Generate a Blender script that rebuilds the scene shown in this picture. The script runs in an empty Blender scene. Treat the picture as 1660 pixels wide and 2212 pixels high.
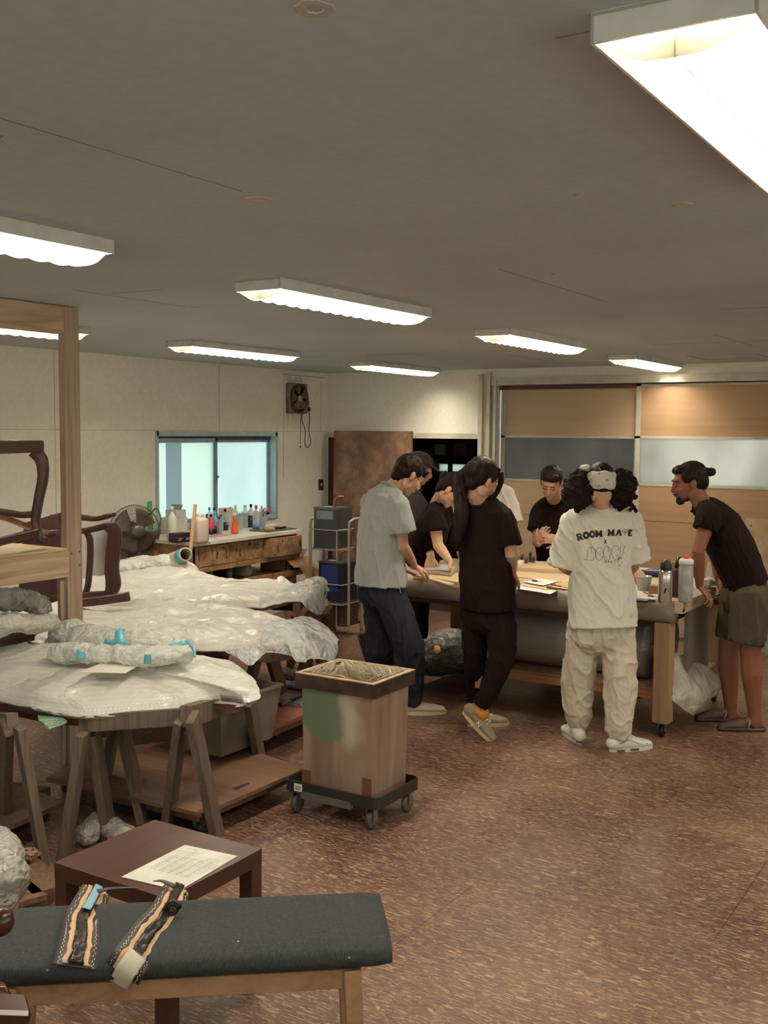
import bpy, bmesh, math, random
from mathutils import Vector, Matrix, noise
from mathutils.bvhtree import BVHTree
random.seed(7)
C = bpy.context.scene
COL = C.collection
V = Vector

# ------------------------------------------------------------------ camera
cam_d = bpy.data.cameras.new('camera'); cam = bpy.data.objects.new('camera', cam_d); COL.objects.link(cam)
R_ = [[0.847778, -0.046545, 0.528306], [0.530297, 0.06006, -0.845682], [0.007632, 0.997109, 0.0756]]
m = Matrix(R_).to_4x4(); m.translation = V((0, 0, 1.75)); cam.matrix_world = m
cam_d.sensor_fit = 'HORIZONTAL'; cam_d.sensor_width = 36.0; cam_d.lens = 36.0 * 2300 / 1660
cam_d.clip_start = 0.05; cam_d.clip_end = 60
C.camera = cam
FW = V((-0.53, 0.848, 0.0)); RT = V((0.848, 0.53, 0.0)); UP = V((0, 0, 1))

# ------------------------------------------------------------------ world, exposure
w = bpy.data.worlds.new('daylight'); C.world = w; w.use_nodes = True
bg = w.node_tree.nodes['Background']; bg.inputs[0].default_value = (0.80, 0.95, 1.0, 1); bg.inputs[1].default_value = 1.7
TUBE = 75.0
C.view_settings.view_transform = 'Standard'; C.view_settings.look = 'None'
C.view_settings.exposure = 0.85; C.view_settings.gamma = 1.0; C.view_settings.use_curve_mapping = False
C.cycles.use_denoising = True; C.cycles.use_adaptive_sampling = True; C.cycles.adaptive_threshold = .03
C.cycles.max_bounces = 9; C.cycles.diffuse_bounces = 4; C.cycles.glossy_bounces = 3
C.cycles.transmission_bounces = 4; C.cycles.transparent_max_bounces = 12
C.cycles.sample_clamp_indirect = 4.0; C.cycles.caustics_reflective = False; C.cycles.caustics_refractive = False

CEIL = 2.33; WX = -6.25; WY = 8.9; RX = 3.2; RY = -2.6

# ------------------------------------------------------------------ materials
def S(r, g, b):
    f = lambda c: (c/255/12.92) if c/255 <= .04045 else ((c/255+.055)/1.055)**2.4
    return (f(r), f(g), f(b), 1)
MATS = {}
def newmat(name):
    mt = bpy.data.materials.new(name); mt.use_nodes = True
    nt = mt.node_tree; b = nt.nodes['Principled BSDF']; return mt, nt, b
def N(nt, t, **kw):
    n = nt.nodes.new(t)
    for k, v in kw.items():
        if k in n.inputs: n.inputs[k].default_value = v
        else: setattr(n, k, v)
    return n
def coords(nt, scale=(1, 1, 1), rot=(0, 0, 0), kind='Object'):
    tc = nt.nodes.new('ShaderNodeTexCoord'); mp = nt.nodes.new('ShaderNodeMapping')
    mp.inputs['Scale'].default_value = scale; mp.inputs['Rotation'].default_value = rot
    nt.links.new(tc.outputs[kind], mp.inputs['Vector']); return mp.outputs['Vector']
def ramp(nt, fac, stops):
    r = nt.nodes.new('ShaderNodeValToRGB'); e = r.color_ramp.elements
    e[0].position, e[0].color = stops[0]; e[1].position, e[1].color = stops[-1]
    for p, c in stops[1:-1]:
        q = e.new(p); q.color = c
    nt.links.new(fac, r.inputs['Fac']); return r.outputs['Color']
def mixc(nt, fac, a, b, mode='MIX'):
    mx = nt.nodes.new('ShaderNodeMix'); mx.data_type = 'RGBA'; mx.blend_type = mode
    if isinstance(fac, (int, float)): mx.inputs[0].default_value = fac
    else: nt.links.new(fac, mx.inputs[0])
    for i, c in ((6, a), (7, b)):
        if isinstance(c, tuple): mx.inputs[i].default_value = c
        else: nt.links.new(c, mx.inputs[i])
    return mx.outputs[2]
def bumpn(nt, b, hgt, strength=.3, dist=.01):
    bp = N(nt, 'ShaderNodeBump', Strength=strength, Distance=dist); nt.links.new(hgt, bp.inputs['Height'])
    nt.links.new(bp.outputs['Normal'], b.inputs['Normal'])
def plain(name, col, rough=.6, metal=0, var=.06, nscale=12, bump=.0, bscale=80, spec=.5, kind='Object'):
    """one-colour surface with a little mottling"""
    if name in MATS: return MATS[name]
    mt, nt, b = newmat(name)
    v = coords(nt, kind=kind)
    n = N(nt, 'ShaderNodeTexNoise', Scale=nscale, Detail=4.0); nt.links.new(v, n.inputs['Vector'])
    lo = tuple(max(0, c*(1-var*2.2)) for c in col[:3])+(1,); hi = tuple(min(1, c*(1+var*1.5)) for c in col[:3])+(1,)
    nt.links.new(ramp(nt, n.outputs['Fac'], [(.3, lo), (.7, hi)]), b.inputs['Base Color'])
    b.inputs['Roughness'].default_value = rough; b.inputs['Metallic'].default_value = metal
    b.inputs['Specular IOR Level'].default_value = spec
    if bump:
        n2 = N(nt, 'ShaderNodeTexNoise', Scale=bscale, Detail=3.0); nt.links.new(v, n2.inputs['Vector'])
        bumpn(nt, b, n2.outputs['Fac'], bump, .004)
    MATS[name] = mt; return mt
def wood(name, light, dark, axis='z', scale=1.0, rough=.6, knots=True, spec=.3, bump=.15):
    """grain running along one axis, growth rings from stretched noise"""
    if name in MATS: return MATS[name]
    mt, nt, b = newmat(name)
    s = {'x': (.5, 9, 9), 'y': (9, .5, 9), 'z': (9, 9, .5)}[axis]
    v = coords(nt, tuple(k*scale for k in s))
    n = N(nt, 'ShaderNodeTexNoise', Scale=1.4, Detail=3.0, Distortion=.6); nt.links.new(v, n.inputs['Vector'])
    ml = N(nt, 'ShaderNodeMath', operation='MULTIPLY'); ml.inputs[1].default_value = 9.0; nt.links.new(n.outputs['Fac'], ml.inputs[0])
    fr = N(nt, 'ShaderNodeMath', operation='PINGPONG'); fr.inputs[1].default_value = 1.0; nt.links.new(ml.outputs[0], fr.inputs[0])
    c1 = ramp(nt, fr.outputs[0], [(0.0, dark), (.35, tuple((x+y)/2 for x, y in zip(light, dark))), (1.0, light)])
    fine = N(nt, 'ShaderNodeTexNoise', Scale=9.0, Detail=5.0); nt.links.new(v, fine.inputs['Vector'])
    c2 = mixc(nt, .35, c1, ramp(nt, fine.outputs['Fac'], [(.3, dark), (.7, light)]))
    if knots:
        kv = coords(nt, {'x': (1.6, 5, 5), 'y': (5, 1.6, 5), 'z': (5, 5, 1.6)}[axis])
        vo = N(nt, 'ShaderNodeTexVoronoi', Scale=1.0); nt.links.new(kv, vo.inputs['Vector'])
        kc = ramp(nt, vo.outputs['Distance'], [(.05, (0, 0, 0, 1)), (.12, (1, 1, 1, 1))])
        sp = N(nt, 'ShaderNodeSeparateColor'); nt.links.new(kc, sp.inputs[0])
        c2 = mixc(nt, sp.outputs[0], tuple(k*.35 for k in dark[:3])+(1,), c2)
    nt.links.new(c2, b.inputs['Base Color']); b.inputs['Roughness'].default_value = rough
    b.inputs['Specular IOR Level'].default_value = spec
    bumpn(nt, b, fine.outputs['Fac'], bump, .003)
    MATS[name] = mt; return mt
def fabric(name, col, col2=None, rough=.9, weave=900, bump=.25, stretch=(1, 1, 1), amt=.5):
    if name in MATS: return MATS[name]
    mt, nt, b = newmat(name)
    col2 = col2 or tuple(c*.75 for c in col[:3])+(1,)
    v = coords(nt, stretch)
    n = N(nt, 'ShaderNodeTexNoise', Scale=weave*.12, Detail=4.0); nt.links.new(v, n.inputs['Vector'])
    n2 = N(nt, 'ShaderNodeTexNoise', Scale=5.0, Detail=3.0); nt.links.new(coords(nt), n2.inputs['Vector'])
    c = mixc(nt, n.outputs['Fac'], col, col2)
    c = mixc(nt, amt*.4, c, ramp(nt, n2.outputs['Fac'], [(.3, col2), (.7, col)]))
    nt.links.new(c, b.inputs['Base Color']); b.inputs['Roughness'].default_value = rough
    b.inputs['Specular IOR Level'].default_value = .15
    bumpn(nt, b, n.outputs['Fac'], bump, .002)
    MATS[name] = mt; return mt
def film(name, col, alpha=.75, rough=.22, wr=7.0, wstr=.9, dots=0, tint=None):
    """crumpled polythene: part see-through, part milky, shiny, with creases; dots adds the bubbles"""
    if name in MATS: return MATS[name]
    mt, nt, b = newmat(name); out = nt.nodes['Material Output']
    v = coords(nt)
    wn = N(nt, 'ShaderNodeTexNoise', Scale=wr*.6, Detail=2.0); nt.links.new(v, wn.inputs['Vector'])
    av = N(nt, 'ShaderNodeVectorMath', operation='MULTIPLY_ADD'); nt.links.new(wn.outputs['Color'], av.inputs[0])
    av.inputs[1].default_value = (.35, .35, .35); nt.links.new(v, av.inputs[2])
    n = N(nt, 'ShaderNodeTexNoise', Scale=wr, Detail=4.0, Roughness=.55, Distortion=.25); nt.links.new(av.outputs[0], n.inputs['Vector'])
    sb = N(nt, 'ShaderNodeMath', operation='SUBTRACT'); nt.links.new(n.outputs['Fac'], sb.inputs[0]); sb.inputs[1].default_value = .5
    ab = N(nt, 'ShaderNodeMath', operation='ABSOLUTE'); nt.links.new(sb.outputs[0], ab.inputs[0])
    pw = N(nt, 'ShaderNodeMath', operation='POWER'); nt.links.new(ab.outputs[0], pw.inputs[0]); pw.inputs[1].default_value = .6
    hgt = pw.outputs[0]
    bp = N(nt, 'ShaderNodeBump', Strength=wstr, Distance=.05); nt.links.new(hgt, bp.inputs['Height'])
    nrm = bp.outputs['Normal']
    fac = ramp(nt, hgt, [(.05, (1, 1, 1, 1)), (.4, (alpha, alpha, alpha, 1))])
    colr = mixc(nt, .5, col, ramp(nt, n.outputs['Fac'], [(.3, tuple(c*.8 for c in col[:3])+(1,)), (.65, col)]))
    if dots:
        vo = N(nt, 'ShaderNodeTexVoronoi', Scale=dots, Randomness=.12); nt.links.new(v, vo.inputs['Vector'])
        b2 = N(nt, 'ShaderNodeBump', Strength=.55, Distance=.004, invert=True); nt.links.new(vo.outputs['Distance'], b2.inputs['Height'])
        nt.links.new(nrm, b2.inputs['Normal']); nrm = b2.outputs['Normal']
        dk = ramp(nt, vo.outputs['Distance'], [(.25, (1, 1, 1, 1)), (.75, (.86, .86, .85, 1))])
        colr = mixc(nt, 1.0, colr, dk, 'MULTIPLY')
    nt.links.new(nrm, b.inputs['Normal']); nt.links.new(colr, b.inputs['Base Color'])
    b.inputs['Roughness'].default_value = rough; b.inputs['Specular IOR Level'].default_value = .6
    b.inputs['Coat Weight'].default_value = .15; b.inputs['Coat Roughness'].default_value = .1
    tr = N(nt, 'ShaderNodeBsdfTransparent'); tr.inputs[0].default_value = tint or (.93, .95, .93, 1)
    tl = N(nt, 'ShaderNodeBsdfTranslucent'); nt.links.new(colr, tl.inputs[0])
    m1 = N(nt, 'ShaderNodeMixShader'); m1.inputs[0].default_value = .18; nt.links.new(b.outputs[0], m1.inputs[1]); nt.links.new(tl.outputs[0], m1.inputs[2])
    m2 = N(nt, 'ShaderNodeMixShader'); nt.links.new(fac, m2.inputs[0]); nt.links.new(tr.outputs[0], m2.inputs[1]); nt.links.new(m1.outputs[0], m2.inputs[2])
    nt.links.new(m2.outputs[0], out.inputs['Surface'])
    MATS[name] = mt; return mt
def emis(name, col, st):
    mt, nt, b = newmat(name); b.inputs['Base Color'].default_value = col
    b.inputs['Emission Color'].default_value = col; b.inputs['Emission Strength'].default_value = st; return mt
def frosted(name, col, gloss=.12, streaks=.2, bands=None):
    """wired/frosted pane: daylight outside scatters through it"""
    mt, nt, b = newmat(name); out = nt.nodes['Material Output']
    v = coords(nt, (1, 1, .5))
    n = N(nt, 'ShaderNodeTexNoise', Scale=1.8, Detail=4.0); nt.links.new(v, n.inputs['Vector'])
    c = ramp(nt, n.outputs['Fac'], [(.35, tuple(k*(1-streaks) for k in col[:3])+(1,)), (.65, col)])
    tl = N(nt, 'ShaderNodeBsdfTranslucent'); nt.links.new(c, tl.inputs[0])
    gl = N(nt, 'ShaderNodeBsdfGlossy', Roughness=.25); gl.inputs[0].default_value = (.8, .85, .85, 1)
    mx = N(nt, 'ShaderNodeMixShader'); mx.inputs[0].default_value = gloss
    nt.links.new(tl.outputs[0], mx.inputs[1]); nt.links.new(gl.outputs[0], mx.inputs[2]); nt.links.new(mx.outputs[0], out.inputs['Surface'])
    return mt
def glassy(name, col, alpha=.35, rough=.08):
    if name in MATS: return MATS[name]
    mt, nt, b = newmat(name); out = nt.nodes['Material Output']
    b.inputs['Base Color'].default_value = col; b.inputs['Roughness'].default_value = rough
    tr = N(nt, 'ShaderNodeBsdfTransparent'); tr.inputs[0].default_value = tuple(.5+.5*k for k in col[:3])+(1,)
    lw = N(nt, 'ShaderNodeLayerWeight', Blend=.35)
    rr = ramp(nt, lw.outputs['Facing'], [(.0, (alpha,)*3+(1,)), (1.0, (min(1, alpha+.5),)*3+(1,))])
    mx = N(nt, 'ShaderNodeMixShader'); nt.links.new(rr, mx.inputs[0]); nt.links.new(tr.outputs[0], mx.inputs[1]); nt.links.new(b.outputs[0], mx.inputs[2])
    nt.links.new(mx.outputs[0], out.inputs['Surface']); MATS[name] = mt; return mt

# ------------------------------------------------------------------ mesh building
class MB:
    def __init__(s): s.bm = bmesh.new()
    def box(s, lo, hi, rot=None, org=None, bev=0.0):
        lo = V(lo); hi = V(hi); c = (lo+hi)/2; d = hi-lo
        r = bmesh.ops.create_cube(s.bm, size=1.0); vs = r['verts']
        for v in vs:
            v.co = V((v.co.x*d.x, v.co.y*d.y, v.co.z*d.z))
        if bev:
            es = {e for v in vs for e in v.link_edges}
            q = bmesh.ops.bevel(s.bm, geom=list(es), offset=bev, segments=2, affect='EDGES', profile=.6)
            vs = list({v for f in q['faces'] for v in f.verts} | {v for v in vs if v.is_valid})
        for v in vs:
            p = v.co+c
            if rot is not None:
                o = V(org) if org is not None else c
                p = rot @ (p-o)+o
            v.co = p
        return s
    def beam(s, a, b, w, t, up=(0, 0, 1), bev=.0):
        """rectangular bar from a to b; w across, t along 'up'"""
        a = V(a); b = V(b); d = (b-a); L = d.length; d.normalize()
        u = V(up); side = d.cross(u)
        if side.length < 1e-4: side = d.cross(V((1, 0, 0)))
        side.normalize(); u2 = side.cross(d).normalized()
        r = bmesh.ops.create_cube(s.bm, size=1.0); vs = r['verts']
        for v in vs: v.co = V((v.co.x*w, v.co.y*L, v.co.z*t))
        if bev:
            es = {e for v in vs for e in v.link_edges}
            q = bmesh.ops.bevel(s.bm, geom=list(es), offset=bev, segments=1, affect='EDGES')
            vs = list({v for f in q['faces'] for v in f.verts} | {v for v in vs if v.is_valid})
        for v in vs: v.co = (a+b)/2+side*v.co.x+d*v.co.y+u2*v.co.z
        return s
    def rings(s, rings, closed=True, caps=True):
        rows = [[s.bm.verts.new(p) for p in r] for r in rings]
        for i in range(len(rows)-1):
            n = len(rows[i])
            for j in range(n if closed else n-1):
                k = (j+1) % n
                s.bm.faces.new((rows[i][j], rows[i][k], rows[i+1][k], rows[i+1][j]))
        if caps and closed:
            s.bm.faces.new(rows[0][::-1]); s.bm.faces.new(rows[-1])
        return s
    def tube(s, pts, r, seg=8, caps=True, flat=None, closed=False):
        """round tube along a path; r number or list"""
        pts = [V(p) for p in pts]; n = len(pts); rr = r if isinstance(r, (list, tuple)) else [r]*n
        rings = []; prev = None
        for i, p in enumerate(pts):
            a = pts[max(0, i-1)]; b = pts[min(n-1, i+1)]
            if closed: a = pts[(i-1) % n]; b = pts[(i+1) % n]
            t = (b-a).normalized()
            if prev is None:
                u = t.cross(V((0, 0, 1)))
                if u.length < .05: u = t.cross(V((1, 0, 0)))
                u.normalize()
            else:
                u = (prev-t*prev.dot(t)).normalized()
            prev = u; w_ = t.cross(u)
            k = flat or 1.0
            rings.append([p+u*math.cos(2*math.pi*j/seg)*rr[i]+w_*math.sin(2*math.pi*j/seg)*rr[i]*k for j in range(seg)])
        if closed: rings.append(rings[0]); caps = False
        return s.rings(rings, True, caps)
    def lathe(s, c, prof, seg=20, axis=(0, 0, 1), caps=True):
        """profile [(radius, height)...] turned about an axis at c"""
        c = V(c); ax = V(axis).normalized(); u = ax.orthogonal().normalized(); w_ = ax.cross(u)
        rings = [[c+ax*h_+(u*math.cos(2*math.pi*j/seg)+w_*math.sin(2*math.pi*j/seg))*max(r, 1e-4) for j in range(seg)] for r, h_ in prof]
        return s.rings(rings, True, caps)
    def prism(s, poly, d):
        """planar polygon pushed along vector d"""
        d = V(d); a = [s.bm.verts.new(V(p)) for p in poly]; b = [s.bm.verts.new(V(p)+d) for p in poly]
        n = len(a); s.bm.faces.new(a[::-1]); s.bm.faces.new(b)
        for i in range(n): s.bm.faces.new((a[i], a[(i+1) % n], b[(i+1) % n], b[i]))
        return s
    def grid(s, f, nu, nv):
        rows = [[s.bm.verts.new(f(i/nu, j/nv)) for j in range(nv+1)] for i in range(nu+1)]
        for i in range(nu):
            for j in range(nv): s.bm.faces.new((rows[i][j], rows[i+1][j], rows[i+1][j+1], rows[i][j+1]))
        return s
    def ball(s, c, r, sc=(1, 1, 1), seg=16, rot=None):
        q = bmesh.ops.create_uvsphere(s.bm, u_segments=seg, v_segments=max(6, seg*2//3), radius=1.0)
        for v in q['verts']:
            p = V((v.co.x*sc[0], v.co.y*sc[1], v.co.z*sc[2]))*r
            if rot is not None: p = rot @ p
            v.co = p+V(c)
        return s
    def mesh(s, name, off=None, smooth=False):
        bmesh.ops.recalc_face_normals(s.bm, faces=s.bm.faces)
        if off is not None:
            for v in s.bm.verts: v.co -= off
        me = bpy.data.meshes.new(name); s.bm.to_mesh(me); s.bm.free()
        if smooth: me.polygons.foreach_set('use_smooth', [True]*len(me.polygons))
        return me
def wloc(o):
    p = V((0, 0, 0))
    while o is not None: p += o.location; o = o.parent
    return p
def obj(name, mb, mat, parent=None, smooth=False, label=None, solid=0, off=True):
    """link one mesh object; geometry is given in world metres and moved under its parent"""
    if isinstance(mb, MB): me = mb.mesh(name, wloc(parent) if (parent and off) else None, smooth)
    else:
        me = mb
        if parent and off:
            d = wloc(parent)
            if d.length: me.transform(Matrix.Translation(-d))
        if smooth: me.polygons.foreach_set('use_smooth', [True]*len(me.polygons))
    me.materials.clear(); me.materials.append(mat)
    o = bpy.data.objects.new(name, me); COL.objects.link(o)
    if parent: o.parent = parent
    if label: o['label'] = label
    if solid:
        md = o.modifiers.new('thickness', 'SOLIDIFY'); md.thickness = solid; md.offset = 0
    return o
def tag(o, label, cat, group=None, kind=None):
    o['label'] = label; o['category'] = cat
    if group: o['group'] = group
    if kind: o['kind'] = kind
    return o
def thing(name, label, cat, loc=(0, 0, 0), group=None):
    o = bpy.data.objects.new(name, None); COL.objects.link(o); o.location = loc; o.empty_display_size = .05
    return tag(o, label, cat, group)
def struct(name, mb, mat, parent=None, smooth=False):
    o = obj(name, mb, mat, parent, smooth)
    if parent is None: o['kind'] = 'structure'
    return o
def dup(root, loc, label=None, group=None):
    r = root.copy(); COL.objects.link(r); r.location = loc
    if label: r['label'] = label
    if group: r['group'] = group
    for ch in list(root.children):
        c = ch.copy(); COL.objects.link(c); c.parent = r
        for g in list(ch.children):
            d = g.copy(); COL.objects.link(d); d.parent = c
    return r
def basis(x, y, z):
    return Matrix((x, y, z)).transposed()
def fuse(prims, voxel=.004, smooth=2, fn=None):
    """join overlapping closed shapes into one continuous skin"""
    mb = MB()
    for p in prims: p(mb)
    me = mb.mesh('tmp'); o = bpy.data.objects.new('tmp', me); COL.objects.link(o)
    r = o.modifiers.new('r', 'REMESH'); r.mode = 'VOXEL'; r.voxel_size = voxel
    if smooth:
        sm = o.modifiers.new('s', 'SMOOTH'); sm.iterations = smooth; sm.factor = .5
    dg = bpy.context.evaluated_depsgraph_get()
    out = bpy.data.meshes.new_from_object(o.evaluated_get(dg))
    bpy.data.objects.remove(o); bpy.data.meshes.remove(me)
    if fn:
        n = len(out.vertices); co = [0.0]*(3*n); no = [0.0]*(3*n)
        out.vertices.foreach_get('co', co); out.vertex_normals.foreach_get('vector', no)
        for i in range(0, 3*n, 3):
            p = V(co[i:i+3]); q = p+fn(p, V(no[i:i+3])); co[i:i+3] = q[:]
        out.vertices.foreach_set('co', co); out.update()
    out.polygons.foreach_set('use_smooth', [True]*len(out.polygons))
    return out
def loft(path, rad, side=(1, 0, 0), seg=20, round_ends=(True, True), power=2.0):
    """closed limb: elliptical rings along a path; rad = [(across, deep)...]"""
    path = [V(p) for p in path]; n = len(path); rings = []
    side = side if isinstance(side, list) else [side]*n
    def ring(p, t, sd, ra, rb):
        u = V(sd); u = (u-t*u.dot(t)).normalized(); w_ = t.cross(u)
        out = []
        for j in range(seg):
            an = 2*math.pi*j/seg; c, s_ = math.cos(an), math.sin(an)
            e = 2.0/power
            out.append(p+u*math.copysign(abs(c)**e, c)*ra+w_*math.copysign(abs(s_)**e, s_)*rb)
        return out
    T_ = [(path[min(n-1, i+1)]-path[max(0, i-1)]).normalized() for i in range(n)]
    R = [(r, r) if isinstance(r, (int, float)) else r for r in rad]
    if round_ends[0]:
        for k in (0.97, .8, .45):
            q = math.sqrt(1-k*k); rr = min(R[0]); rings.append(ring(path[0]-T_[0]*rr*k*.9, T_[0], side[0], R[0][0]*q, R[0][1]*q))
    for i in range(n): rings.append(ring(path[i], T_[i], side[i], *R[i]))
    if round_ends[1]:
        for k in (.45, .8, .97):
            q = math.sqrt(1-k*k); rr = min(R[-1]); rings.append(ring(path[-1]+T_[-1]*rr*k*.9, T_[-1], side[-1], R[-1][0]*q, R[-1][1]*q))
    return lambda mb: mb.rings(rings)
def blob(c, r, axes=None):
    """ellipsoid; r triple along axes (matrix columns)"""
    return lambda mb: mb.ball(c, 1.0, r, 20, axes)
def smooth_path(pts, n=4):
    """Catmull-Rom through points"""
    P = [V(p) for p in pts]; out = []
    for i in range(len(P)-1):
        a = P[max(0, i-1)]; b = P[i]; c = P[i+1]; d = P[min(len(P)-1, i+2)]
        for k in range(n):
            t = k/n
            out.append(.5*((2*b)+(c-a)*t+(2*a-5*b+4*c-d)*t*t+(3*b-a-3*c+d)*t**3))
    out.append(P[-1]); return out
def ridged(p, sc, seed=0.0):
    return 1-abs(noise.noise(V((p.x*sc+seed, p.y*sc-seed, p.z*sc+seed*.7)))*2)

# ================================================================== setting
def wall_mat(name, col, dirt=S(120, 112, 95), seam=None, seams_axis=None):
    mt, nt, b = newmat(name)
    v = coords(nt)
    n = N(nt, 'ShaderNodeTexNoise', Scale=.9, Detail=5.0); nt.links.new(v, n.inputs['Vector'])
    n2 = N(nt, 'ShaderNodeTexNoise', Scale=30.0, Detail=3.0); nt.links.new(v, n2.inputs['Vector'])
    c = mixc(nt, .12, col, ramp(nt, n.outputs['Fac'], [(.35, dirt), (.6, col)]))
    c = mixc(nt, .06, c, ramp(nt, n2.outputs['Fac'], [(.4, dirt), (.6, col)]))
    nt.links.new(c, b.inputs['Base Color']); b.inputs['Roughness'].default_value = .75
    b.inputs['Specular IOR Level'].default_value = .25
    bumpn(nt, b, n2.outputs['Fac'], .06, .004)
    return mt
M_wall = wall_mat('painted_wall', S(242, 238, 226))
M_wallb = wall_mat('painted_wall_back', S(240, 234, 220))
M_ceil = wall_mat('painted_ceiling', S(198, 208, 212))

def floor_mat():
    mt, nt, b = newmat('strand_board_floor')
    base = None
    n = N(nt, 'ShaderNodeTexNoise', Scale=1.2, Detail=6.0); nt.links.new(coords(nt), n.inputs['Vector'])
    cols = []
    for i, (ang, sx, sy) in enumerate(((.35, 30, 230), (1.55, 26, 210), (2.45, 34, 250), (.95, 20, 120))):
        vo = N(nt, 'ShaderNodeTexVoronoi', Scale=1.0, Randomness=1.0); nt.links.new(coords(nt, (sx, sy, 1), (0, 0, ang)), vo.inputs['Vector'])
        sp = N(nt, 'ShaderNodeSeparateColor'); nt.links.new(vo.outputs['Color'], sp.inputs[0])
        cols.append(ramp(nt, sp.outputs[0], [(0.0, S(62, 38, 31)), (.45, S(100, 70, 57)), (.8, S(134, 102, 82)), (1.0, S(206, 176, 144))]))
    m1 = N(nt, 'ShaderNodeTexNoise', Scale=15.0, Detail=4.0); nt.links.new(coords(nt), m1.inputs['Vector'])
    m2 = N(nt, 'ShaderNodeTexNoise', Scale=19.0, Detail=4.0); nt.links.new(coords(nt, rot=(0, 0, 1)), m2.inputs['Vector'])
    k1 = ramp(nt, m1.outputs['Fac'], [(.48, (0, 0, 0, 1)), (.52, (1, 1, 1, 1))]); k2 = ramp(nt, m2.outputs['Fac'], [(.48, (0, 0, 0, 1)), (.52, (1, 1, 1, 1))])
    c = mixc(nt, k1, cols[0], cols[1]); d = mixc(nt, k1, cols[2], cols[3]); c = mixc(nt, k2, c, d)
    # large worn and stained patches
    c = mixc(nt, .35, c, ramp(nt, n.outputs['Fac'], [(.36, S(72, 44, 38)), (.5, S(112, 80, 66)), (.66, S(160, 130, 108))]))
    # pale paint flecks
    sv = N(nt, 'ShaderNodeTexVoronoi', Scale=22.0); nt.links.new(coords(nt), sv.inputs['Vector'])
    fleck = ramp(nt, sv.outputs['Distance'], [(.035, (1, 1, 1, 1)), (.06, (0, 0, 0, 1))])
    nf = N(nt, 'ShaderNodeTexNoise', Scale=2.5); nt.links.new(coords(nt), nf.inputs['Vector'])
    gate = ramp(nt, nf.outputs['Fac'], [(.5, (0, 0, 0, 1)), (.6, (.8, .8, .8, 1))])
    fl = mixc(nt, 1.0, fleck, gate, 'MULTIPLY')
    c = mixc(nt, fl, c, S(196, 176, 150))
    # sheet joints
    br = N(nt, 'ShaderNodeTexBrick', Scale=1.0); br.offset = .5
    br.inputs['Mortar Size'].default_value = .003; br.inputs['Brick Width'].default_value = 1.82; br.inputs['Row Height'].default_value = .91
    br.inputs['Color1'].default_value = (1, 1, 1, 1); br.inputs['Color2'].default_value = (.9, .9, .9, 1); br.inputs['Mortar'].default_value = (.5, .45, .4, 1)
    nt.links.new(coords(nt, rot=(0, 0, .0)), br.inputs['Vector'])
    c = mixc(nt, 1.0, c, br.outputs['Color'], 'MULTIPLY')
    nt.links.new(c, b.inputs['Base Color'])
    rr = ramp(nt, n.outputs['Fac'], [(.3, (.34,)*3+(1,)), (.7, (.52,)*3+(1,))]); nt.links.new(rr, b.inputs['Roughness'])
    b.inputs['Specular IOR Level'].default_value = .5
    bumpn(nt, b, m1.outputs['Fac'], .15, .003)
    return mt
struct('floor', MB().box((WX-.2, RY, -.1), (RX, WY+.15, 0)), floor_mat())
struct('ceiling', MB().box((WX-.2, RY, CEIL), (RX, WY+.15, CEIL+.1)), M_ceil)
# left wall with its window opening
wy0, wy1, wz0, wz1 = 6.45, 8.06, .93, 1.725
struct('wall_left', MB().box((WX-.14, RY, 0), (WX, wy0, CEIL)).box((WX-.14, wy1, 0), (WX, WY+.15, CEIL))
       .box((WX-.14, wy0, 0), (WX, wy1, wz0)).box((WX-.14, wy0, wz1), (WX, wy1, CEIL)), M_wall)
# walls behind the camera, with unseen frosted windows added to light ceiling and floor
struct('wall_front', MB().box((WX, RY-.1, 0), (RX, RY, .7)).box((WX, RY-.1, 2.1), (RX, RY, CEIL)).box((WX, RY-.1, .7), (-5.2, RY, 2.1)).box((RX-.8, RY-.1, .7), (RX, RY, 2.1)), M_wall)
struct('wall_right', MB().box((RX, RY, 0), (RX+.1, WY+.15, .7)).box((RX, RY, 2.1), (RX+.1, WY+.15, CEIL)).box((RX, RY, .7), (RX+.1, -1.8, 2.1)).box((RX, 6.5, .7), (RX+.1, WY+.15, 2.1)), M_wall)
M_day = frosted('fill_daylight_pane', (.98, .90, .80, 1), .03, .03)
struct('fill_window_3', MB().box((-5.2, RY-.06, .7), (RX-.8, RY-.055, 2.1)), M_day)
struct('fill_window_4', MB().box((RX+.05, -1.8, .7), (RX+.055, 6.5, 2.1)), M_day)
# back wall: doorway, post, shutter opening
dx0, dx1, dz1 = -6.198, -4.519, 1.685
sx0, sz1 = -4.347, 2.222
struct('wall_back', MB().box((WX, WY, 0), (dx0, WY+.15, CEIL)).box((dx0, WY, dz1), (dx1, WY+.15, CEIL))
       .box((dx1, WY, 0), (sx0, WY+.15, CEIL)).box((sx0, WY, sz1), (RX, WY+.15, CEIL)), M_wallb)
M_trim = plain('cream_trim', S(196, 188, 170), .5)
M_dark = plain('dark_stained_timber', S(62, 34, 26), .6)
struct('trim_1', MB().box((WX+.01, WY-.02, dz1), (dx1+.02, WY, 1.735)), M_trim)          # door head
struct('trim_2', MB().box((dx1, WY-.035, 0), (dx1+.04, WY, 2.28)).box((sx0-.075, WY-.05, 0), (sx0-.045, WY, 2.30)), M_trim)
struct('trim_3', MB().box((WX, WY-.015, 0), (dx0, WY, .09)), M_dark)
struct('trim_4', MB().box((dx0-.03, WY-.01, 0), (dx0+.04, WY+.1, dz1)), plain('door_post_brown', S(60, 30, 22), .5))
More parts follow.
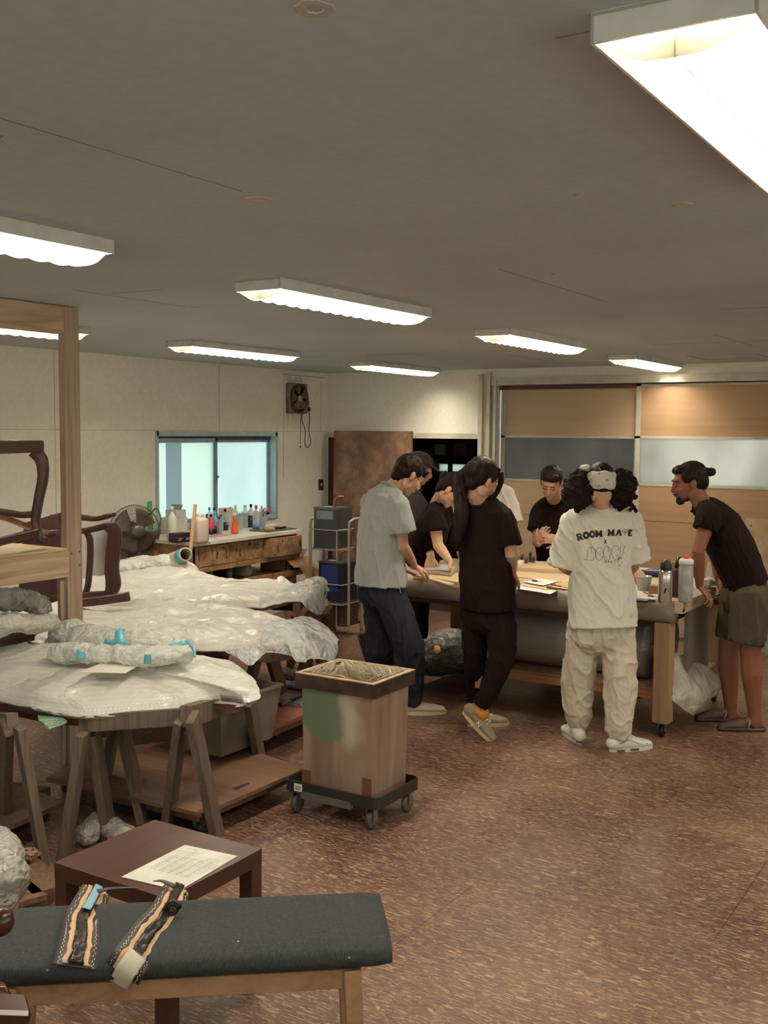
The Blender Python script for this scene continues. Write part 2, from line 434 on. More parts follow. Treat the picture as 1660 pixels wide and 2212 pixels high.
# wall panel joints and picture rail lines
MJ = plain('wall_joint', S(170, 162, 146), .8)
struct('trim_5', MB().box((WX, 7.235, wz1+.01), (WX+.002, 7.241, CEIL-.02)).box((WX, 3.0, 1.742), (WX+.002, 8.85, 1.745))
       .box((WX, 8.17, 1.3), (WX+.002, 8.174, CEIL-.03)).box((WX, 5.4, wz0), (WX+.002, 5.403, CEIL-.02))
       .box((WX, 8.17, CEIL-.05), (WX+.004, 8.86, CEIL-.042)).box((WX, 8.79, 1.75), (WX+.002, 8.794, CEIL-.06)), MJ)
# ceiling board joints
jm = MB()
rj = random.Random(3)
for x in (-5.3, -3.5, -1.7, .1):
    y = -2.0
    while y < 8.5:
        L_ = rj.uniform(.3, 1.3)
        if rj.random() < .55: jm.box((x, y, CEIL-.001), (x+.0022, y+L_, CEIL+.001))
        y += L_+rj.uniform(.1, .6)
for y in (-.3, 1.5, 3.3, 5.1, 6.9):
    x = -6.0
    while x < 2.5:
        L_ = rj.uniform(.2, .9)
        if rj.random() < .5: jm.box((x, y, CEIL-.001), (x+L_, y+.0022, CEIL+.001))
        x += L_+rj.uniform(.1, .6)
for k in range(46):
    x = rj.uniform(-5.8, -.2); y = rj.uniform(.6, 8.4); s_ = rj.uniform(.008, .03); an = rj.uniform(0, 3)
    jm.beam((x, y, CEIL), (x+s_*math.cos(an), y+s_*math.sin(an), CEIL), .004, .002)
struct('trim_6', jm, plain('ceiling_joint', S(128, 122, 114), .8))
# inspection hatch in the ceiling near the shutters
hx, hy = -2.33, 7.978
struct('trim_7', MB().box((hx, hy, CEIL-.006), (hx+.5, hy+.008, CEIL)).box((hx, hy+.45, CEIL-.006), (hx+.5, hy+.458, CEIL)).box((hx, hy, CEIL-.006), (hx+.008, hy+.45, CEIL)).box((hx+.5, hy, CEIL-.006), (hx+.508, hy+.45, CEIL)), MJ)
# ------------------------------------------------ window in the left wall
M_alu = plain('aqua_grey_window_frame', S(176, 196, 196), .35, .1)
M_alud = plain('dark_window_rail', S(74, 84, 96), .4, .4)
M_pane = frosted('frosted_pane', (.60, .64, .58, 1), .05, .05)
M_pane2 = frosted('frosted_pane_film', (.58, .63, .59, 1), .05, .12)
fr = MB(); xo = WX-.10
fr.box((xo, wy0, wz1-.03), (WX+.012, wy1, wz1+.012)).box((xo, wy0-.012, wz0-.012), (WX+.012, wy0+.022, wz1+.012))
fr.box((xo, wy1-.022, wz0-.012), (WX+.012, wy1+.012, wz1+.012)).box((xo, wy0, wz0-.012), (WX+.02, wy1, wz0+.02))
wn = struct('window_1', fr, M_alu)
obj('rail', MB().box((xo+.01, wy0+.02, wz1-.062), (xo+.05, wy1-.02, wz1-.03)), M_alud, wn)
ym = (wy0+wy1)/2-.02
sash = MB()
for (a, b, xx) in ((wy0+.022, ym+.03, xo+.035), (ym-.02, wy1-.022, xo+.01)):
    sash.box((xx, a, wz0+.02), (xx+.022, a+.028, wz1-.05)).box((xx, b-.028, wz0+.02), (xx+.022, b, wz1-.05))
    sash.box((xx, a, wz1-.085), (xx+.022, b, wz1-.05)).box((xx, a, wz0+.02), (xx+.022, b, wz0+.05))
obj('sash', sash, plain('sash_blue_grey', S(150, 172, 190), .35, .2), wn)
obj('pane', MB().box((xo+.042, wy0+.05, wz0+.05), (xo+.046, ym, wz1-.085)), M_pane, wn)
obj('pane', MB().box((xo+.018, ym, wz0+.05), (xo+.022, wy1-.05, wz1-.085)), M_pane2, wn)
obj('film_strip', MB().box((xo+.047, wy0+.17, wz0+.05), (xo+.0475, wy0+.36, wz1-.087)), glassy('blue_film', S(190, 212, 226), .35, .3), wn, label='pale blue strip of film on the left pane')
ck = MB(); ck.lathe((xo+.06, ym+.015, 1.335), [(.008, 0), (.012, .004), (.012, .02), (.006, .024)], 10, (1, 0, 0)).beam((xo+.075, ym+.015, 1.335), (xo+.075, ym-.02, 1.31), .008, .008)
obj('latch', ck, plain('steel', S(150, 150, 145), .3, .8), wn)
# ------------------------------------------------ sliding shutters on the back wall
M_ply = wood('pale_plywood', S(190, 166, 138), S(180, 154, 126), 'x', .35, .55, False, bump=.05)
M_ply2 = wood('orange_plywood', S(176, 144, 112), S(162, 128, 96), 'x', .35, .5, False, bump=.05)
M_frame = plain('grey_white_frame', S(190, 186, 172), .45)
dz = lambda: None
shut = MB().box((sx0-.03, WY-.05, sz1-.045), (RX, WY+.02, sz1+.02)).box((sx0-.005, WY-.06, 0), (sx0+.02, WY+.05, sz1))
sh = struct('door_1', shut, M_frame)      # fixed frame of the sliding doors
obj('gap_strip', MB().box((sx0+.02, WY+.02, sz1-.085), (RX, WY+.06, sz1-.045)), M_dark, sh)
def leaf(nm, x0, x1, yy, plyA, plyB, paneM, zt, z1, z2):
    f = MB(); w_ = .042
    f.box((x0, yy, .04), (x0+w_, yy+.03, zt)).box((x1-w_, yy, .04), (x1, yy+.03, zt)).box((x0, yy, zt-.018), (x1, yy+.03, zt))
    f.box((x0, yy, z1-.008), (x1, yy+.03, z1+.012)).box((x0, yy, z2-.012), (x1, yy+.03, z2+.008)).box((x0, yy, .04), (x1, yy+.03, .10))
    d = struct(nm, f, M_frame)
    obj('upper_panel', MB().box((x0+.012, yy+.004, z1+.01), (x1-.012, yy+.012, zt-.015)), plyA, d)
    z3 = 1.0
    obj('seam_strip', MB().box((x0+.012, yy+.010, z3-.01), (x1-.012, yy+.014, z3+.01)), M_dark, d)
    obj('lower_panel', MB().box((x0+.012, yy+.004, z3+.002), (x1-.012, yy+.012, z2-.01)), plyB, d)
    obj('lower_panel', MB().box((x0+.012, yy+.004, .1), (x1-.012, yy+.012, z3-.002)), plyB, d)
    obj('window_pane', MB().box((x0+w_, yy+.014, z2), (x1-w_, yy+.018, z1)), paneM, d)
    return d
P_a = frosted('grey_frosted_pane', (.22, .20, .18, 1), .12, .35)
P_b = frosted('bright_frosted_pane', (.58, .53, .46, 1), .1, .3)
zt = 2.177; z1 = 1.71; z2 = 1.317
xm = -3.004
leaf('door_2', sx0+.03, xm, WY+.035, M_ply, M_ply, P_a, zt, z1, z2)
leaf('door_3', xm-.02, xm+1.28, WY, M_ply2, M_ply2, P_b, 2.168, 1.714, 1.314)
leaf('door_4', xm+1.27, xm+2.58, WY+.035, M_ply2, M_ply2, P_b, zt, z1, z2)
leaf('door_5', xm+2.57, xm+3.9, WY, M_ply, M_ply, P_a, zt, z1, z2)
leaf('door_6', xm+3.88, RX-.0, WY+.035, M_ply2, M_ply2, P_b, zt, z1, z2)
struct('trim_8', MB().box((sx0, WY-.03, 0), (RX, WY+.06, .035)), plain('sill_pale', S(150, 138, 120), .5))
# grey insulation board lying against the lower right shutter
# ------------------------------------------------ dark store room behind the doorway
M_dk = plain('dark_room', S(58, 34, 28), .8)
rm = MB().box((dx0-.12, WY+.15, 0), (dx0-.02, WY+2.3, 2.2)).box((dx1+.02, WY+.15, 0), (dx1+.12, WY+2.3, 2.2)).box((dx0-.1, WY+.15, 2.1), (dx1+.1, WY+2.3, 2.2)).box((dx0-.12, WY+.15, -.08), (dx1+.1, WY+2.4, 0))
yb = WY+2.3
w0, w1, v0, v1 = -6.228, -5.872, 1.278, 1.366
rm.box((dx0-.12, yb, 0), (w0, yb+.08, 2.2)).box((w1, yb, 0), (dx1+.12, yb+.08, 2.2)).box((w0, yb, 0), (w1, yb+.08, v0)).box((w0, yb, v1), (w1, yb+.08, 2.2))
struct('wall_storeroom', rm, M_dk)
w2 = struct('white_cloth_pane', MB().box((w0, yb+.02, v0), (w1, yb+.03, v1)), M_pane)  # added bright pane, stands in for white cloths in the store room
rk = thing('storage_rack', 'dark metal storage rack inside the unlit store room behind the doorway', 'rack', (-5.703, 10.6, 1.348)[:2]+(0,))
rx0, rx1 = -5.983, -5.152
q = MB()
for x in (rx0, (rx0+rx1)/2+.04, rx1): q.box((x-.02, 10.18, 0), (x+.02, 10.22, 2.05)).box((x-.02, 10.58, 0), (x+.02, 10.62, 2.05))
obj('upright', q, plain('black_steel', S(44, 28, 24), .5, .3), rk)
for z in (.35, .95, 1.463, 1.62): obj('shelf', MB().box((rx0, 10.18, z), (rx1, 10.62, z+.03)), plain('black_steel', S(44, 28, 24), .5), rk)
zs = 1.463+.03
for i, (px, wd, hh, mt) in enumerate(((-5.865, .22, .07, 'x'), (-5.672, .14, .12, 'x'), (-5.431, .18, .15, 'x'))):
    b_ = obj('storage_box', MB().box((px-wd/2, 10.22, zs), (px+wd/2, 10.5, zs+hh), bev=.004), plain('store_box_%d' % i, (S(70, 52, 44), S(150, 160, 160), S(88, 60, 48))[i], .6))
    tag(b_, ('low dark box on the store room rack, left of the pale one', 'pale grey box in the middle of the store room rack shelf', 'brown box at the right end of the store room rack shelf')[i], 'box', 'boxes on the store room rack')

# ------------------------------------------------ ceiling lights
M_house = plain('white_enamel', S(205, 205, 196), .45)
M_louv = plain('louvre_white', S(232, 228, 214), .4)
_nt = M_louv.node_tree; _tl = N(_nt, 'ShaderNodeBsdfTranslucent'); _tl.inputs[0].default_value = S(240, 236, 222)
_mx = N(_nt, 'ShaderNodeMixShader'); _mx.inputs[0].default_value = .5; _nt.links.new(_nt.nodes['Principled BSDF'].outputs[0], _mx.inputs[1]); _nt.links.new(_tl.outputs[0], _mx.inputs[2]); _nt.links.new(_mx.outputs[0], _nt.nodes['Material Output'].inputs['Surface'])
M_tube = emis('lit_tube', (1.0, .91, .76, 1), TUBE)
def light_fixture():
    t = thing('ceiling_light', 'x', 'ceiling light')
    Lh, Wd = 1.17, .226
    obj('housing', MB().box((0, 0, -.042), (Wd, .006, 0)).box((0, Lh-.006, -.042), (Wd, Lh, 0)).box((0, 0, -.042), (.005, Lh, 0)).box((Wd-.005, 0, -.042), (Wd, Lh, 0)).box((0, 0, -.006), (Wd, Lh, -.001)), M_house, t)
    obj('reflector', MB().prism([(.005, .006, -.01), (Wd/2-.02, .006, -.01), (Wd/2, .006, -.03), (Wd/2+.02, .006, -.01), (Wd-.005, .006, -.01), (Wd-.005, .006, -.007), (.005, .006, -.007)], (0, Lh-.012, 0)), M_louv, t)
    for x in (Wd*.27, Wd*.73):
        tb = obj('lamp_tube', MB().lathe((x, .03, -.036), [(.013, 0), (.0145, .004), (.0145, Lh-.064), (.013, Lh-.06)], 12, (0, 1, 0)), M_tube, t, True)
    lv = MB()
    def fin(y, a=.0):   # boat shaped cross fin
        pts = []
        for k in range(13):
            u = k/12*2-1; pts.append((Wd/2+u*(Wd/2-.022), y, -.047-.026*(1-abs(u)**3.2)))
        pts += [(Wd-.022, y, -.038), (.022, y, -.038)]
        lv.prism(pts, (0, .0016, 0))
    n = 14
    for i in range(n+1): fin(.02+(Lh-.042)*i/n)
    lv.box((Wd/2-.001, .02, -.073), (Wd/2+.001, Lh-.02, -.05))
    for sgn in (0, 1):          # scalloped side reflectors
        for i in range(n):
            y0 = .02+(Lh-.042)*i/n; y1 = .02+(Lh-.042)*(i+1)/n
            xa = .006 if sgn == 0 else Wd-.006; xb = .05 if sgn == 0 else Wd-.05
            def g(u, v_, y0=y0, y1=y1, xa=xa, xb=xb):
                s_ = math.sin(u*math.pi); return V((xa+(xb-xa)*v_, y0+(y1-y0)*u, -.041-.024*v_-.006*s_*v_))
            lv.grid(g, 6, 3)
    obj('louvre', lv, M_louv, t)
    return t
lab = ['ceiling light over the far left, its right end just past the timber post top',
       'ceiling light above the window side, left of the one before the corner', 'small ceiling light nearest the far left corner of the room',
       'ceiling light at upper left, cut by the left edge of the photo', 'ceiling light in the middle of the ceiling, second largest fully seen',
       'ceiling light above the group of people, in front of the shutters', 'farthest ceiling light on the right, close above the plywood shutters',
       'huge near ceiling light in the upper right corner showing its louvre grid', 'ceiling light beyond the right edge of the view', 'ceiling light farther along beyond the right edge']
fx = [(-4.915, 3.15), (-4.95, 5.21), (-5.0, 7.43), (-2.70, 1.21), (-2.735, 3.26), (-2.79, 5.41), (-2.82, 7.62), (-.568, 1.44), (-.57, 3.6), (-.57, 5.8)]
f0 = light_fixture()
for i, (x, y) in enumerate(fx):
    if i == 0: f0.location = (x, y, CEIL); f0['label'] = lab[0]; f0['group'] = 'louvred ceiling lights'
    else: dup(f0, (x, y, CEIL), lab[i], 'louvred ceiling lights')
# ceiling roses / old patched fixings
def rose(px, py, r, lb):
    o = obj('ceiling_patch', MB().rings([[V((px+r*k*math.cos(a_)*(1+.35*noise.noise(V((a_*1.3, px, 0)))), py+r*k*math.sin(a_)*(1+.35*noise.noise(V((a_*1.3, px, 4)))), CEIL-h_)) for a_ in [2*math.pi*i/16 for i in range(16)]] for k, h_ in ((1, 0), (.95, .0012), (.45, .0018), (.4, .0005))]), plain('plaster_patch', S(196, 192, 182), .8))
    tag(o, lb, 'ceiling patch', 'old patches on the ceiling')
    return o
for (p, r, lb) in (((-0.888, 1.231, 2.33), .03, 'round plaster patch with a hole at the top edge of the ceiling'), ((-1.719, 2.151, 2.33), .035, 'torn white patch in the ceiling above the middle light'),
                   ((-0.825, 2.735, 2.33), .03, 'pale round cover on the ceiling at right, below the big lamp'), ((-3.471, 3.843, 2.33), .03, 'small white patch on the ceiling left of the middle light')):
    rose(p[0], p[1], r, lb)

# ------------------------------------------------ wall fan, socket, switch
fc = (-6.25, 8.351, 2.06)
t = thing('extractor_fan', 'grimy square extractor fan on the left wall near the corner', 'extractor fan', (WX, fc[1], fc[2]))
M_gr = plain('grimy_plastic', S(112, 96, 84), .6, var=.25, nscale=20); M_gr2 = plain('grimy_dark', S(58, 40, 34), .6, var=.2)
fy, fz, fs = fc[1], fc[2], .145
obj('housing', MB().box((WX, fy-fs, fz-fs), (WX+.05, fy+fs, fz+fs), bev=.012), M_gr, t)
obj('shroud', MB().lathe((WX+.05, fy, fz), [(.135, 0), (.14, .015), (.125, .022), (.122, .0), (.001, .0)], 28, (1, 0, 0)), M_gr2, t, True)
bl = MB()
for k in range(5):
    a0 = k*2*math.pi/5
    def g(u, v_, a0=a0): 
        an = a0+u*.95; r = .025+v_*.09; return V((WX+.052+.012*u, fy+r*math.cos(an), fz+r*math.sin(an)))
    bl.grid(g, 5, 3)
obj('fan_blades', bl, plain('fan_blade', S(80, 62, 52), .5), t)
obj('hub', MB().lathe((WX+.05, fy, fz), [(.028, 0), (.028, .02), (.02, .028), (.001, .03)], 18, (1, 0, 0)), plain('hub_grey', S(150, 146, 138), .4), t, True)
sc = (-6.25, 8.557, 1.989)
t = thing('wall_socket', 'brown wall socket with a plug, right of the extractor fan', 'socket', (WX, sc[1], sc[2]))
obj('plate', MB().box((WX, sc[1]-.03, sc[2]-.055), (WX+.008, sc[1]+.03, sc[2]+.055), bev=.003), plain('socket_tan', S(150, 116, 92), .5), t)
obj('plug', MB().box((WX+.008, sc[1]-.005, sc[2]-.045), (WX+.03, sc[1]+.02, sc[2]-.01), bev=.003), M_gr2, t)
cd = MB(); cd.tube(smooth_path([V((-6.24, 8.566, 1.948)), V((-6.24, 8.59, 1.866)), V((-6.24, 8.575, 1.752)), V((-6.24, 8.606, 1.637)), V((-6.24, 8.544, 1.583)), V((-6.24, 8.506, 1.638)), V((-6.24, 8.513, 1.751)), V((-6.24, 8.459, 1.842)), V((-6.24, 8.466, 1.919))]), .004, 6)
tag(obj('power_cord', cd, plain('cord_grey', S(96, 88, 80), .5), smooth=True), 'looped grey power cord hanging from the extractor fan to the socket', 'cord')
cd = MB(); cd.tube([V((-6.245, 8.443, 1.918)), V((-6.245, 8.436, 1.615))], .0025, 6).ball((-6.245, 8.436, 1.593), .009)
tag(obj('pull_cord', cd, plain('cord_grey', S(96, 88, 80), .5), smooth=True), 'thin straight pull cord hanging below the extractor fan', 'cord')
sw = (-6.25, 8.789, 1.206)
t = thing('light_switch', 'dark brown light switch with white rocker left of the leaning board', 'switch', (WX, sw[1], sw[2]))
obj('plate', MB().box((WX, sw[1]-.04, sw[2]-.055), (WX+.008, sw[1]+.04, sw[2]+.055), bev=.003), plain('switch_brown', S(70, 46, 36), .5), t)
obj('rocker', MB().box((WX+.008, sw[1]-.012, sw[2]-.014), (WX+.014, sw[1]+.012, sw[2]+.014), bev=.002), plain('switch_white', S(210, 204, 190), .5), t)
# soot streaks around the fan (stains on the wall itself)
stn = MB()
for k in range(9):
    yy = fy-.11+.22*k/8; hh = rj.uniform(.03, .08)
    stn.box((WX, yy-.008, fz+fs), (WX+.0012, yy+.008, fz+fs+hh)); 
    if k % 3 == 0: stn.box((WX, yy-.006, fz-fs-.1*hh/.06), (WX+.0012, yy+.006, fz-fs))
ms, nt, b = newmat('soot'); b.inputs['Base Color'].default_value = S(110, 90, 76); b.inputs['Alpha'].default_value = .22; b.inputs['Roughness'].default_value = .9
struct('trim_10', stn, ms)
# big stained board leaning in front of the doorway
def stained(name, c1, c2, c3, sc=3.0):
    mt, nt, b = newmat(name); n = N(nt, 'ShaderNodeTexNoise', Scale=sc, Detail=8.0, Distortion=.2, Roughness=.65); nt.links.new(coords(nt), n.inputs['Vector'])
    c = ramp(nt, n.outputs['Fac'], [(.3, c1), (.5, c2), (.68, c3)])
    vo = N(nt, 'ShaderNodeTexVoronoi', Scale=9.0); nt.links.new(coords(nt), vo.inputs['Vector'])
    c = mixc(nt, ramp(nt, vo.outputs['Distance'], [(.05, (1, 1, 1, 1)), (.1, (0, 0, 0, 1))]), c, S(44, 26, 20))
    nt.links.new(c, b.inputs['Base Color']); b.inputs['Roughness'].default_value = .55; MATS[name] = mt; return mt
bx0, bx1, bz = -6.055, -5.157, 1.752
o = obj('leaning_board', MB().box((bx0, 8.74, .0), (bx1, 8.765, bz), rot=Matrix.Rotation(-.012, 3, 'X'), org=(0, 8.765, bz)), stained('stained_board', S(66, 42, 34), S(112, 82, 64), S(150, 120, 96)))
tag(o, 'large stained brown plywood board standing in front of the dark doorway', 'board')

# ================================================================== workbench under the window
M_bt = stained('bench_top_mat', S(200, 188, 172), S(226, 218, 206), S(236, 230, 220), 5.0)
M_bw = stained('dripped_wood', S(98, 70, 50), S(158, 122, 86), S(182, 148, 110), 14.0)
BX0, BX1, BY0, BY1, BZ = -6.22, -5.50, 6.10, 7.46, .89
wb = thing('workbench', 'wooden drawer bench with paint drips standing under the window', 'workbench', (-5.86, 6.78, 0))
obj('bench_top', MB().box((BX0, BY0, BZ-.03), (BX1, BY1, BZ), bev=.003), M_bt, wb)
obj('frame', MB().box((BX0, BY0+.02, BZ-.21), (BX1-.06, BY1-.02, BZ-.03)).box((BX1-.06, BY0+.01, BZ-.24), (BX1-.02, BY1-.01, BZ-.205)), M_bw, wb)
obj('lower_shelf', MB().box((BX0+.03, BY0+.02, .515), (BX1-.03, BY1-.02, .53)).box((BX1-.04, BY0+.02, .495), (BX1-.015, BY1+.12, .545)), M_bw, wb)
for x in (BX0+.03, BX1-.11):
    for y in (BY0+.03, BY1-.10): obj('leg', MB().box((x, y, 0), (x+.07, y+.07, BZ-.03)), M_bw, wb)
dr = [(BY0+.03, 6.522, .0), (6.528+.01, 6.967, -.012), (6.985, BY1-.03, .05)]
obj('shade_panel', MB().box((BX0, BY0+.02, .05), (BX0+.01, BY1-.02, BZ-.03)), plain('under_bench_shade', S(60, 44, 36), .8), wb)  # added dark sheet that gives the space under the bench its shade
M_drip = plain('drip_paint', S(62, 36, 26), .4)
rd = random.Random(5)
for i, (a, b, o_) in enumerate(dr):
    d = obj('drawer', MB().box((BX0+.2, a, BZ-.20), (BX1-.03+o_, b, BZ-.045), bev=.003).prism([(BX1-.029+o_, (a+b)/2-.03, BZ-.046), (BX1-.029+o_, (a+b)/2+.03, BZ-.046), (BX1-.029+o_, (a+b)/2, BZ-.085)], (.001, 0, 0)), M_bw, wb)
    for k in range(5):
        dm = MB()
        y = a+(b-a)*rd.uniform(.05, .95); z = BZ-rd.uniform(.05, .1); hh = rd.uniform(.02, .08)
        dm.tube([(BX1-.028+o_, y, z), (BX1-.027+o_, y+.002, z-hh)], .0035, 5)
        obj('paint_drip', dm, M_drip, d)
# ---- goods on the bench
def bottle(name, lb, cat, p, h_, r, body, cap=None, caph=.12, shape='round', group=None, liquid=None, neck=.35):
    """bottle standing at p; shape round, cone, jug, square"""
    p = (max(p[0], -6.16), max(p[1], 6.14), p[2]); t = thing(name, lb, cat, p[:3], group); c = V(p[:3])
    if shape == 'cone': prof = [(r*.8, 0), (r, .01), (r, h_*.1), (r*.42, h_*.72), (r*.35, h_*.86)]
    elif shape == 'jug': prof = [(r*.94, 0), (r, .012), (r, h_*.72), (r*.93, h_*.8), (r*.5, h_*.88), (r*.36, h_*.9)]
    else: prof = [(r*.9, 0), (r, .008), (r, h_*.6), (r*.85, h_*.7), (r*neck, h_*.8), (r*neck, h_*.88)]
    m_ = MB()
    if shape in ('jug', 'square'):
        rg = []
        for rr, hh in prof:
            ring = []
            for j in range(24):
                an = 2*math.pi*j/24; cx, sy = math.cos(an), math.sin(an)
                k = 1/max(abs(cx), abs(sy))**.72
                ring.append(c+V((cx*rr*k*.78, sy*rr*k, hh)))
            rg.append(ring)
        m_.rings(rg)
        m_.tube([c+V((0, r*.55, h_*.72)), c+V((0, r*.75, h_*.93)), c+V((0, r*.1, h_*.97)), c+V((0, -r*.2, h_*.88))], r*.12, 6)
    else: m_.lathe(c, prof, 18)
    obj('body', m_, body, t, True)
    if cap: obj('cap', MB().lathe(c+V((0, 0, h_*.86)), [(r*(neck+.08), 0), (r*(neck+.08), h_*caph), (r*neck*.8, h_*(caph+.01))], 14), cap, t, True)
    if liquid: obj('contents', MB().lathe(c+V((0, 0, .004)), [(r*1.005, 0.0), (r*1.005, h_*liquid[0])], 18), liquid[1], t, True)
    return t
W_ = plain('white_plastic', S(226, 224, 216), .35, var=.02); PK = plain('pinkish_plastic', S(226, 204, 196), .35, var=.03)
CY = plain('cyan_cap', S(60, 160, 170), .4); RD = plain('red_plastic', S(214, 70, 60), .35); BK = plain('black_plastic', S(30, 22, 22), .4)
CL = glassy('clear_bottle', S(220, 232, 228), .30); CLG = glassy('clear_green', S(206, 232, 218), .35)
PINK = plain('pink_liquid', S(232, 74, 100), .3); ORG = plain('orange_liquid', S(240, 104, 44), .3); CYL = plain('cyan_liquid', S(120, 204, 220), .3); NVY = plain('navy_liquid', S(36, 44, 62), .3)
GRY = plain('grey_liquid', S(160, 140, 136), .4); BLU = plain('blue_white_can', S(190, 196, 214), .35); BLD = plain('blue_label', S(74, 120, 180), .4)
g_ = 'bottles on the workbench'
B_ = [  # name, label, px base, top, half width px, body, cap, shape, liquid
 ('bottle', 'tall white bottle at the far left end of the workbench', (-5.787, 6.049, 0.9, 0.266, 0.004), 9, W_, W_, 'round', None),
 ('bottle', 'narrow cream bottle beside the tall white one at the left of the workbench', (-5.951, 6.289, 0.9, 0.171, 0.004), 7, W_, CY, 'round', None),
 ('plastic_jug', 'big pinkish plastic jug near the front left of the workbench', (-5.52, 6.158, 0.9, 0.221, 0.004), 16, PK, W_, 'jug', None),
 ('bottle', 'clear bottle with a cyan cap behind the pink spray bottle', (-6.228, 7.002, 0.9, 0.194, 0.004), 6, CL, CY, 'round', None),
 ('bottle', 'clear bottle with dark pump left of the pink bottle', (-6.219, 7.065, 0.9, 0.191, 0.004), 6, CL, BK, 'round', None),
 ('spray_bottle', 'dark slim bottle left of the pink bottle', (-5.87, 6.639, 0.9, 0.172, 0.004), 5, NVY, BK, 'round', None),
 ('bottle', 'bright pink bottle with a black nozzle on the workbench', (-5.816, 6.629, 0.9, 0.175, 0.004), 7, PINK, BK, 'round', (.28, NVY)),
 ('bottle', 'light cyan bottle with dark bottom right of the pink bottle', (-5.841, 6.71, 0.9, 0.185, 0.004), 6, CYL, CYL, 'round', (.35, NVY)),
 ('bottle', 'small greyish bottle with black cap beside the cyan bottle', (-5.762, 6.67, 0.9, 0.156, 0.004), 5, GRY, BK, 'round', None),
 ('bottle', 'thin cyan bottle behind the small greyish bottle', (-5.992, 6.96, 0.9, 0.143, 0.004), 5, CYL, BK, 'round', None),
 ('bottle', 'clear bottle holding black liquid in its lower third', (-5.992, 7.014, 0.9, 0.188, 0.004), 7, CL, BK, 'round', (.35, NVY)),
 ('bottle', 'clear bottle with teal cap left of the orange cone bottle', (-6.071, 7.176, 0.9, 0.191, 0.004), 6, CL, CY, 'round', None),
 ('bottle', 'cone shaped orange bottle with clear neck', (-5.712, 6.806, 0.9, 0.173, 0.004), 8, ORG, W_, 'cone', None),
 ('bottle', 'clear bottle with cream cap behind the orange cone bottle', (-6.094, 7.272, 0.9, 0.201, 0.004), 7, CLG, W_, 'round', None),
 ('bottle', 'small clear bottle right of the orange cone bottle', (-5.971, 7.194, 0.9, 0.146, 0.004), 5, CL, W_, 'round', None),
 ('bottle', 'large clear bottle with white cap in the middle of the row', (-6.026, 7.323, 0.9, 0.202, 0.004), 8, CL, W_, 'round', None),
 ('bottle', 'white bottle with black cap and dark contents left of the spray can', (-5.985, 7.354, 0.9, 0.21, 0.004), 7, W_, BK, 'round', (.5, NVY)),
 ('spray_can', 'white and blue spray can with a red cap', (-5.781, 7.172, 0.9, 0.22, 0.004), 7.5, BLU, RD, 'round', (.22, BLD)),
 ('bottle', 'clear greenish bottle behind the spray can', (-6.058, 7.593, 0.9, 0.182, 0.004), 6, CLG, W_, 'round', None)]
for n_, lb, p, hw, bd, cp, sh_, lq in B_:
    bottle(n_, lb, 'can' if n_ == 'spray_can' else ('jug' if 'jug' in n_ else 'bottle'), (p[0], p[1], BZ), p[3], hw*p[4], bd, cp, .12, sh_, g_, lq)
def cbox(name, lb, x, y, z, dx, dy, dz, mt, rz=0, cat='box', group=None):
    o = obj(name, MB().box((x-dx/2, y-dy/2, z), (x+dx/2, y+dy/2, z+dz), rot=Matrix.Rotation(rz, 3, 'Z'), bev=.003), mt); return tag(o, lb, cat, group)
q = (-6.103, 6.566, 0.9, 0.135, 0.004)
cbox('cardboard_box', 'wide white carton behind the dark printed box on the workbench', q[0]-.06, q[1], BZ, .14, .17, q[3], plain('carton_white', S(216, 212, 202), .7))
cbox('cardboard_box', 'small white and red carton stacked on the wide white carton', q[0]-.06, q[1]+.02, BZ+q[3]+.001, .12, .12, .06, plain('carton_white', S(216, 212, 202), .7))
b_ = obj('lid_flap', MB().box((q[0]-.12, q[1]-.03, BZ+q[3]+.063), (q[0]-.0, q[1]+.06, BZ+q[3]+.068), rot=Matrix.Rotation(.9, 3, 'X')), plain('grey_card', S(140, 134, 128), .7)); tag(b_, 'grey open card lid standing on top of the stacked cartons', 'card')
q = (-6.779, 7.171, 0.9, 0.144, 0.004)
cbox('tissue_box', 'peach and white carton at the left back of the workbench', -6.1, q[1]-.02, BZ, .1, .09, .18, plain('peach_card', S(228, 196, 180), .7))
q = (-5.631, 6.077, 0.9, 0.071, 0.004)
t = thing('printed_box', 'dark maroon printed box at the front left of the workbench', 'box', (q[0], q[1], BZ))
obj('body', MB().box((q[0]-.06, q[1]-.075, BZ), (q[0]+.03, q[1]+.075, BZ+q[3]), bev=.002), plain('maroon_card', S(52, 26, 30), .5), t)
obj('label_print', MB().box((q[0]+.0305, q[1]-.065, BZ+.03), (q[0]+.0312, q[1]-.02, BZ+.034)).box((q[0]+.0305, q[1]-.065, BZ+.018), (q[0]+.0312, q[1]-.03, BZ+.022)).box((q[0]+.0305, q[1]+.02, BZ+.015), (q[0]+.0312, q[1]+.06, BZ+.035)), W_, t)
cbox('notebook', 'flat pink card lying on the workbench behind the maroon box', -5.754, 6.609, BZ, .16, .24, .006, plain('pink_card', S(204, 160, 156), .7), .1, 'card')
q = (-6.117, 7.796, 0.9, 0.121, 0.004)
q = (-5.90, 7.415, q[2], q[3], q[4])
t = thing('tool_cup', 'clear cup of scissors and brushes at the right end of the bottle row', 'cup', (q[0], q[1], BZ))
obj('cup', MB().lathe((q[0], q[1], BZ), [(.03, 0), (.036, .1), (.033, .1), (.027, .006), (.001, .006)], 16), CL, t, True)
for k, (a, b, col) in enumerate(((-.03, .03, RD), (.02, .05, BK), (.0, -.05, W_), (.03, -.02, plain('brush_blue', S(60, 100, 170), .4)))):
    obj('tool_handle', MB().tube([(q[0], q[1], BZ+.01), (q[0]+a, q[1]+b, BZ+.17)], .004, 6), col, t)
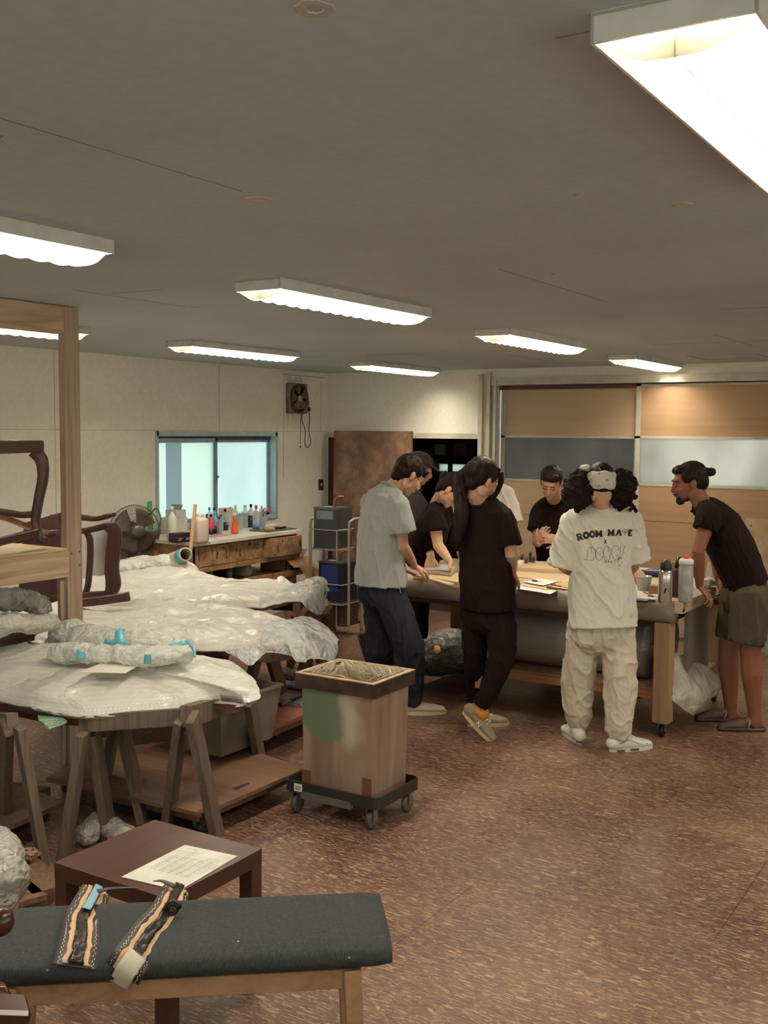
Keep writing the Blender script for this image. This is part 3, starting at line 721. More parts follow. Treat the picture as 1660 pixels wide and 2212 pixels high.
for k, s_ in enumerate((-1, 1)):
    rg = MB(); cc = V((q[0]+.02, q[1]+.03+.03*s_, BZ+.155))
    rg.tube([cc+V((0, math.cos(an)*.016, math.sin(an)*.022)) for an in [2*math.pi*i/12 for i in range(12)]], .004, 6, closed=True)
    obj('scissor_handle', rg, RD, t)
q = (-5.66, 7.26, .89)
t = thing('tool_tray', 'shallow tray with tools and a rolled cloth at the right end of the workbench', 'tray', (q[0], q[1], BZ))
obj('tray', MB().box((q[0]-.12, q[1]-.18, BZ), (q[0]+.1, q[1]+.2, BZ+.012), bev=.003), plain('tray_dark', S(92, 80, 70), .5), t)
tag(obj('cloth_roll', MB().tube([(q[0]-.02, q[1]-.08, BZ+.035), (q[0]-.04, q[1]+.1, BZ+.035)], .02, 10), W_, smooth=True), 'white rolled cloth lying in the tool tray', 'cloth')
tag(obj('sponge', MB().box((q[0]+.01, q[1]-.14, BZ+.013), (q[0]+.07, q[1]-.07, BZ+.035), bev=.006), plain('sponge_orange', S(222, 172, 110), .9)), 'pale orange sponge in the tool tray', 'sponge')
tag(obj('pliers', MB().tube([(q[0]+.05, q[1]-.03, BZ+.022), (q[0]+.03, q[1]+.13, BZ+.022)], .008, 6).tube([(q[0]+.07, q[1]-.01, BZ+.022), (q[0]+.03, q[1]+.13, BZ+.022)], .008, 6), BK), 'black handled pliers lying in the tool tray', 'pliers')
# stick leaning on the bench, green strip by the window
tag(obj('wooden_stick', MB().beam((-5.46, 5.988, 0.82), (-5.52, 6.114, 1.181), .022, .022), wood('stick_wood', S(214, 182, 140), S(176, 140, 100), 'z', 1, .6, False)), 'pale square wooden stick standing upright before the left end of the workbench', 'stick')
tag(obj('plastic_strip', MB().beam((-6.2, 6.337, 0.912), (-6.2, 6.319, 1.167), .05, .006, up=(1, 0, 0)), plain('green_plastic', S(96, 170, 116), .4)), 'green plastic strip leaning on the wall left of the window', 'strip')
# goods on the lower shelf
def glass_jar(p, r, h_, mt, lb, axis=(0, 0, 1)):
    ax = V(axis); t = obj('glass_jar', MB().lathe(V(p), [(r, 0), (r, h_), (r*.9, h_), (r*.9, .01), (.001, .01)], 18, axis), mt, smooth=True); return tag(t, lb, 'jar', 'jars on the bench shelf')
jy = [6.562, 6.836, 7.35]
glass_jar((-5.72, jy[0]-.1, .531), .055, .12, CL, 'clear glass jar at the left of the bench shelf')
glass_jar((-5.62, jy[0]+.06, .531), .028, .12, plain('steel_can', S(120, 124, 128), .35, .7), 'steel cylinder next to the left glass jar on the bench shelf')
glass_jar((-5.60, jy[1], .588), .057, .13, CL, 'clear glass vessel lying on its side on the bench shelf', (-1, .1, 0))
t = thing('plastic_jug', 'white round jug lying on the bench shelf with its mouth to the front', 'jug', (-5.60, jy[2], .588))
obj('body', MB().lathe((-5.60, jy[2], .588), [(.02, 0), (.04, .015), (.057, .045), (.057, .16), (.035, .18)], 18, (-1, 0, 0)), W_, t, True)
obj('mouth', MB().lathe((-5.595, jy[2], .588), [(.022, 0), (.022, .02), (.001, .021)], 14, (-1, 0, 0)), plain('grey_plastic', S(130, 122, 112), .5), t, True)
# open carton by the bench right end
M_card = plain('cardboard', S(160, 126, 92), .8); M_card2 = plain('cardboard_light', S(196, 158, 116), .8)
cx, cy = -6.638, 8.964
cx, cy, cz = -5.68, 7.40, .531
t = thing('open_carton', 'open cardboard box with flaps at the right end of the bench shelf', 'box', (cx, cy, cz))
bz = MB().box((cx-.14, cy-.12, cz), (cx+.14, cy-.114, cz+.11)).box((cx-.14, cy+.114, cz), (cx+.14, cy+.12, cz+.11)).box((cx-.14, cy-.12, cz), (cx-.134, cy+.12, cz+.11)).box((cx+.134, cy-.12, cz), (cx+.14, cy+.12, cz+.11)).box((cx-.14, cy-.12, cz), (cx+.14, cy+.12, cz+.006))
obj('body', bz, M_card, t)
fx_ = BX1-.005
obj('flap', MB().prism([(cx+.14, cy-.02, cz+.11), (cx+.14, cy+.2, cz+.11), (cx+.30, cy+.26, cz-.09), (cx+.30, cy+.0, cz-.09)], (.004, 0, .004)), M_card2, t)
obj('flap', MB().prism([(cx+.14, cy-.12, cz+.11), (cx+.14, cy+.0, cz+.11), (cx+.26, cy-.04, cz+.05), (cx+.26, cy-.16, cz+.05)], (0, 0, .005)), M_card, t)
obj('flap', MB().prism([(cx-.14, cy+.12, cz+.11), (cx+.14, cy+.12, cz+.11), (cx+.13, cy+.2, cz+.17), (cx-.13, cy+.2, cz+.17)], (0, .006, 0)), M_card, t)
# ------------------------------------------------ standing electric fan
fc = V((-6.017, 5.969, 0.958)); r_ = .205
ax = (V((0, 0, 1.7))-fc); ax.z = 0; ax.normalize(); ax = (ax+RT*.42+UP*.06).normalized()
u = ax.cross(UP).normalized(); v2 = u.cross(ax).normalized()
M_cage = plain('fan_cage_metal', S(92, 86, 80), .35, .5); M_fan = plain('fan_body_brown', S(94, 74, 64), .5)
t = thing('standing_fan', 'large dusty wire caged fan on a stand left of the workbench', 'fan', (fc.x, fc.y, 0))
cg = MB(); nsp = 64
for k in range(nsp):
    an = 2*math.pi*k/nsp; d = u*math.cos(an)+v2*math.sin(an); e = u*math.cos(an+.35)+v2*math.sin(an+.35)
    cg.tube([fc+ax*.07+d*.06, fc+ax*.066+(d+e).normalized()*r_*.6, fc+ax*.045+e*r_*.9, fc+e*r_, fc-ax*.04+e*r_*.9, fc-ax*.07+d*.07], .0011, 3, False)
for rr, dd in ((r_, 0), (r_*.93, .04), (r_*.7, .06), (r_*.45, .068), (.06, .07), (r_*.8, -.055)):
    cg.tube([fc+ax*dd+(u*math.cos(a_)+v2*math.sin(a_))*rr for a_ in [2*math.pi*i/40 for i in range(40)]], .0035 if rr == r_ else .0016, 5, closed=True)
obj('cage', cg, M_cage, t, True)
obj('hub_badge', MB().lathe(fc+ax*.066, [(.058, 0), (.058, .008), (.03, .014), (.001, .014)], 24, ax), M_cage, t, True)
obj('motor', MB().lathe(fc-ax*.05, [(.05, .02), (.075, 0), (.08, -.08), (.05, -.14), (.001, -.145)], 20, ax), M_fan, t, True)
fb = MB()
for k in range(4):
    a0 = k*math.pi/2
    def g(i, j, a0=a0):
        an = a0+i*1.25; rr = .04+j*(r_*.88-.04); return fc+ax*(.015-.05*(i-.5))+(u*math.cos(an)+v2*math.sin(an))*rr
    fb.grid(g, 8, 4)
obj('blade_set', fb, M_fan, t, True, solid=.002)
sp = fc-ax*.10
obj('pole', MB().tube([(sp.x, sp.y, .03), (sp.x, sp.y, fc.z)], .018, 12), M_fan, t, True)
obj('foot', MB().lathe((sp.x, sp.y, 0), [(.2, 0), (.2, .012), (.05, .03), (.02, .05)], 24), M_fan, t, True)
ha = MB(); ha.tube(smooth_path([fc-ax*.05+u*-.05+v2*.08, V((-5.912, 6.034, 1.096)), V((-5.872, 6.059, 1.14)), V((-5.845, 6.076, 1.061)), V((-5.865, 6.064, 0.898))]), .006, 6)
tag(obj('power_cord', ha, plain('cord_teal', S(70, 88, 84), .5), smooth=True), 'dark cord looping up beside the fan', 'cord')
# cardboard tube with blue tape
a = V((-5.025, 5.468, 0.895)); d = (V((-5.479, 5.715, 0.776))-a).normalized(); e = a+d*.62
t = thing('cardboard_tube', 'cardboard tube with cyan tape round its open end behind the wrapped table', 'tube', a)
obj('tube', MB().lathe(a, [(.040, 0), (.047, 0), (.047, .62), (.040, .62), (.040, 0)], 24, d, caps=False), plain('tube_card', S(206, 190, 168), .7), t, True)
obj('tape', MB().lathe(a, [(.048, .02), (.0485, .02), (.0485, .12), (.048, .12)], 24, d, caps=False), plain('cyan_tape', S(80, 180, 200), .4), t, True)

# ================================================================== rack of square cans
def can(lb, cx, cy, z, blue=False):
    t = thing('square_can', lb, 'can', (cx, cy, z), 'square tin cans on the cart'); s = .119; hh = .35
    mt = plain('tin_blue', S(44, 44, 60), .35, .4, var=.25, nscale=3) if blue else plain('tin_grey', S(92, 96, 106), .3, .7, var=.2, nscale=3)
    obj('body', MB().box((cx-s, cy-s, z), (cx+s, cy+s, z+hh), bev=.006), mt, t)
    obj('seam_rim', MB().box((cx-s-.002, cy-s-.002, z+hh-.012), (cx+s+.002, cy+s+.002, z+hh+.003)).box((cx-s-.002, cy-s-.002, z), (cx+s+.002, cy+s+.002, z+.01)), plain('tin_edge', S(120, 122, 128), .3, .7), t)
    obj('label', MB().box((cx-s*.75, cy-s-.0015, z+hh*(.3 if blue else .72)), (cx+s*.7, cy-s-.0005, z+hh*.93)) , plain('tin_label_blue' if blue else 'tin_label', S(40, 50, 112) if blue else S(128, 138, 150), .4), t)
    sp = MB(); c0 = V((cx+.04, cy-.03, z+hh)); sp.tube(smooth_path([c0, c0+V((0, 0, .05)), c0+V((.02, .01, .085)), c0+V((.07, .03, .09))]), .013, 8)
    obj('spout', sp, plain('spout_brown', S(120, 76, 62), .4), t, True)
    obj('tag', MB().box((cx-.06, cy-.06, z+hh+.003), (cx+.01, cy-.02, z+hh+.006)), W_, t)
    return t
c1 = (-5.11, 7.42, 0.745); c2 = (-5.015, 7.361, 0.293)
can('upper grey square tin can with a curved spout on the tube cart', c1[0]-.119, c1[1]+.119, c1[2])
can('lower dark blue square tin can with a spout on the tube cart', c2[0]-.119, c2[1]+.119, c2[2], True)
t = thing('can_cart', 'cream tubular steel cart holding two square tin cans near the corner', 'cart', (c1[0]-.12, c1[1]+.12, 0))
M_tb = plain('cream_tube', S(168, 160, 144), .4, .1)
fm = MB()
for (xa, ya, xb, yb_) in ((-.26, -.06, -.26, -.27), ):
    pass
x0, y0 = c1[0]-.12, c1[1]+.12
za = c1[2]
hl = .15
for sx, nm in ((-1, 'left'), (1, 'right')):
    xx = x0+(-.17 if sx < 0 else .235)
    f2 = MB(); top = 1.0
    f2.tube(smooth_path([V((xx, y0-.1, 0.02)), V((xx, y0-.1, .5)), V((xx, y0-.1, top-.08)), V((xx, y0-.07, top-.01)), V((xx, y0+.05, top)), V((xx, y0+.1, top-.08)), V((xx, y0+.1, .5)), V((xx, y0+.1, 0.02))], 5), .012, 8)
    obj('side_loop', f2, M_tb, t, True)
for z, cxx, cyy in ((za-.008, x0, y0), (za+.16, x0, y0), (c2[2]-.008, c2[0]-.119, c2[1]+.119), (c2[2]+.16, c2[0]-.119, c2[1]+.119)):
    rg = MB(); s = .128
    pts = [(cxx-s, cyy-s, z), (cxx+s, cyy-s, z), (cxx+s, cyy+s, z), (cxx-s, cyy+s, z)]
    for k in range(4): rg.tube([pts[k], pts[(k+1) % 4]], .006, 6)
    rg.tube([(x0-.17, cyy-.05, z), (cxx-s, cyy-.05, z)], .005, 6).tube([(x0+.24, cyy-.05, z), (cxx+s, cyy-.05, z)], .005, 6)
    obj('can_ring', rg, M_tb, t, True)
for k in (-1, 1):
    obj('upright_rod', MB().tube([(x0+k*.132, y0-.132, .08), (x0+k*.132, y0-.132, za+.17)], .006, 6), M_tb, t)
bs = MB().tube([(x0-.24, y0-.1, .1), (x0+.24, y0-.1, .1)], .012, 8).tube([(x0-.24, y0+.1, .1), (x0+.24, y0+.1, .1)], .012, 8).box((x0-.2, y0-.1, .085), (x0+.2, y0+.1, c2[2]-.015))
obj('base_bars', bs, plain('cart_base', S(70, 50, 42), .6), t)

# ================================================================== plastic covered tables at left
F_sheet = film('milky_sheet', S(240, 234, 224), .90, .34, 5.5, .6)
F_bub = film('bubble_sheet', S(244, 242, 232), .93, .18, 3.2, .6, 80)
F_loose = film('loose_film', S(230, 232, 226), .30, .14, 9.0, .7)
F_bun = film('bundle_bubble', S(250, 250, 240), .58, .12, 7.0, .7, 70)
def drape(name, pts, mat, parent=None, crown=.03, amp=.02, nsc=3.5, lip=.05, tuck=.03, rad=26, seg=160, seed=0.0, creases=1.0, cover=.86, top=None):
    """sheet laid over a table: pts = rim points with their heights, laid smoothly; lumps and creases are real relief"""
    P = [V(p) for p in pts]; n = len(P)
    # close Catmull-Rom and resample evenly
    dense = []
    for i in range(n):
        a, b, c, d = P[(i-1) % n], P[i], P[(i+1) % n], P[(i+2) % n]
        for k in range(10):
            t_ = k/10; q1 = .5*((2*b)+(c-a)*t_+(2*a-5*b+4*c-d)*t_*t_+(3*b-a-3*c+d)*t_**3)
            dense.append(q1.lerp(b.lerp(c, t_), .35))
    L_ = [0]
    for i in range(len(dense)): L_.append(L_[-1]+(dense[(i+1) % len(dense)]-dense[i]).length)
    rim = []; j = 0
    for k in range(seg):
        s_ = L_[-1]*k/seg
        while L_[j+1] < s_: j += 1
        f = (s_-L_[j])/max(1e-6, L_[j+1]-L_[j]); rim.append(dense[j].lerp(dense[(j+1) % len(dense)], f))
    c = sum(rim, V((0, 0, 0)))/seg
    zt_ = top if top is not None else sum(p.z for p in rim)/seg+crown
    mb = MB(); rows = []
    def relief(x, y, z):
        p = V((x, y, seed)); n1 = noise.fractal(p*nsc, 1.0, 2.0, 3)
        r1 = 1-min(1, abs(noise.noise(V((x*nsc*1.1+3, y*nsc*1.9, seed+5))))*3.2)
        r2 = 1-min(1, abs(noise.noise(V((x*nsc*3.1-7, y*nsc*2.3, seed+9))))*3.4)
        return amp*(n1*.7+creases*(r1*.55+r2*.3))
    for i in range(1, rad+1):
        u_ = i/rad; row = []
        for p in rim:
            x = c.x+(p.x-c.x)*u_; y = c.y+(p.y-c.y)*u_
            bl_ = min(1, max(0, (u_-cover)/(1-cover))); far = p.z*1.0
            zz = zt_*(1-u_**2)+(far+crown*.6)*u_**2 if u_ < 1 else far
            zz = zz*(1-bl_**2*.0)-(crown*.6)*(bl_**3)
            row.append(V((x, y, zz+relief(x, y, 0)*(1-.45*bl_))))
        rows.append(row)
    for k, (dn, inw) in enumerate(((.35, -.004), (.8, .004), (1.0, tuck))):
        row = []
        for idx, p in enumerate(rim):
            d = (c-p); d.z = 0; d.normalize()
            wv = .012*noise.noise(V((idx*.35, seed, k*.1)))
            row.append(p+d*(inw+wv)-UP*(lip*dn*(1+.7*noise.noise(V((idx*.12, seed+2, 0)))))+UP*relief(p.x, p.y, 0)*.5)
        rows.append(row)
    cv = mb.bm.verts.new(V((c.x, c.y, zt_+relief(c.x, c.y, 0)))); vr = [[mb.bm.verts.new(p) for p in r] for r in rows]
    for k in range(seg): mb.bm.faces.new((cv, vr[0][k], vr[0][(k+1) % seg]))
    for i in range(len(vr)-1):
        for k in range(seg): mb.bm.faces.new((vr[i][k], vr[i+1][k], vr[i+1][(k+1) % seg], vr[i][(k+1) % seg]))
    return obj(name, mb, mat, parent, True, solid=.0)
M_top = wood('table_board_brown', S(96, 66, 50), S(66, 42, 32), 'x', 1, .6, False)
M_saw = wood('dusty_sawhorse', S(112, 98, 86), S(84, 70, 60), 'z', 1.2, .7, False, bump=.1)
M_saw2 = wood('brown_sawhorse', S(122, 94, 76), S(90, 64, 50), 'z', 1.2, .65, False, bump=.1)
def slab(name, pts, z0, z1, mat, parent=None):
    return obj(name, MB().prism([(p[0], p[1], z0) for p in pts], (0, 0, z1-z0)), mat, parent)
# --- nearest bubble wrapped table
NP = [(-4.322, 2.9, 0.74), (-4.094, 3.095, 0.75), (-3.896, 3.263, 0.755), (-3.72, 3.416, 0.745), (-3.52, 3.6, 0.715), (-3.344, 3.711, 0.69), (-3.199, 3.801, 0.665), (-3.037, 3.739, 0.63), (-2.904, 3.629, 0.59), (-2.925, 3.568, 0.575), (-3.058, 3.524, 0.58), (-3.099, 3.405, 0.585), (-3.067, 3.255, 0.59), (-3.184, 3.106, 0.59), (-3.31, 2.97, 0.59), (-3.51, 2.922, 0.6), (-3.741, 2.915, 0.61), (-4.049, 2.868, 0.63)]
t = thing('folding_table', 'bare board table top under the bubble wrap nearest the camera, on sawhorses', 'table top', (-3.2, 3.3, .53))
cN = sum((V(p) for p in NP), V((0, 0, 0)))/len(NP)
slab('board', [tuple(cN+(V(p)-cN)*.90) for p in NP], .525, .55, M_top, t)
o = drape('bubble_wrap_sheet', NP, F_bub, None, .035, .016, 2.6, .03, .03, 30, 200, 1.0, 1.0, .88, .70)
tag(o, 'big bubble wrapped slab covering the table nearest the camera', 'bubble wrap')
# patches of clear tape on it
tp = MB()
tag(obj('paper_sheet', MB().prism([(-3.44, 3.08, 0.725), (-3.465, 3.22, 0.73), (-3.327, 3.318, 0.725), (-3.276, 3.185, 0.72)], (0, 0, .002)), plain('paper_white', S(226, 222, 210), .7)), 'white sheet of paper lying under the taped bubble bundle', 'paper')
o = obj('green_wrap_corner', MB().prism([(-3.506, 2.917, 0.555), (-3.408, 2.961, 0.55), (-3.374, 2.955, 0.545), (-3.376, 2.861, 0.54), (-3.461, 2.884, 0.55)], (0, 0, .012)), film('green_film', S(176, 214, 184), .8, .2))
tag(o, 'pale green plastic corner sticking out below the bubble wrapped slab', 'plastic')
# bundle with blue tape
t = thing('wrapped_bundle', 'roll of bubble wrapped pieces bound with blue tape on the nearest table', 'bundle', (-3.581, 3.482, 0.7))
def lump(path, rad_, amp=.012, sc=14, voxel=.008, seed=0, sq=.8):
    pr = [loft(smooth_path(path, 3), [(r, r*sq) for r in rad_], UP.cross(V(path[-1])-V(path[0])), 20)]
    def fn(p, n):
        return n*(amp*(noise.noise(p*sc+V((seed,)*3))+.5*(1-min(1, 3*abs(noise.noise(p*sc*1.7+V((seed+4,)*3)))))))
    return fuse(pr, voxel, 1, fn)
def rr_(path, f): 
    n = (len(path)-1)*3+1; return [f(i/(n-1)) for i in range(n)]
pth = [(-3.847, 3.433, 0.754), (-3.614, 3.402, 0.775), (-3.453, 3.444, 0.775), (-3.302, 3.538, 0.777)]
obj('bubble_roll', lump(pth, rr_(pth, lambda u: .085+.012*math.sin(u*9)), .012, 16, .008, 1), F_bun, t)
pth = [(-3.971, 3.415, 0.721), (-3.914, 3.45, 0.773), (-3.833, 3.477, 0.777)]
obj('bubble_fold', lump(pth, rr_(pth, lambda u: .06+.03*math.sin(u*3.1)), .016, 16, .008, 3), F_bun, t)
pth = [(-3.724, 3.215, 0.751), (-3.514, 3.252, 0.765), (-3.327, 3.345, 0.761), (-3.214, 3.487, 0.76)]
obj('bubble_roll', lump(pth, rr_(pth, lambda u: .052+.008*math.sin(u*12)), .010, 20, .007, 5), F_bun, t)
M_btape = film('blue_tape', S(110, 198, 220), .92, .25, 6, .2)
def strip(pts, w_, name='blue_tape', up=None):
    P = smooth_path(pts, 5); mb = MB(); rows = []
    for i, p in enumerate(P):
        d = (P[min(len(P)-1, i+1)]-P[max(0, i-1)]).normalized(); v_ = V(p); cdir = (V((0, 0, 1.75))-v_).normalized()
        s_ = d.cross(up or cdir).normalized()*w_/2; p = p+cdir*.022; rows.append((p-s_, p+s_))
    for i in range(len(rows)-1):
        a_, b_ = rows[i]; c_, d_ = rows[i+1]
        mb.bm.faces.new([mb.bm.verts.new(x) for x in (a_, b_, d_, c_)])
    bmesh.ops.remove_doubles(mb.bm, verts=mb.bm.verts, dist=1e-5)
    return obj(name, mb, M_btape, t, True, solid=.002)
strip([(-3.497, 3.381, 0.859), (-3.482, 3.355, 0.835), (-3.453, 3.337, 0.799), (-3.424, 3.344, 0.789)], .04)
strip([(-3.546, 3.326, 0.807), (-3.453, 3.337, 0.797), (-3.356, 3.375, 0.783), (-3.276, 3.436, 0.79), (-3.224, 3.504, 0.806)], .022)
strip([(-3.642, 3.29, 0.794), (-3.58, 3.223, 0.783), (-3.545, 3.185, 0.751)], .036)
strip([(-3.274, 3.32, 0.778), (-3.285, 3.325, 0.735)], .03)
strip([(-3.237, 3.519, 0.81), (-3.182, 3.507, 0.785), (-3.163, 3.495, 0.748)], .012)
# --- middle table
MP = [(-4.84, 3.906, 0.74), (-4.795, 4.095, 0.75), (-4.666, 4.222, 0.745), (-4.589, 4.417, 0.745), (-4.412, 4.478, 0.745), (-4.197, 4.603, 0.74), (-4.04, 4.626, 0.73), (-3.867, 4.74, 0.72), (-3.643, 4.731, 0.69), (-3.515, 4.756, 0.66), (-3.42, 4.585, 0.64), (-3.432, 4.438, 0.64), (-3.466, 4.267, 0.64), (-3.504, 4.099, 0.64), (-3.606, 4.015, 0.645), (-3.813, 3.9, 0.65), (-4.079, 3.745, 0.66), (-4.382, 3.591, 0.68)]
t = thing('folding_table', 'brown board table top under the milky sheet, middle one of three, on sawhorses', 'table top', (-3.7, 4.4, .6))
slab('board', [(-3.518, 4.108, 0.62), (-3.462, 4.587, 0.62), (-4.006, 4.998, 0.62), (-5.134, 4.42, 0.62), (-4.547, 3.726, 0.62), (-3.901, 3.989, 0.62)], .60, .628, M_top, t)
obj('apron', MB().beam((-3.855, 4.255, 0.57), (-3.626, 4.252, 0.57), .03, .07), M_top, t)
o = drape('plastic_sheet', MP, F_sheet, None, .03, .017, 3.6, .02, .02, 34, 200, 4.0, 1.2, .9, .73)
tag(o, 'milky plastic sheet over the middle table', 'plastic sheet')
def loose(lb, pts_top, pts_bot, bulge, amp, seed, mat=F_loose, name='loose_plastic'):
    """thin hanging film between an upper and a lower edge, bellied outwards"""
    A = smooth_path(pts_top, 8); B2 = smooth_path(pts_bot, 8); n = len(A)-1; mb = MB()
    def g(u_, v_):
        i = min(n-1, int(u_*n)); f = u_*n-i; a_ = A[i].lerp(A[i+1], f); b_ = B2[i].lerp(B2[i+1], f)
        p = a_.lerp(b_, v_)+V(bulge)*math.sin(v_*math.pi)
        w_ = noise.noise(p*9+V((seed,)*3))+.6*(1-min(1, 3*abs(noise.noise(p*13+V((seed+3,)*3)))))
        return p+V((-.5, -.8, .5))*amp*w_
    mb.grid(g, 60, 26)
    o = obj(name, mb, mat, None, True); return tag(o, lb, 'plastic sheet')
loose('clear loose film end hanging off the right of the middle table', [(-3.568, 4.551, 0.704), (-3.51, 4.705, 0.705), (-3.469, 4.789, 0.707), (-3.414, 4.883, 0.641), (-3.335, 4.873, 0.577)], [(-3.432, 4.282, 0.636), (-3.31, 4.358, 0.645), (-3.24, 4.343, 0.569), (-3.226, 4.529, 0.547), (-3.265, 4.74, 0.478)], (.02, -.02, .05), .02, 1)
loose('grey film flap hanging below the near edge of the middle table', [(-3.417, 3.997, 0.663), (-3.397, 4.127, 0.659), (-3.361, 4.268, 0.664), (-3.316, 4.413, 0.669), (-3.242, 4.46, 0.636)], [(-3.34, 3.986, 0.651), (-3.31, 4.063, 0.587), (-3.334, 4.226, 0.617), (-3.3, 4.364, 0.587), (-3.289, 4.43, 0.547)], (.0, -.02, 0), .012, 6)
# --- far table
FP = [(-5.279, 4.66, 0.76), (-5.258, 5.088, 0.78), (-5.186, 5.401, 0.79), (-4.867, 5.423, 0.78), (-4.589, 5.385, 0.75), (-4.401, 5.419, 0.74), (-4.383, 5.616, 0.74), (-4.236, 5.677, 0.72), (-4.049, 5.568, 0.7), (-3.938, 5.351, 0.69), (-3.989, 5.205, 0.69), (-3.998, 4.987, 0.69), (-4.128, 4.886, 0.7), (-4.348, 4.721, 0.71), (-4.636, 4.552, 0.72), (-4.863, 4.361, 0.73)]
t = thing('folding_table', 'board table top under the farthest milky sheet, its right corner showing bare wood', 'table top', (-4.8, 5.2, .6))
slab('board', [(-4.056, 5.042, 0.66), (-4.051, 5.455, 0.66), (-4.105, 5.604, 0.66), (-4.682, 5.841, 0.66), (-5.681, 5.223, 0.66), (-5.07, 4.659, 0.66)], .645, .67, wood('table_board_tan', S(150, 112, 78), S(120, 84, 58), 'x', 1, .6, False), t)
obj('underframe', MB().prism([(-4.331, 5.549, 0.56), (-4.036, 5.664, 0.56), (-4.573, 6.186, 0.56), (-4.861, 5.854, 0.56)], (0, 0, .08)), M_top, t)
o = drape('plastic_sheet', FP, F_sheet, None, .03, .020, 3.6, .02, .02, 34, 200, 9.0, 1.2, .9, .76)
tag(o, 'milky plastic sheet over the farthest of the three tables', 'plastic sheet')
loose('clear loose film end puffed up off the right of the farthest table', [(-4.204, 5.509, 0.73), (-4.114, 5.565, 0.762), (-4.038, 5.613, 0.799), (-4.002, 5.694, 0.78), (-4.013, 5.747, 0.696)], [(-3.997, 5.285, 0.682), (-3.935, 5.324, 0.682), (-3.891, 5.351, 0.63), (-3.89, 5.47, 0.587), (-3.955, 5.665, 0.62)], (.02, -.04, .02), .02, 3)
loose('upright white plastic flap on the farthest table', [(-4.304, 5.565, 0.777), (-4.289, 5.575, 0.787), (-4.265, 5.589, 0.781), (-4.218, 5.618, 0.735)], [(-4.294, 5.512, 0.655), (-4.243, 5.485, 0.663), (-4.212, 5.505, 0.669), (-4.186, 5.521, 0.676)], (.01, -.02, 0), .006, 8, F_sheet, 'plastic_flap')
pth = [(-5.499, 5.29, 0.723), (-5.447, 5.44, 0.753), (-5.308, 5.527, 0.768), (-5.086, 5.548, 0.743)]
o = obj('wrapped_pillow', lump(pth, rr_(pth, lambda u: .10-.03*abs(u-.45)), .02, 9, .012, 2, 1.0), F_sheet, None)
tag(o, 'puffed plastic wrapped lump at the back of the farthest table', 'wrapped lump')
# sawhorses
def sawhorse(lb, beam, legs, mat, w_=.085, th=.035, ties=()):
    a_, b_ = V(beam[0]), V(beam[1]); t = thing('sawhorse', lb, 'sawhorse', ((a_.x+b_.x)/2, (a_.y+b_.y)/2, 0), 'sawhorses under the covered tables')
    obj('top_beam', MB().beam(a_, b_, .045, .09, bev=.002), mat, t)
    for p, q_ in legs:
        p = V(p); q_ = V(q_); d = (q_-p); ac = (b_-a_); ac.z = 0
        n_ = d.cross(ac).normalized()
        obj('leg', MB().beam(p, q_, w_, th, up=n_, bev=.002), mat, t)
    for p, q_ in ties: obj('tie', MB().beam(p, q_, .02, .07), mat, t)
    return t
sawhorse('dusty sawhorse under the nearest table at the left edge of the photo', ((-3.443, 2.742, 0.578), (-4.227, 3.137, 0.376)), [((-3.464, 2.729, 0.569), (-3.794, 2.962, 0.0)), ((-3.38, 2.723, 0.58), (-3.304, 2.773, 0.0)), ((-4.141, 3.073, 0.404), (-4.11, 2.99, 0.0)), ((-4.123, 3.084, 0.404), (-4.005, 3.059, 0.0))], M_saw, .10)
sawhorse('dusty sawhorse under the nearest table, directly behind the dark low table', ((-3.322, 2.995, 0.513), (-3.684, 3.594, 0.363)), [((-3.284, 2.96, 0.518), (-3.35, 2.907, 0.0)), ((-3.328, 3.05, 0.495), (-3.34, 3.151, 0.0)), ((-3.523, 3.4, 0.423), (-3.342, 3.356, 0.0)), ((-3.619, 3.457, 0.395), (-3.702, 3.438, 0.0))], M_saw, .11)
sawhorse('dusty sawhorse under the right end of the nearest table', ((-2.967, 3.217, 0.574), (-3.289, 3.959, 0.44)), [((-2.993, 3.224, 0.565), (-3.236, 3.392, 0.0)), ((-2.929, 3.217, 0.58), (-2.97, 3.418, 0.0)), ((-3.251, 3.983, 0.441), (-3.379, 4.232, 0.0)), ((-3.336, 3.988, 0.42), (-3.648, 4.23, 0.0))], M_saw, .095, ties=[((-3.306, 3.005, 0.544), (-3.009, 3.249, 0.561))])
sawhorse('brown sawhorse under the right end of the middle table', ((-3.381, 4.255, 0.606), (-3.596, 4.946, 0.487)), [((-3.475, 4.432, 0.569), (-3.894, 5.08, 0.15)), ((-3.409, 4.237, 0.598), (-3.94, 4.784, 0.15)), ((-3.573, 4.901, 0.481), (-4.295, 5.78, 0.0)), ((-3.546, 4.977, 0.471), (-4.06, 5.842, 0.0))], M_saw2, .075)
sawhorse('brown sawhorse under the right end of the farthest table', ((-3.96, 5.308, 0.629), (-4.203, 5.982, 0.531)), [((-3.96, 5.308, 0.618), (-4.718, 6.257, 0.0)), ((-3.923, 5.331, 0.618), (-4.651, 6.397, 0.0)), ((-4.217, 5.973, 0.518), (-5.101, 7.16, 0.0)), ((-4.195, 5.987, 0.519), (-4.999, 7.23, 0.0))], M_saw2, .07)
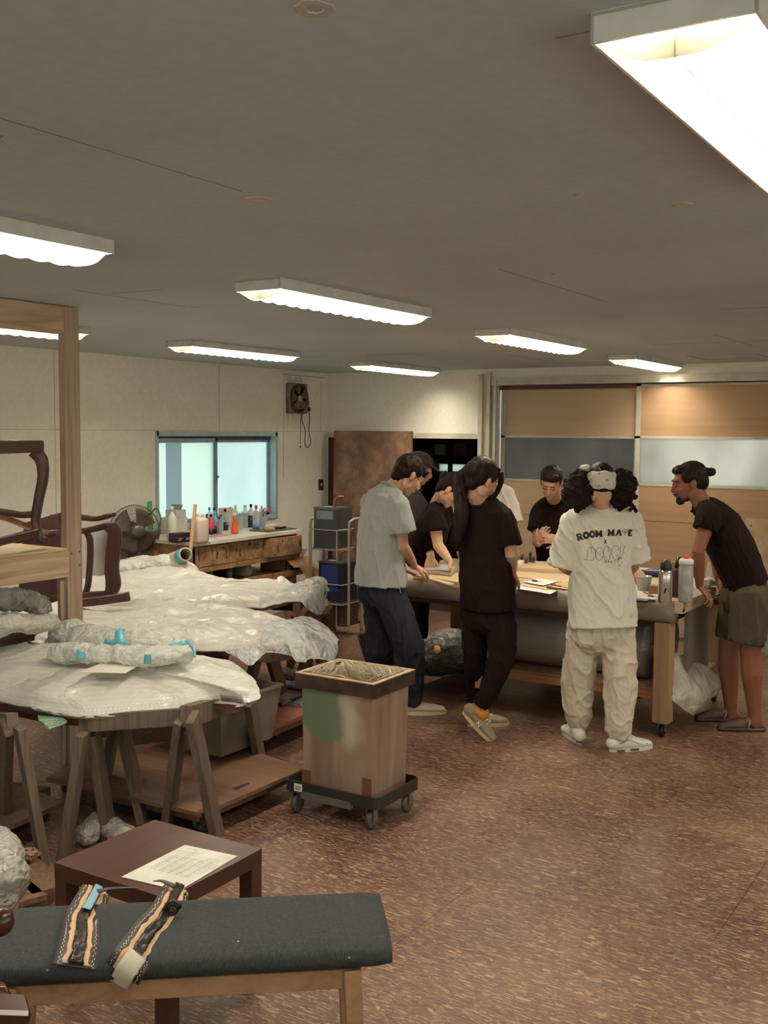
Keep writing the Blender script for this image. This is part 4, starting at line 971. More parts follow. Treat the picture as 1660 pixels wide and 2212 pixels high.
# low dollies
def dolly(lb, pts, z, th, mat, edge, cast, slot=None):
    c = sum((V(p) for p in pts), V((0, 0, 0)))/len(pts); t = thing('platform_dolly', lb, 'dolly', (c.x, c.y, 0))
    slab('deck', pts, z-th, z, mat, t)
    slab('underframe', [tuple(c+(V(p)-c)*.86) for p in pts], z-th-.05, z-th, edge, t)
    for q_ in cast:
        obj('caster', MB().lathe((q_[0]-.012, q_[1], .03), [(.001, 0), (.03, 0), (.03, .024), (.001, .024)], 16, (1, 0, 0)).box((q_[0]-.02, q_[1]-.012, .03), (q_[0]-.015, q_[1]+.012, z-th-.049)).box((q_[0]+.015, q_[1]-.012, .03), (q_[0]+.02, q_[1]+.012, z-th-.049)), plain('caster_grey', S(90, 84, 80), .4), t)
    if slot: obj('hand_slot', slot, plain('slot_dark', S(40, 24, 18), .8), t)
    return t
dolly('tan plywood platform with a hand slot on the floor under the nearest table', [(-2.978, 4.05, 0.13), (-2.973, 3.987, 0.13), (-2.98, 3.327, 0.13), (-3.084, 3.326, 0.13), (-3.894, 3.283, 0.13), (-4.044, 3.703, 0.13), (-3.681, 4.239, 0.13)], .13, .018, wood('dolly_tan', S(124, 94, 74), S(104, 74, 58), 'x', .6, .6, False), M_saw2, [(-3.102, 3.447, 0.0), (-3.143, 3.919, 0.0)],
      MB().prism([(-3.073, 3.642, 0.131), (-3.066, 3.739, 0.131), (-3.049, 3.734, 0.131), (-3.049, 3.636, 0.131)], (0, 0, .001)))
dolly('red brown platform dolly with casters beyond the bubble wrapped table', [(-3.514, 5.172, 0.15), (-3.488, 4.125, 0.15), (-3.846, 4.099, 0.15), (-4.191, 5.136, 0.15), (-3.951, 5.297, 0.15)], .15, .02, wood('dolly_red', S(150, 88, 74), S(120, 66, 56), 'x', .5, .6, False), M_saw2, [(-3.689, 4.659, 0.0), (-3.698, 4.764, 0.0), (-3.783, 5.312, 0.0)])
TUBM = film('tub_grey', S(140, 128, 116), .6, .35, 2, .05)
tb = MB(); tp_ = [(-3.365, 3.793, 0.42), (-3.305, 4.067, 0.382)]
c0 = V((-3.488, 4.095, 0.16)); tb.rings([[c0+V((sx*a_, sy*b_, z_)) for sx, sy in ((-1, -1), (1, -1), (1, 1), (-1, 1))] for a_, b_, z_ in ((.13, .2, 0), (.16, .24, .27), (.17, .25, .27), (.17, .25, .28), (.15, .23, .28), (.12, .19, .01))])
tag(obj('storage_tub', tb, TUBM), 'translucent grey storage tub standing under the right end of the nearest table', 'tub')
q = V((-3.774, 4.959, 0.15))
t = thing('parts_tray', 'clear plastic tray holding a tool on the red brown dolly', 'tray', q)
obj('tray', MB().prism([q+V((-.16, -.1, .002)), q+V((.15, -.06, .002)), q+V((.14, .12, .002)), q+V((-.12, .1, .002))], (0, 0, .02)), film('tray_clear', S(190, 180, 182), .55, .2, 5, .2), t)
a_, b_ = V((-3.659, 4.761, 0.19)), V((-3.657, 4.972, 0.2))
t = thing('ratchet', 'ratchet with black handle and steel shaft lying on the clear tray', 'tool', a_)
obj('shaft', MB().tube([a_, a_.lerp(b_, .45)], .006, 6), plain('steel', S(170, 170, 165), .3, .8), t); obj('handle', MB().tube([a_.lerp(b_, .45), b_], .012, 8), BK, t); obj('head', MB().ball(a_, .018, (1.3, 1, .7)), BK, t)
for i, (px, k) in enumerate((((-3.912, 5.207, 0.15), 0), ((-3.934, 5.323, 0.15), 1), ((-3.93, 5.27, 0.17), 2))):
    o = obj('plastic_bag', lump([V(px)+V((-.12, -.02, .03+.02*k)), V(px)+V((.02, 0, .035+.02*k)), V(px)+V((.14, .03, .03+.02*k))], [.03]*7, .008, 18, .007, k), film('bag_grey', S(150, 146, 148), .5, .2, 8, .6))
    tag(o, ('grey clear plastic bag in front of the small pile on the red brown dolly', 'grey clear plastic bag at the back of the small pile on the dolly', 'grey clear plastic bag topmost on the small pile on the dolly')[i], 'bag', 'plastic bags on the dolly')
# ================================================================== timber rack at left
M_ced = wood('cedar_post', S(176, 154, 134), S(138, 114, 96), 'z', .8, .65, True)
M_cedy = wood('cedar_beam', S(198, 174, 146), S(158, 130, 104), 'y', .8, .65, True)
p1 = V((-3.992, 3.543, 0.811)); PX, PY = p1.x, p1.y
t = thing('timber_rack', 'tall rack of new timber with a shelf at the left edge of the photo', 'rack', (PX, PY-.9, 0))
obj('post', MB().box((PX-.02, PY-.048, 0), (PX+.02, PY+.045, CEIL-.005), bev=.002).box((PX-.02, PY-.075, 0), (PX-.001, PY-.048, 1.03)), M_ced, t)
obj('post', MB().box((PX-.02, 1.55, 0), (PX+.02, 1.64, CEIL-.005), bev=.002), M_ced, t)
obj('post', MB().box((PX-.72, PY-.045, 0), (PX-.68, PY+.045, CEIL-.005), bev=.002), M_ced, t)
obj('post', MB().box((PX-.72, 1.55, 0), (PX-.68, 1.64, CEIL-.005), bev=.002), M_ced, t)
zb = 1.181; 
obj('top_beam', MB().box((PX-.018, 1.3, CEIL-.135), (PX+.019, PY-.046, CEIL-.006), bev=.002), M_cedy, t)
obj('shelf_beam', MB().box((PX-.019, 1.3, zb-.14), (PX+.021, PY-.036, zb-.012), bev=.002).box((PX-.7, PY-.04, zb-.1), (PX-.02, PY, zb-.012)), M_cedy, t)
obj('shelf_board', MB().box((PX-.7, 1.3, zb-.011), (PX+.024, PY-.05, zb)), wood('ply_shelf', S(206, 184, 150), S(186, 160, 126), 'y', .4, .6, False), t)
obj('lower_shelf', MB().box((PX-.7, 1.3, .62), (PX-.02, PY-.05, .64)), M_saw2, t)
sc_ = MB()
for dy, dz_ in ((.03, -.035), (.03, -.1), (-.02, -.04)): sc_.lathe((PX+.02, PY+dy, zb+dz_+.01), [(.005, 0), (.001, .001)], 8, (1, 0, 0))
obj('screw', sc_, BK, t)
# --- dark chair frames
M_ch = wood('dark_chair_wood', S(72, 38, 28), S(46, 22, 17), 'z', 1, .4, False, .5, .05)
def flatbar(mb, pts, w_, th, nrm, n=6):
    P = smooth_path(pts, n); nv = V(nrm).normalized(); rg = []
    W2 = w_ if isinstance(w_, list) else [w_]*len(pts)
    for i, p in enumerate(P):
        d = (P[min(len(P)-1, i+1)]-P[max(0, i-1)]).normalized(); s_ = d.cross(nv).normalized(); nn = s_.cross(d).normalized()
        f = i/(len(P)-1)*(len(W2)-1); k = min(len(W2)-2, int(f)); ww = W2[k]*(1-(f-k))+W2[k+1]*(f-k)
        h2 = th/2; c_ = .8
        rg.append([p+s_*ww/2*a_+nn*h2*b_ for a_, b_ in ((1, c_), (c_, 1), (-c_, 1), (-1, c_), (-1, -c_), (-c_, -1), (c_, -1), (1, -c_))])
    mb.rings(rg); return mb
d1 = 5.0
t = thing('armchair', 'dark wooden chair frame with a curved leg standing on the timber rack shelf', 'chair', (PX-.2, PY-.35, zb))
obj('leg', flatbar(MB(), [(-4.001, 3.337, 1.645), (-3.974, 3.354, 1.602), (-3.97, 3.357, 1.527), (-3.988, 3.345, 1.419), (-4.002, 3.337, 1.321), (-3.99, 3.344, 1.245), (-3.966, 3.359, 1.228)], [.06, .05, .042, .036, .034, .04, .03], .05, -FW), M_ch, t, True)
obj('foot', MB().box(V((-3.983, 3.348, 1.215))-V((.02, .02, .002)), V((-3.983, 3.348, 1.215))+V((.02, .02, .03)), bev=.004), M_ch, t)
obj('seat_rail', MB().beam((-3.689, 2.766, 1.67), (-3.98, 3.35, 1.668), .045, .055, bev=.006), M_ch, t)
obj('seat_rail', MB().beam((-3.98, 3.35, 1.664), (-4.592, 3.498, 1.68), .045, .045, bev=.006), M_ch, t)
obj('stretcher', MB().beam((-3.75, 2.846, 1.261), (-3.985, 3.324, 1.269), .03, .035, bev=.004), M_ch, t)
obj('arm', flatbar(MB(), [(-4.002, 3.041, 1.392), (-3.999, 3.161, 1.371), (-4.003, 3.254, 1.354), (-4.011, 3.331, 1.353)], [.035, .035, .03, .028], .03, UP), M_ch, t, True)
obj('curved_slat', flatbar(MB(), [(-4.07, 3.117, 1.36), (-4.065, 3.238, 1.331), (-4.074, 3.35, 1.288), (-4.084, 3.462, 1.253)], [.05, .05, .045, .04], .02, UP), wood('chair_slat_light', S(190, 140, 104), S(130, 84, 62), 'x', 1, .5, False), t, True)
# second frame, lying on the middle table behind the post
t = thing('armchair', 'dark wooden armchair frame lying on its side behind the timber post', 'chair', (-4.538, 4.24, 0.784))
obj('back_stile', flatbar(MB(), [(-4.489, 4.27, 1.207), (-4.472, 4.281, 1.168), (-4.479, 4.276, 1.062), (-4.487, 4.271, 0.957), (-4.481, 4.275, 0.872), (-4.497, 4.265, 0.813)], [.085, .075, .08, .075, .085, .06], .035, -FW), M_ch, t, True)
obj('back_slat', flatbar(MB(), [(-4.648, 4.23, 1.17), (-4.63, 4.241, 1.122), (-4.629, 4.242, 1.029), (-4.635, 4.238, 0.922), (-4.642, 4.233, 0.855), (-4.656, 4.225, 0.802)], .034, .02, -FW), M_ch, t, True)
obj('top_rail', flatbar(MB(), [(-4.728, 4.18, 1.158), (-4.601, 4.236, 1.182), (-4.498, 4.265, 1.207), (-4.453, 4.292, 1.205)], [.03, .034, .038, .03], .03, -FW), M_ch, t, True)
obj('bottom_rail', flatbar(MB(), [(-4.863, 4.154, 0.765), (-4.666, 4.219, 0.794), (-4.479, 4.276, 0.816)], [.05, .045, .04], .03, -FW), M_ch, t, True)
obj('arm', flatbar(MB(), [(-4.976, 4.261, 1.228), (-4.787, 4.32, 1.234), (-4.642, 4.292, 1.235), (-4.548, 4.292, 1.253), (-4.475, 4.279, 1.268)], [.036, .034, .026, .03, .02], .03, -FW), M_ch, t, True)
obj('seat_panel', MB().prism([(-5.07, 4.143, 1.199), (-4.895, 4.253, 1.26), (-4.896, 4.252, 0.777), (-4.966, 4.208, 0.757), (-5.104, 4.122, 0.8)], FW*.05), M_ch, t)
obj('leg', flatbar(MB(), [(-4.638, 4.059, 0.772), (-4.468, 4.106, 0.795), (-4.294, 4.215, 0.827)], [.04, .045, .05], .035, -FW), M_ch, t, True)
obj('leg', flatbar(MB(), [(-5.028, 3.816, 1.089), (-4.893, 3.959, 1.129), (-4.738, 4.115, 1.165)], [.05, .045, .04], .035, -FW), M_ch, t, True)
# film wrapped things below the rack shelf
pth = [(-4.002, 2.983, 0.986), (-3.956, 3.094, 0.993), (-3.934, 3.202, 0.968), (-3.9, 3.283, 0.939)]
o = obj('wrapped_chair_part', lump(pth, rr_(pth, lambda u: .075-.02*u), .022, 12, .009, 7), film('dark_clear_film', S(150, 148, 138), .5, .12, 9, .9))
tag(o, 'dark chair piece wrapped in clear film below the timber rack shelf', 'wrapped chair')
t2 = obj('chair_seat', MB().beam((-4.061, 3.028, 1.006), (-3.939, 3.258, 0.956), .14, .05, bev=.01), M_ch); tag(t2, 'dark wooden seat inside the clear film below the rack shelf', 'chair')  # seat of a chair, lying inside the film
pth = [(-3.978, 2.962, 0.885), (-3.907, 3.077, 0.879), (-3.877, 3.179, 0.877), (-3.859, 3.308, 0.864)]
o = obj('wrapped_pad', lump(pth, rr_(pth, lambda u: .06-.012*u), .018, 12, .009, 12), film('greenish_film', S(224, 222, 208), .7, .16, 8, .7))
tag(o, 'milky greenish film wrapped pad below the dark wrapped chair piece', 'wrapped pad')
t = thing('wicker_tray', 'dark slatted tray under the greenish wrapped pad at left', 'tray', (-3.955, 3.189, 0.782))
obj('rim', MB().beam((-3.962, 2.948, 0.79), (-4.023, 3.323, 0.772), .03, .03).beam((-3.961, 2.949, 0.856), (-4.007, 3.392, 0.816), .02, .012), M_ch, t)
sl = MB(); A1, A2, B1, B2 = V((-3.961, 2.949, 0.856)), V((-4.007, 3.392, 0.816)), V((-3.962, 2.948, 0.79)), V((-4.023, 3.323, 0.772))
for k in range(22): sl.beam(A1.lerp(A2, k/21), B1.lerp(B2, k/21), .012, .006)
obj('slats', sl, M_ch, t)
# ================================================================== trash box on its dolly
dx0_, dx1_, dy0_, dy1_ = -2.915, -2.405, 3.815, 4.185
cxb, cyb = -2.655, 4.0
t = thing('wheeled_dolly', 'green black steel dolly carrying the plywood trash box', 'dolly', (cxb, cyb, 0))
M_gd = plain('green_black_steel', S(50, 50, 42), .45, .3, var=.15)
zt1, zt2 = .105, .158
rim = MB()
def rr_path(x0, y0, x1, y1, r, z):
    pts = []
    for cx_, cy_, a0 in ((x1-r, y1-r, 0), (x0+r, y1-r, 90), (x0+r, y0+r, 180), (x1-r, y0+r, 270)):
        for k in range(5): an = math.radians(a0+k*22.5); pts.append(V((cx_+r*math.cos(an), cy_+r*math.sin(an), z)))
    return pts
oA = rr_path(dx0_, dy0_, dx1_, dy1_, .03, zt1); oB = [p+V((0, 0, zt2-zt1)) for p in oA]
iB = [p+V((0, 0, zt2-zt1)) for p in rr_path(dx0_+.006, dy0_+.006, dx1_-.006, dy1_-.006, .025, zt1)]; iA = [p-V((0, 0, zt2-zt1)) for p in iB]
rim.rings([oA, oB, iB, iA, oA], caps=False)
obj('rim', rim, M_gd, t)
obj('cross_bar', MB().box((dx0_+.1, dy0_-.004, zt1-.02), (dx1_-.14, dy0_+.02, zt1+.012)).box((dx0_+.01, dy0_+.05, zt1), (dx1_-.01, dy0_+.09, zt1+.01)).box((dx0_+.01, dy1_-.09, zt1), (dx1_-.01, dy1_-.05, zt1+.01)), plain('bar_grey', S(112, 110, 104), .4, .4), t)
for x, y in ((dx0_+.05, dy0_+.04), (dx1_-.06, dy0_+.05), (dx1_-.04, dy1_-.05), (dx0_+.05, dy1_-.05)):
    c_ = obj('caster', MB().lathe((x-.012, y, .042), [(.012, 0), (.034, 0), (.042, .004), (.042, .02), (.034, .024), (.012, .024)], 22, (1, 0, 0)), plain('caster_tyre', S(84, 78, 72), .5), t, True)
    obj('fork', MB().box((x-.02, y-.014, .04), (x-.016, y+.014, zt1+.001)).box((x+.016, y-.014, .04), (x+.02, y+.014, zt1+.001)).box((x-.03, y-.03, zt1-.008), (x+.03, y+.03, zt1)), plain('steel', S(150, 150, 145), .3, .8), c_)
lbm = MB().box((dx0_+.06, dy0_-.0015, .112), (dx0_+.105, dy0_-.0005, .148)); lb_ = obj('barcode_label', lbm, W_, t)
bb = MB()
for k in range(6): bb.box((dx0_+.066+.0055*k, dy0_-.002, .118), (dx0_+.0675+.0055*k+.001*(k % 2), dy0_-.0015, .138))
obj('bars', bb, BK, lb_)
bx0, bx1, by0, by1, bz0, bz1 = -2.835, -2.455, 3.845, 4.155, .118, .655
def boxmat():
    mt, nt, b = newmat('painted_box_ply')
    n = N(nt, 'ShaderNodeTexNoise', Scale=7.0, Detail=5.0, Distortion=.8); nt.links.new(coords(nt, (1.5, 1.5, .25)), n.inputs['Vector'])
    c = ramp(nt, n.outputs['Fac'], [(.3, S(118, 94, 80)), (.5, S(142, 117, 100)), (.7, S(158, 134, 114))])
    tc = nt.nodes.new('ShaderNodeTexCoord'); 
    def spot(cx_, cz_, rx_, rz_, cy_=None, th=(.85, 1.0), seedsc=6):
        # soft patch of spray paint (a stain with its own outline) on the front face
        mp = N(nt, 'ShaderNodeMapping'); mp.inputs['Location'].default_value = (-cx_/rx_, -(cy_ or by0)/.03, -cz_/rz_); mp.inputs['Scale'].default_value = (1/rx_, 1/.03, 1/rz_)
        nt.links.new(tc.outputs['Object'], mp.inputs['Vector'])
        nz = N(nt, 'ShaderNodeTexNoise', Scale=seedsc); nt.links.new(tc.outputs['Object'], nz.inputs['Vector'])
        ad = N(nt, 'ShaderNodeVectorMath', operation='MULTIPLY_ADD'); nt.links.new(nz.outputs['Color'], ad.inputs[0]); ad.inputs[1].default_value = (.7, 0, .7); nt.links.new(mp.outputs['Vector'], ad.inputs[2])
        sb = N(nt, 'ShaderNodeVectorMath', operation='ADD'); nt.links.new(ad.outputs[0], sb.inputs[0]); sb.inputs[1].default_value = (-.35, 0, -.35)
        ln = N(nt, 'ShaderNodeVectorMath', operation='LENGTH'); nt.links.new(sb.outputs[0], ln.inputs[0])
        return ramp(nt, ln.outputs['Value'], [(th[0]*.5, (1, 1, 1, 1)), (th[1]*.5, (0, 0, 0, 1))])
    X0 = bx0-cxb; Z0 = 0
    c = mixc(nt, spot(X0+.10, .545-.0, .30, .42, by0-cyb), c, S(104, 118, 92))
    c = mixc(nt, spot(X0+.27, .45, .16, .36, by0-cyb, (.3, 1.0)), c, S(182, 170, 152))
    nt.links.new(c, b.inputs['Base Color']); b.inputs['Roughness'].default_value = .55
    return mt
M_box = boxmat()
t = thing('trash_box', 'plywood trash box with a green paint patch and a dark taped rim', 'trash bin', (cxb, cyb, 0))
th = .012
rg = []
def sq(x0, y0, x1, y1, z): return [V((x0, y0, z)), V((x1, y0, z)), V((x1, y1, z)), V((x0, y1, z))]
i_ = .008
obj('body', MB().rings([sq(bx0+i_, by0+i_, bx1-i_, by1-i_, bz0), sq(bx0, by0, bx1, by1, bz1-.03), sq(bx0+th, by0+th, bx1-th, by1-th, bz1-.03), sq(bx0+th+i_, by0+th+i_, bx1-th-i_, by1-th-i_, bz0+.02)]), M_box, t)
e_ = .022
cl = MB().rings([sq(bx0-e_, by0-e_, bx1+e_, by1+e_, bz1-.062), sq(bx0-e_, by0-e_, bx1+e_, by1+e_, bz1), sq(bx0+.012, by0+.012, bx1-.012, by1-.012, bz1), sq(bx0+.012, by0+.012, bx1-.012, by1-.012, bz1-.062), sq(bx0-e_, by0-e_, bx1+e_, by1+e_, bz1-.062)], caps=False)
obj('rim_collar', cl, plain('collar_dark', S(58, 40, 32), .45, var=.35, nscale=9), t)
obj('rim_edge', MB().rings([sq(bx0-e_, by0-e_, bx1+e_, by1+e_, bz1), sq(bx0-e_, by0-e_, bx1+e_, by1+e_, bz1+.004), sq(bx0+.0, by0+.0, bx1-.0, by1-.0, bz1+.004), sq(bx0+.0, by0+.0, bx1-.0, by1-.0, bz1), sq(bx0-e_, by0-e_, bx1+e_, by1+e_, bz1)], caps=False), plain('collar_tan', S(176, 148, 116), .6, var=.2), t)
for k_, (a_, b_, c_, d_) in enumerate(((bx1-.05, bz0+.01, bx1-.002, bz0+.11), (bx0+.002, bz0+.02, bx0+.045, bz0+.09))): obj('patch', MB().box((a_, by0-.001, b_), (c_, by0+.004, d_)), plain('tape_brown', S(112, 72, 54), .5), t)
# liner bag
def linr(u_, v_):
    an = u_*2*math.pi; c_, s_ = math.cos(an), math.sin(an); k = 1/max(abs(c_), abs(s_))
    hw, hd = (bx1-bx0)/2-.018, (by1-by0)/2-.018
    sc_f = (1.0-.10*v_) if v_ > .12 else (1.09-.75*v_)
    z = bz1+.008 if v_ < .1 else bz1-.05-.42*(v_-.1)
    w_ = .012*noise.noise(V((u_*22, v_*4, 2)))
    return V((cxb+.01+c_*k*hw*(sc_f+w_*3), cyb+s_*k*hd*(sc_f+w_*3), z+w_))
lm = MB(); lm.grid(linr, 96, 14)
lo = obj('liner_bag', lm, film('liner_film', S(186, 168, 140), .75, .25, 9, .8), None, True); tag(lo, 'crumpled clear liner bag inside the plywood trash box', 'bag')
tag(obj('crumpled_paper', lump([(cxb-.06, cyb, bz1-.22), (cxb, cyb+.02, bz1-.19), (cxb+.06, cyb, bz1-.22)], [.09]*7, .02, 14, .008, 2), plain('paper_tan', S(176, 156, 128), .8)), 'crumpled paper and film filling the trash box', 'paper')
tag(obj('plastic_disc', MB().lathe((cxb+.07, cyb-.07, bz1-.12), [(.065, 0), (.067, .004), (.06, .03), (.03, .045), (.001, .048)], 24, V((-.1, -.35, 1))), plain('lid_pale', S(196, 196, 184), .3), smooth=True), 'pale round plastic lid lying in the trash box', 'lid')
# ================================================================== dark low table and paper
M_lack = wood('espresso_veneer', S(78, 44, 32), S(58, 31, 23), 'y', .8, .32, False, .5, .03)
zs_ = .40; x0, y0, x1, y1 = -2.58, 2.20, -2.105, 2.64
t = thing('side_table', 'square dark brown low table with a sheet of paper on it', 'table', ((x0+x1)/2, (y0+y1)/2, 0))
obj('table_top', MB().box((x0, y0, zs_-.052), (x1, y1, zs_), bev=.002), M_lack, t)
for x in (x0+.001, x1-.052):
    for y in (y0+.001, y1-.052): obj('leg', MB().box((x, y, 0), (x+.051, y+.051, zs_-.052), bev=.001), M_lack, t)
pp = [V((-2.322, 2.234, 0.4)), V((-2.178, 2.253, 0.4)), V((-2.13, 2.548, 0.4)), V((-2.332, 2.524, 0.4))]
pp[1] = V((-2.108, 2.257, 0.4))
t = thing('printed_sheet', 'white printed form lying on the dark low table', 'paper', pp[0])
obj('sheet', MB().prism([p+V((0, 0, .0008)) for p in pp], (0, 0, .0008)), plain('paper_white', S(226, 222, 210), .7), t)
pr = MB(); e1 = (pp[1]-pp[0]); e2 = (pp[3]-pp[0])
def pl(u0, v0, u1, v1):
    a = [pp[0]+e1*u+e2*v+V((0, 0, .0019)) for u, v in ((u0, v0), (u1, v0), (u1, v1), (u0, v1))]; pr.prism(a, (0, 0, .0002))
rp = random.Random(2)
for r_i in range(10):
    v = .30+.045*r_i; pl(.12, v, .9, v+.003)
    for k in range(5):
        u = .14+.15*k; pl(u, v+.014, u+rp.uniform(.03, .1), v+.022)
for u in (.12, .3, .48, .62, .78, .9): pl(u, .30, u+.004, .71)
for k in range(4): pl(.1, .76+.03*k, .1+rp.uniform(.2, .34), .766+.03*k); pl(.64, .74+.028*k, .64+rp.uniform(.1, .24), .746+.028*k)
for k in range(4): pl(.12+.05*k, .92, .14+.05*k, .94)
obj('print', pr, plain('print_grey', S(192, 184, 176), .8), t)
# ================================================================== upholstered bench in front
o_ = V((-1.564, 2.433, 0.47)); bl = V((-2.296, 1.843, 0.47)); nr = V((-1.389, 2.257, 0.42)); 
ex = (o_-bl); Lb = ex.length+.03; ex.z = 0; ex.normalize(); ey = V((0, 0, 1)).cross(ex)    # ex right, ey away
ctr = (o_+bl)/2; dW = .32
def bp(a, b, z): return V((ctr.x, ctr.y, 0))+ex*a+ey*b+UP*z
ctr.z = 0
t = thing('upholstered_bench', 'long bench with a charcoal blue fabric cushion and pale wooden legs in the foreground', 'bench', bp(0, -.2, 0))
hl_ = Lb/2+.015
M_cush = None
def cushmat():
    mt, nt, b = newmat('charcoal_linen')
    v = coords(nt, (60, 60, 900), (0, 0, math.atan2(ex.y, ex.x)*-1)); 
    n = N(nt, 'ShaderNodeTexNoise', Scale=1.0, Detail=3.0); nt.links.new(coords(nt, (700, 70, 70), (0, 0, -math.atan2(ex.y, ex.x))), n.inputs['Vector'])
    n2 = N(nt, 'ShaderNodeTexNoise', Scale=1.0, Detail=3.0); nt.links.new(coords(nt, (60, 600, 600), (0, 0, -math.atan2(ex.y, ex.x))), n2.inputs['Vector'])
    c = ramp(nt, n.outputs['Fac'], [(.3, S(34, 37, 40)), (.7, S(76, 80, 80))]); d = ramp(nt, n2.outputs['Fac'], [(.3, S(32, 34, 37)), (.72, S(72, 76, 76))])
    c = mixc(nt, .45, c, d)
    sv = N(nt, 'ShaderNodeTexVoronoi', Scale=14.0); nt.links.new(coords(nt), sv.inputs['Vector'])
    c = mixc(nt, ramp(nt, sv.outputs['Distance'], [(.03, (.7, .7, .7, 1)), (.06, (0, 0, 0, 1))]), c, S(170, 166, 156))
    nt.links.new(c, b.inputs['Base Color']); b.inputs['Roughness'].default_value = .85; b.inputs['Specular IOR Level'].default_value = .2
    bumpn(nt, b, n.outputs['Fac'], .35, .002); return mt
cs = MB(); rows = []
for i in range(25):
    a = -hl_+2*hl_*i/24; e = abs(i/12-1); sh = max(0, (e-.93)/.07)
    row = []
    for j in range(28):
        an = 2*math.pi*j/28; cc, ss = math.cos(an), math.sin(an)
        yy = math.copysign(abs(cc)**.45, cc)*(dW/2)*(1-.04*sh); zz = math.copysign(abs(ss)**.55, ss)
        zc = .444+(.036 if zz > 0 else .05)*zz*(1-.1*sh)-(.0 if zz > 0 else 0)
        zc -= .012*(cc*-1 > .6)*0
        row.append(bp(a, -dW/2+yy, zc-.014*(.5-.5*cc)*(zz > 0)))
    rows.append(row)
for s_, ix in ((1, 0), (-1, 24)):
    pass
cs.rings(rows)
cuo = obj('cushion', cs, cushmat(), t, True)
bv_c = BVHTree.FromPolygons([v.co+wloc(cuo) for v in cuo.data.vertices], [p.vertices[:] for p in cuo.data.polygons])
M_oak = wood('pale_oak', S(164, 128, 98), S(140, 104, 78), 'x', .8, .5, False, .3, .05)
fr_ = MB()
def bar(a0, b0, z0, a1, b1, z1, w_, th_): fr_.beam(bp(a0, b0, z0), bp(a1, b1, z1), w_, th_, bev=.002)
bar(-hl_+.06, -dW+.035, .372, hl_-.09, -dW+.035, .372, .025, .05); bar(-hl_+.06, -.045, .372, hl_-.09, -.045, .372, .025, .05)
bar(-hl_+.08, -dW+.03, .372, -hl_+.08, -.04, .372, .025, .05); bar(hl_-.11, -dW+.03, .372, hl_-.11, -.04, .372, .025, .05)
obj('frame', fr_, M_oak, t)
for a_, b_ in ((-hl_+.06, -dW+.03), (-hl_+.06, -.05), (hl_-.10, -dW+.03), (hl_-.10, -.05)):
    obj('leg', MB().beam(bp(a_+math.copysign(.02, a_), b_, 0), bp(a_, b_, .398), .045, .04, up=tuple(ey), bev=.003), M_oak, t)
# leather straps lying over the cushion
def topz(b):   # cushion skin height across its width
    cc = max(-1, min(1, (b+dW/2)/(dW/2))); s_ = (1-abs(cc)**(2/.45))**(.5) if abs(cc) < 1 else 0
    return .432+.038*(max(0, s_)**.55)-.014*(.5-.5*cc)
M_lea = plain('black_leather', S(34, 26, 25), .35, var=.2, bump=.1); M_lea2 = plain('dark_grey_leather', S(72, 64, 62), .55, bump=.1); M_veg = plain('raw_leather', S(222, 184, 142), .6, var=.08)
def ground(px): return V(px)
def strap(lb, cl, wd, tail, tape):
    """cl: centre line points (world xy on the cushion, top to hanging end)"""
    t = thing('leather_strap', lb, 'strap', cl[0], 'stitched straps on the bench')
    P = smooth_path(cl, 8)
    W2 = [wd[0]+(wd[1]-wd[0])*i/(len(P)-1) for i in range(len(P))]
    def band(name, u0, u1, lift, mt, i0=0, i1=None, th=.004, wav=.0, rough=0.0):
        mb = MB(); rows = []
        rng = range(i0, (i1 or len(P)))
        for i in rng:
            p = P[i]; d = (P[min(len(P)-1, i+1)]-P[max(0, i-1)]).normalized()
            nrm = (V((0, 0, 1.75))-p).normalized(); s_ = d.cross(nrm).normalized(); n_ = s_.cross(d).normalized()
            if n_.dot(nrm) < 0: n_ = -n_
            row = []
            for k in range(5):
                u = u0+(u1-u0)*k/4; w_ = wav*noise.noise(V((i*.5, u*3, 1)))
                row.append(p+s_*W2[i]*(u+w_)+n_*(lift+rough*noise.noise(V((i*.9, u*14, 3)))))
            rows.append(row)
        vr = [[mb.bm.verts.new(q) for q in r] for r in rows]
        for i in range(len(vr)-1):
            for k in range(4): mb.bm.faces.new((vr[i][k], vr[i][k+1], vr[i+1][k+1], vr[i+1][k]))
        return obj(name, mb, mt, t, True, solid=th)
    n = len(P)
    band('backing', -.5, .5, .006, M_lea2)
    band('raw_leather_edge', -.30, -.14, .012, M_veg, 1, n-1, wav=.08); band('raw_leather_edge', .12, .28, .012, M_veg, 1, n-1, wav=.08)
    band('black_core', -.16, .14, .017, M_lea, 1, n-1, .006, .05, .012)
    st = MB()
    for i in range(1, n-1, 1):
        p = P[i]; d = (P[i+1]-P[i-1]).normalized(); nrm = (V((0, 0, 1.75))-p).normalized(); s_ = d.cross(nrm).normalized(); n_ = s_.cross(d).normalized()
        if n_.dot(nrm) < 0: n_ = -n_
        L_ = (P[i+1]-P[i-1]).length/2
        for u in (-.40, .38):
            for k in (0,):
                q_ = p+d*L_*k+s_*W2[i]*(u+.02*math.sin(i*3)); st.beam(q_+n_*.0095, q_+d*L_*.75+n_*.0095, .0018, .0014, up=tuple(n_))
    obj('stitching', st, plain('thread_white', S(214, 208, 196), .6), t)
    if tape: band(*tape)
    if tail:
        tl = MB(); tl.tube(smooth_path(tail, 5), [.013-.011*i/((len(tail)-1)*5) for i in range((len(tail)-1)*5+1)], 6, flat=.4); obj('tapered_end', tl, M_lea2, t, True)
    return t
def on(px): return V(px)
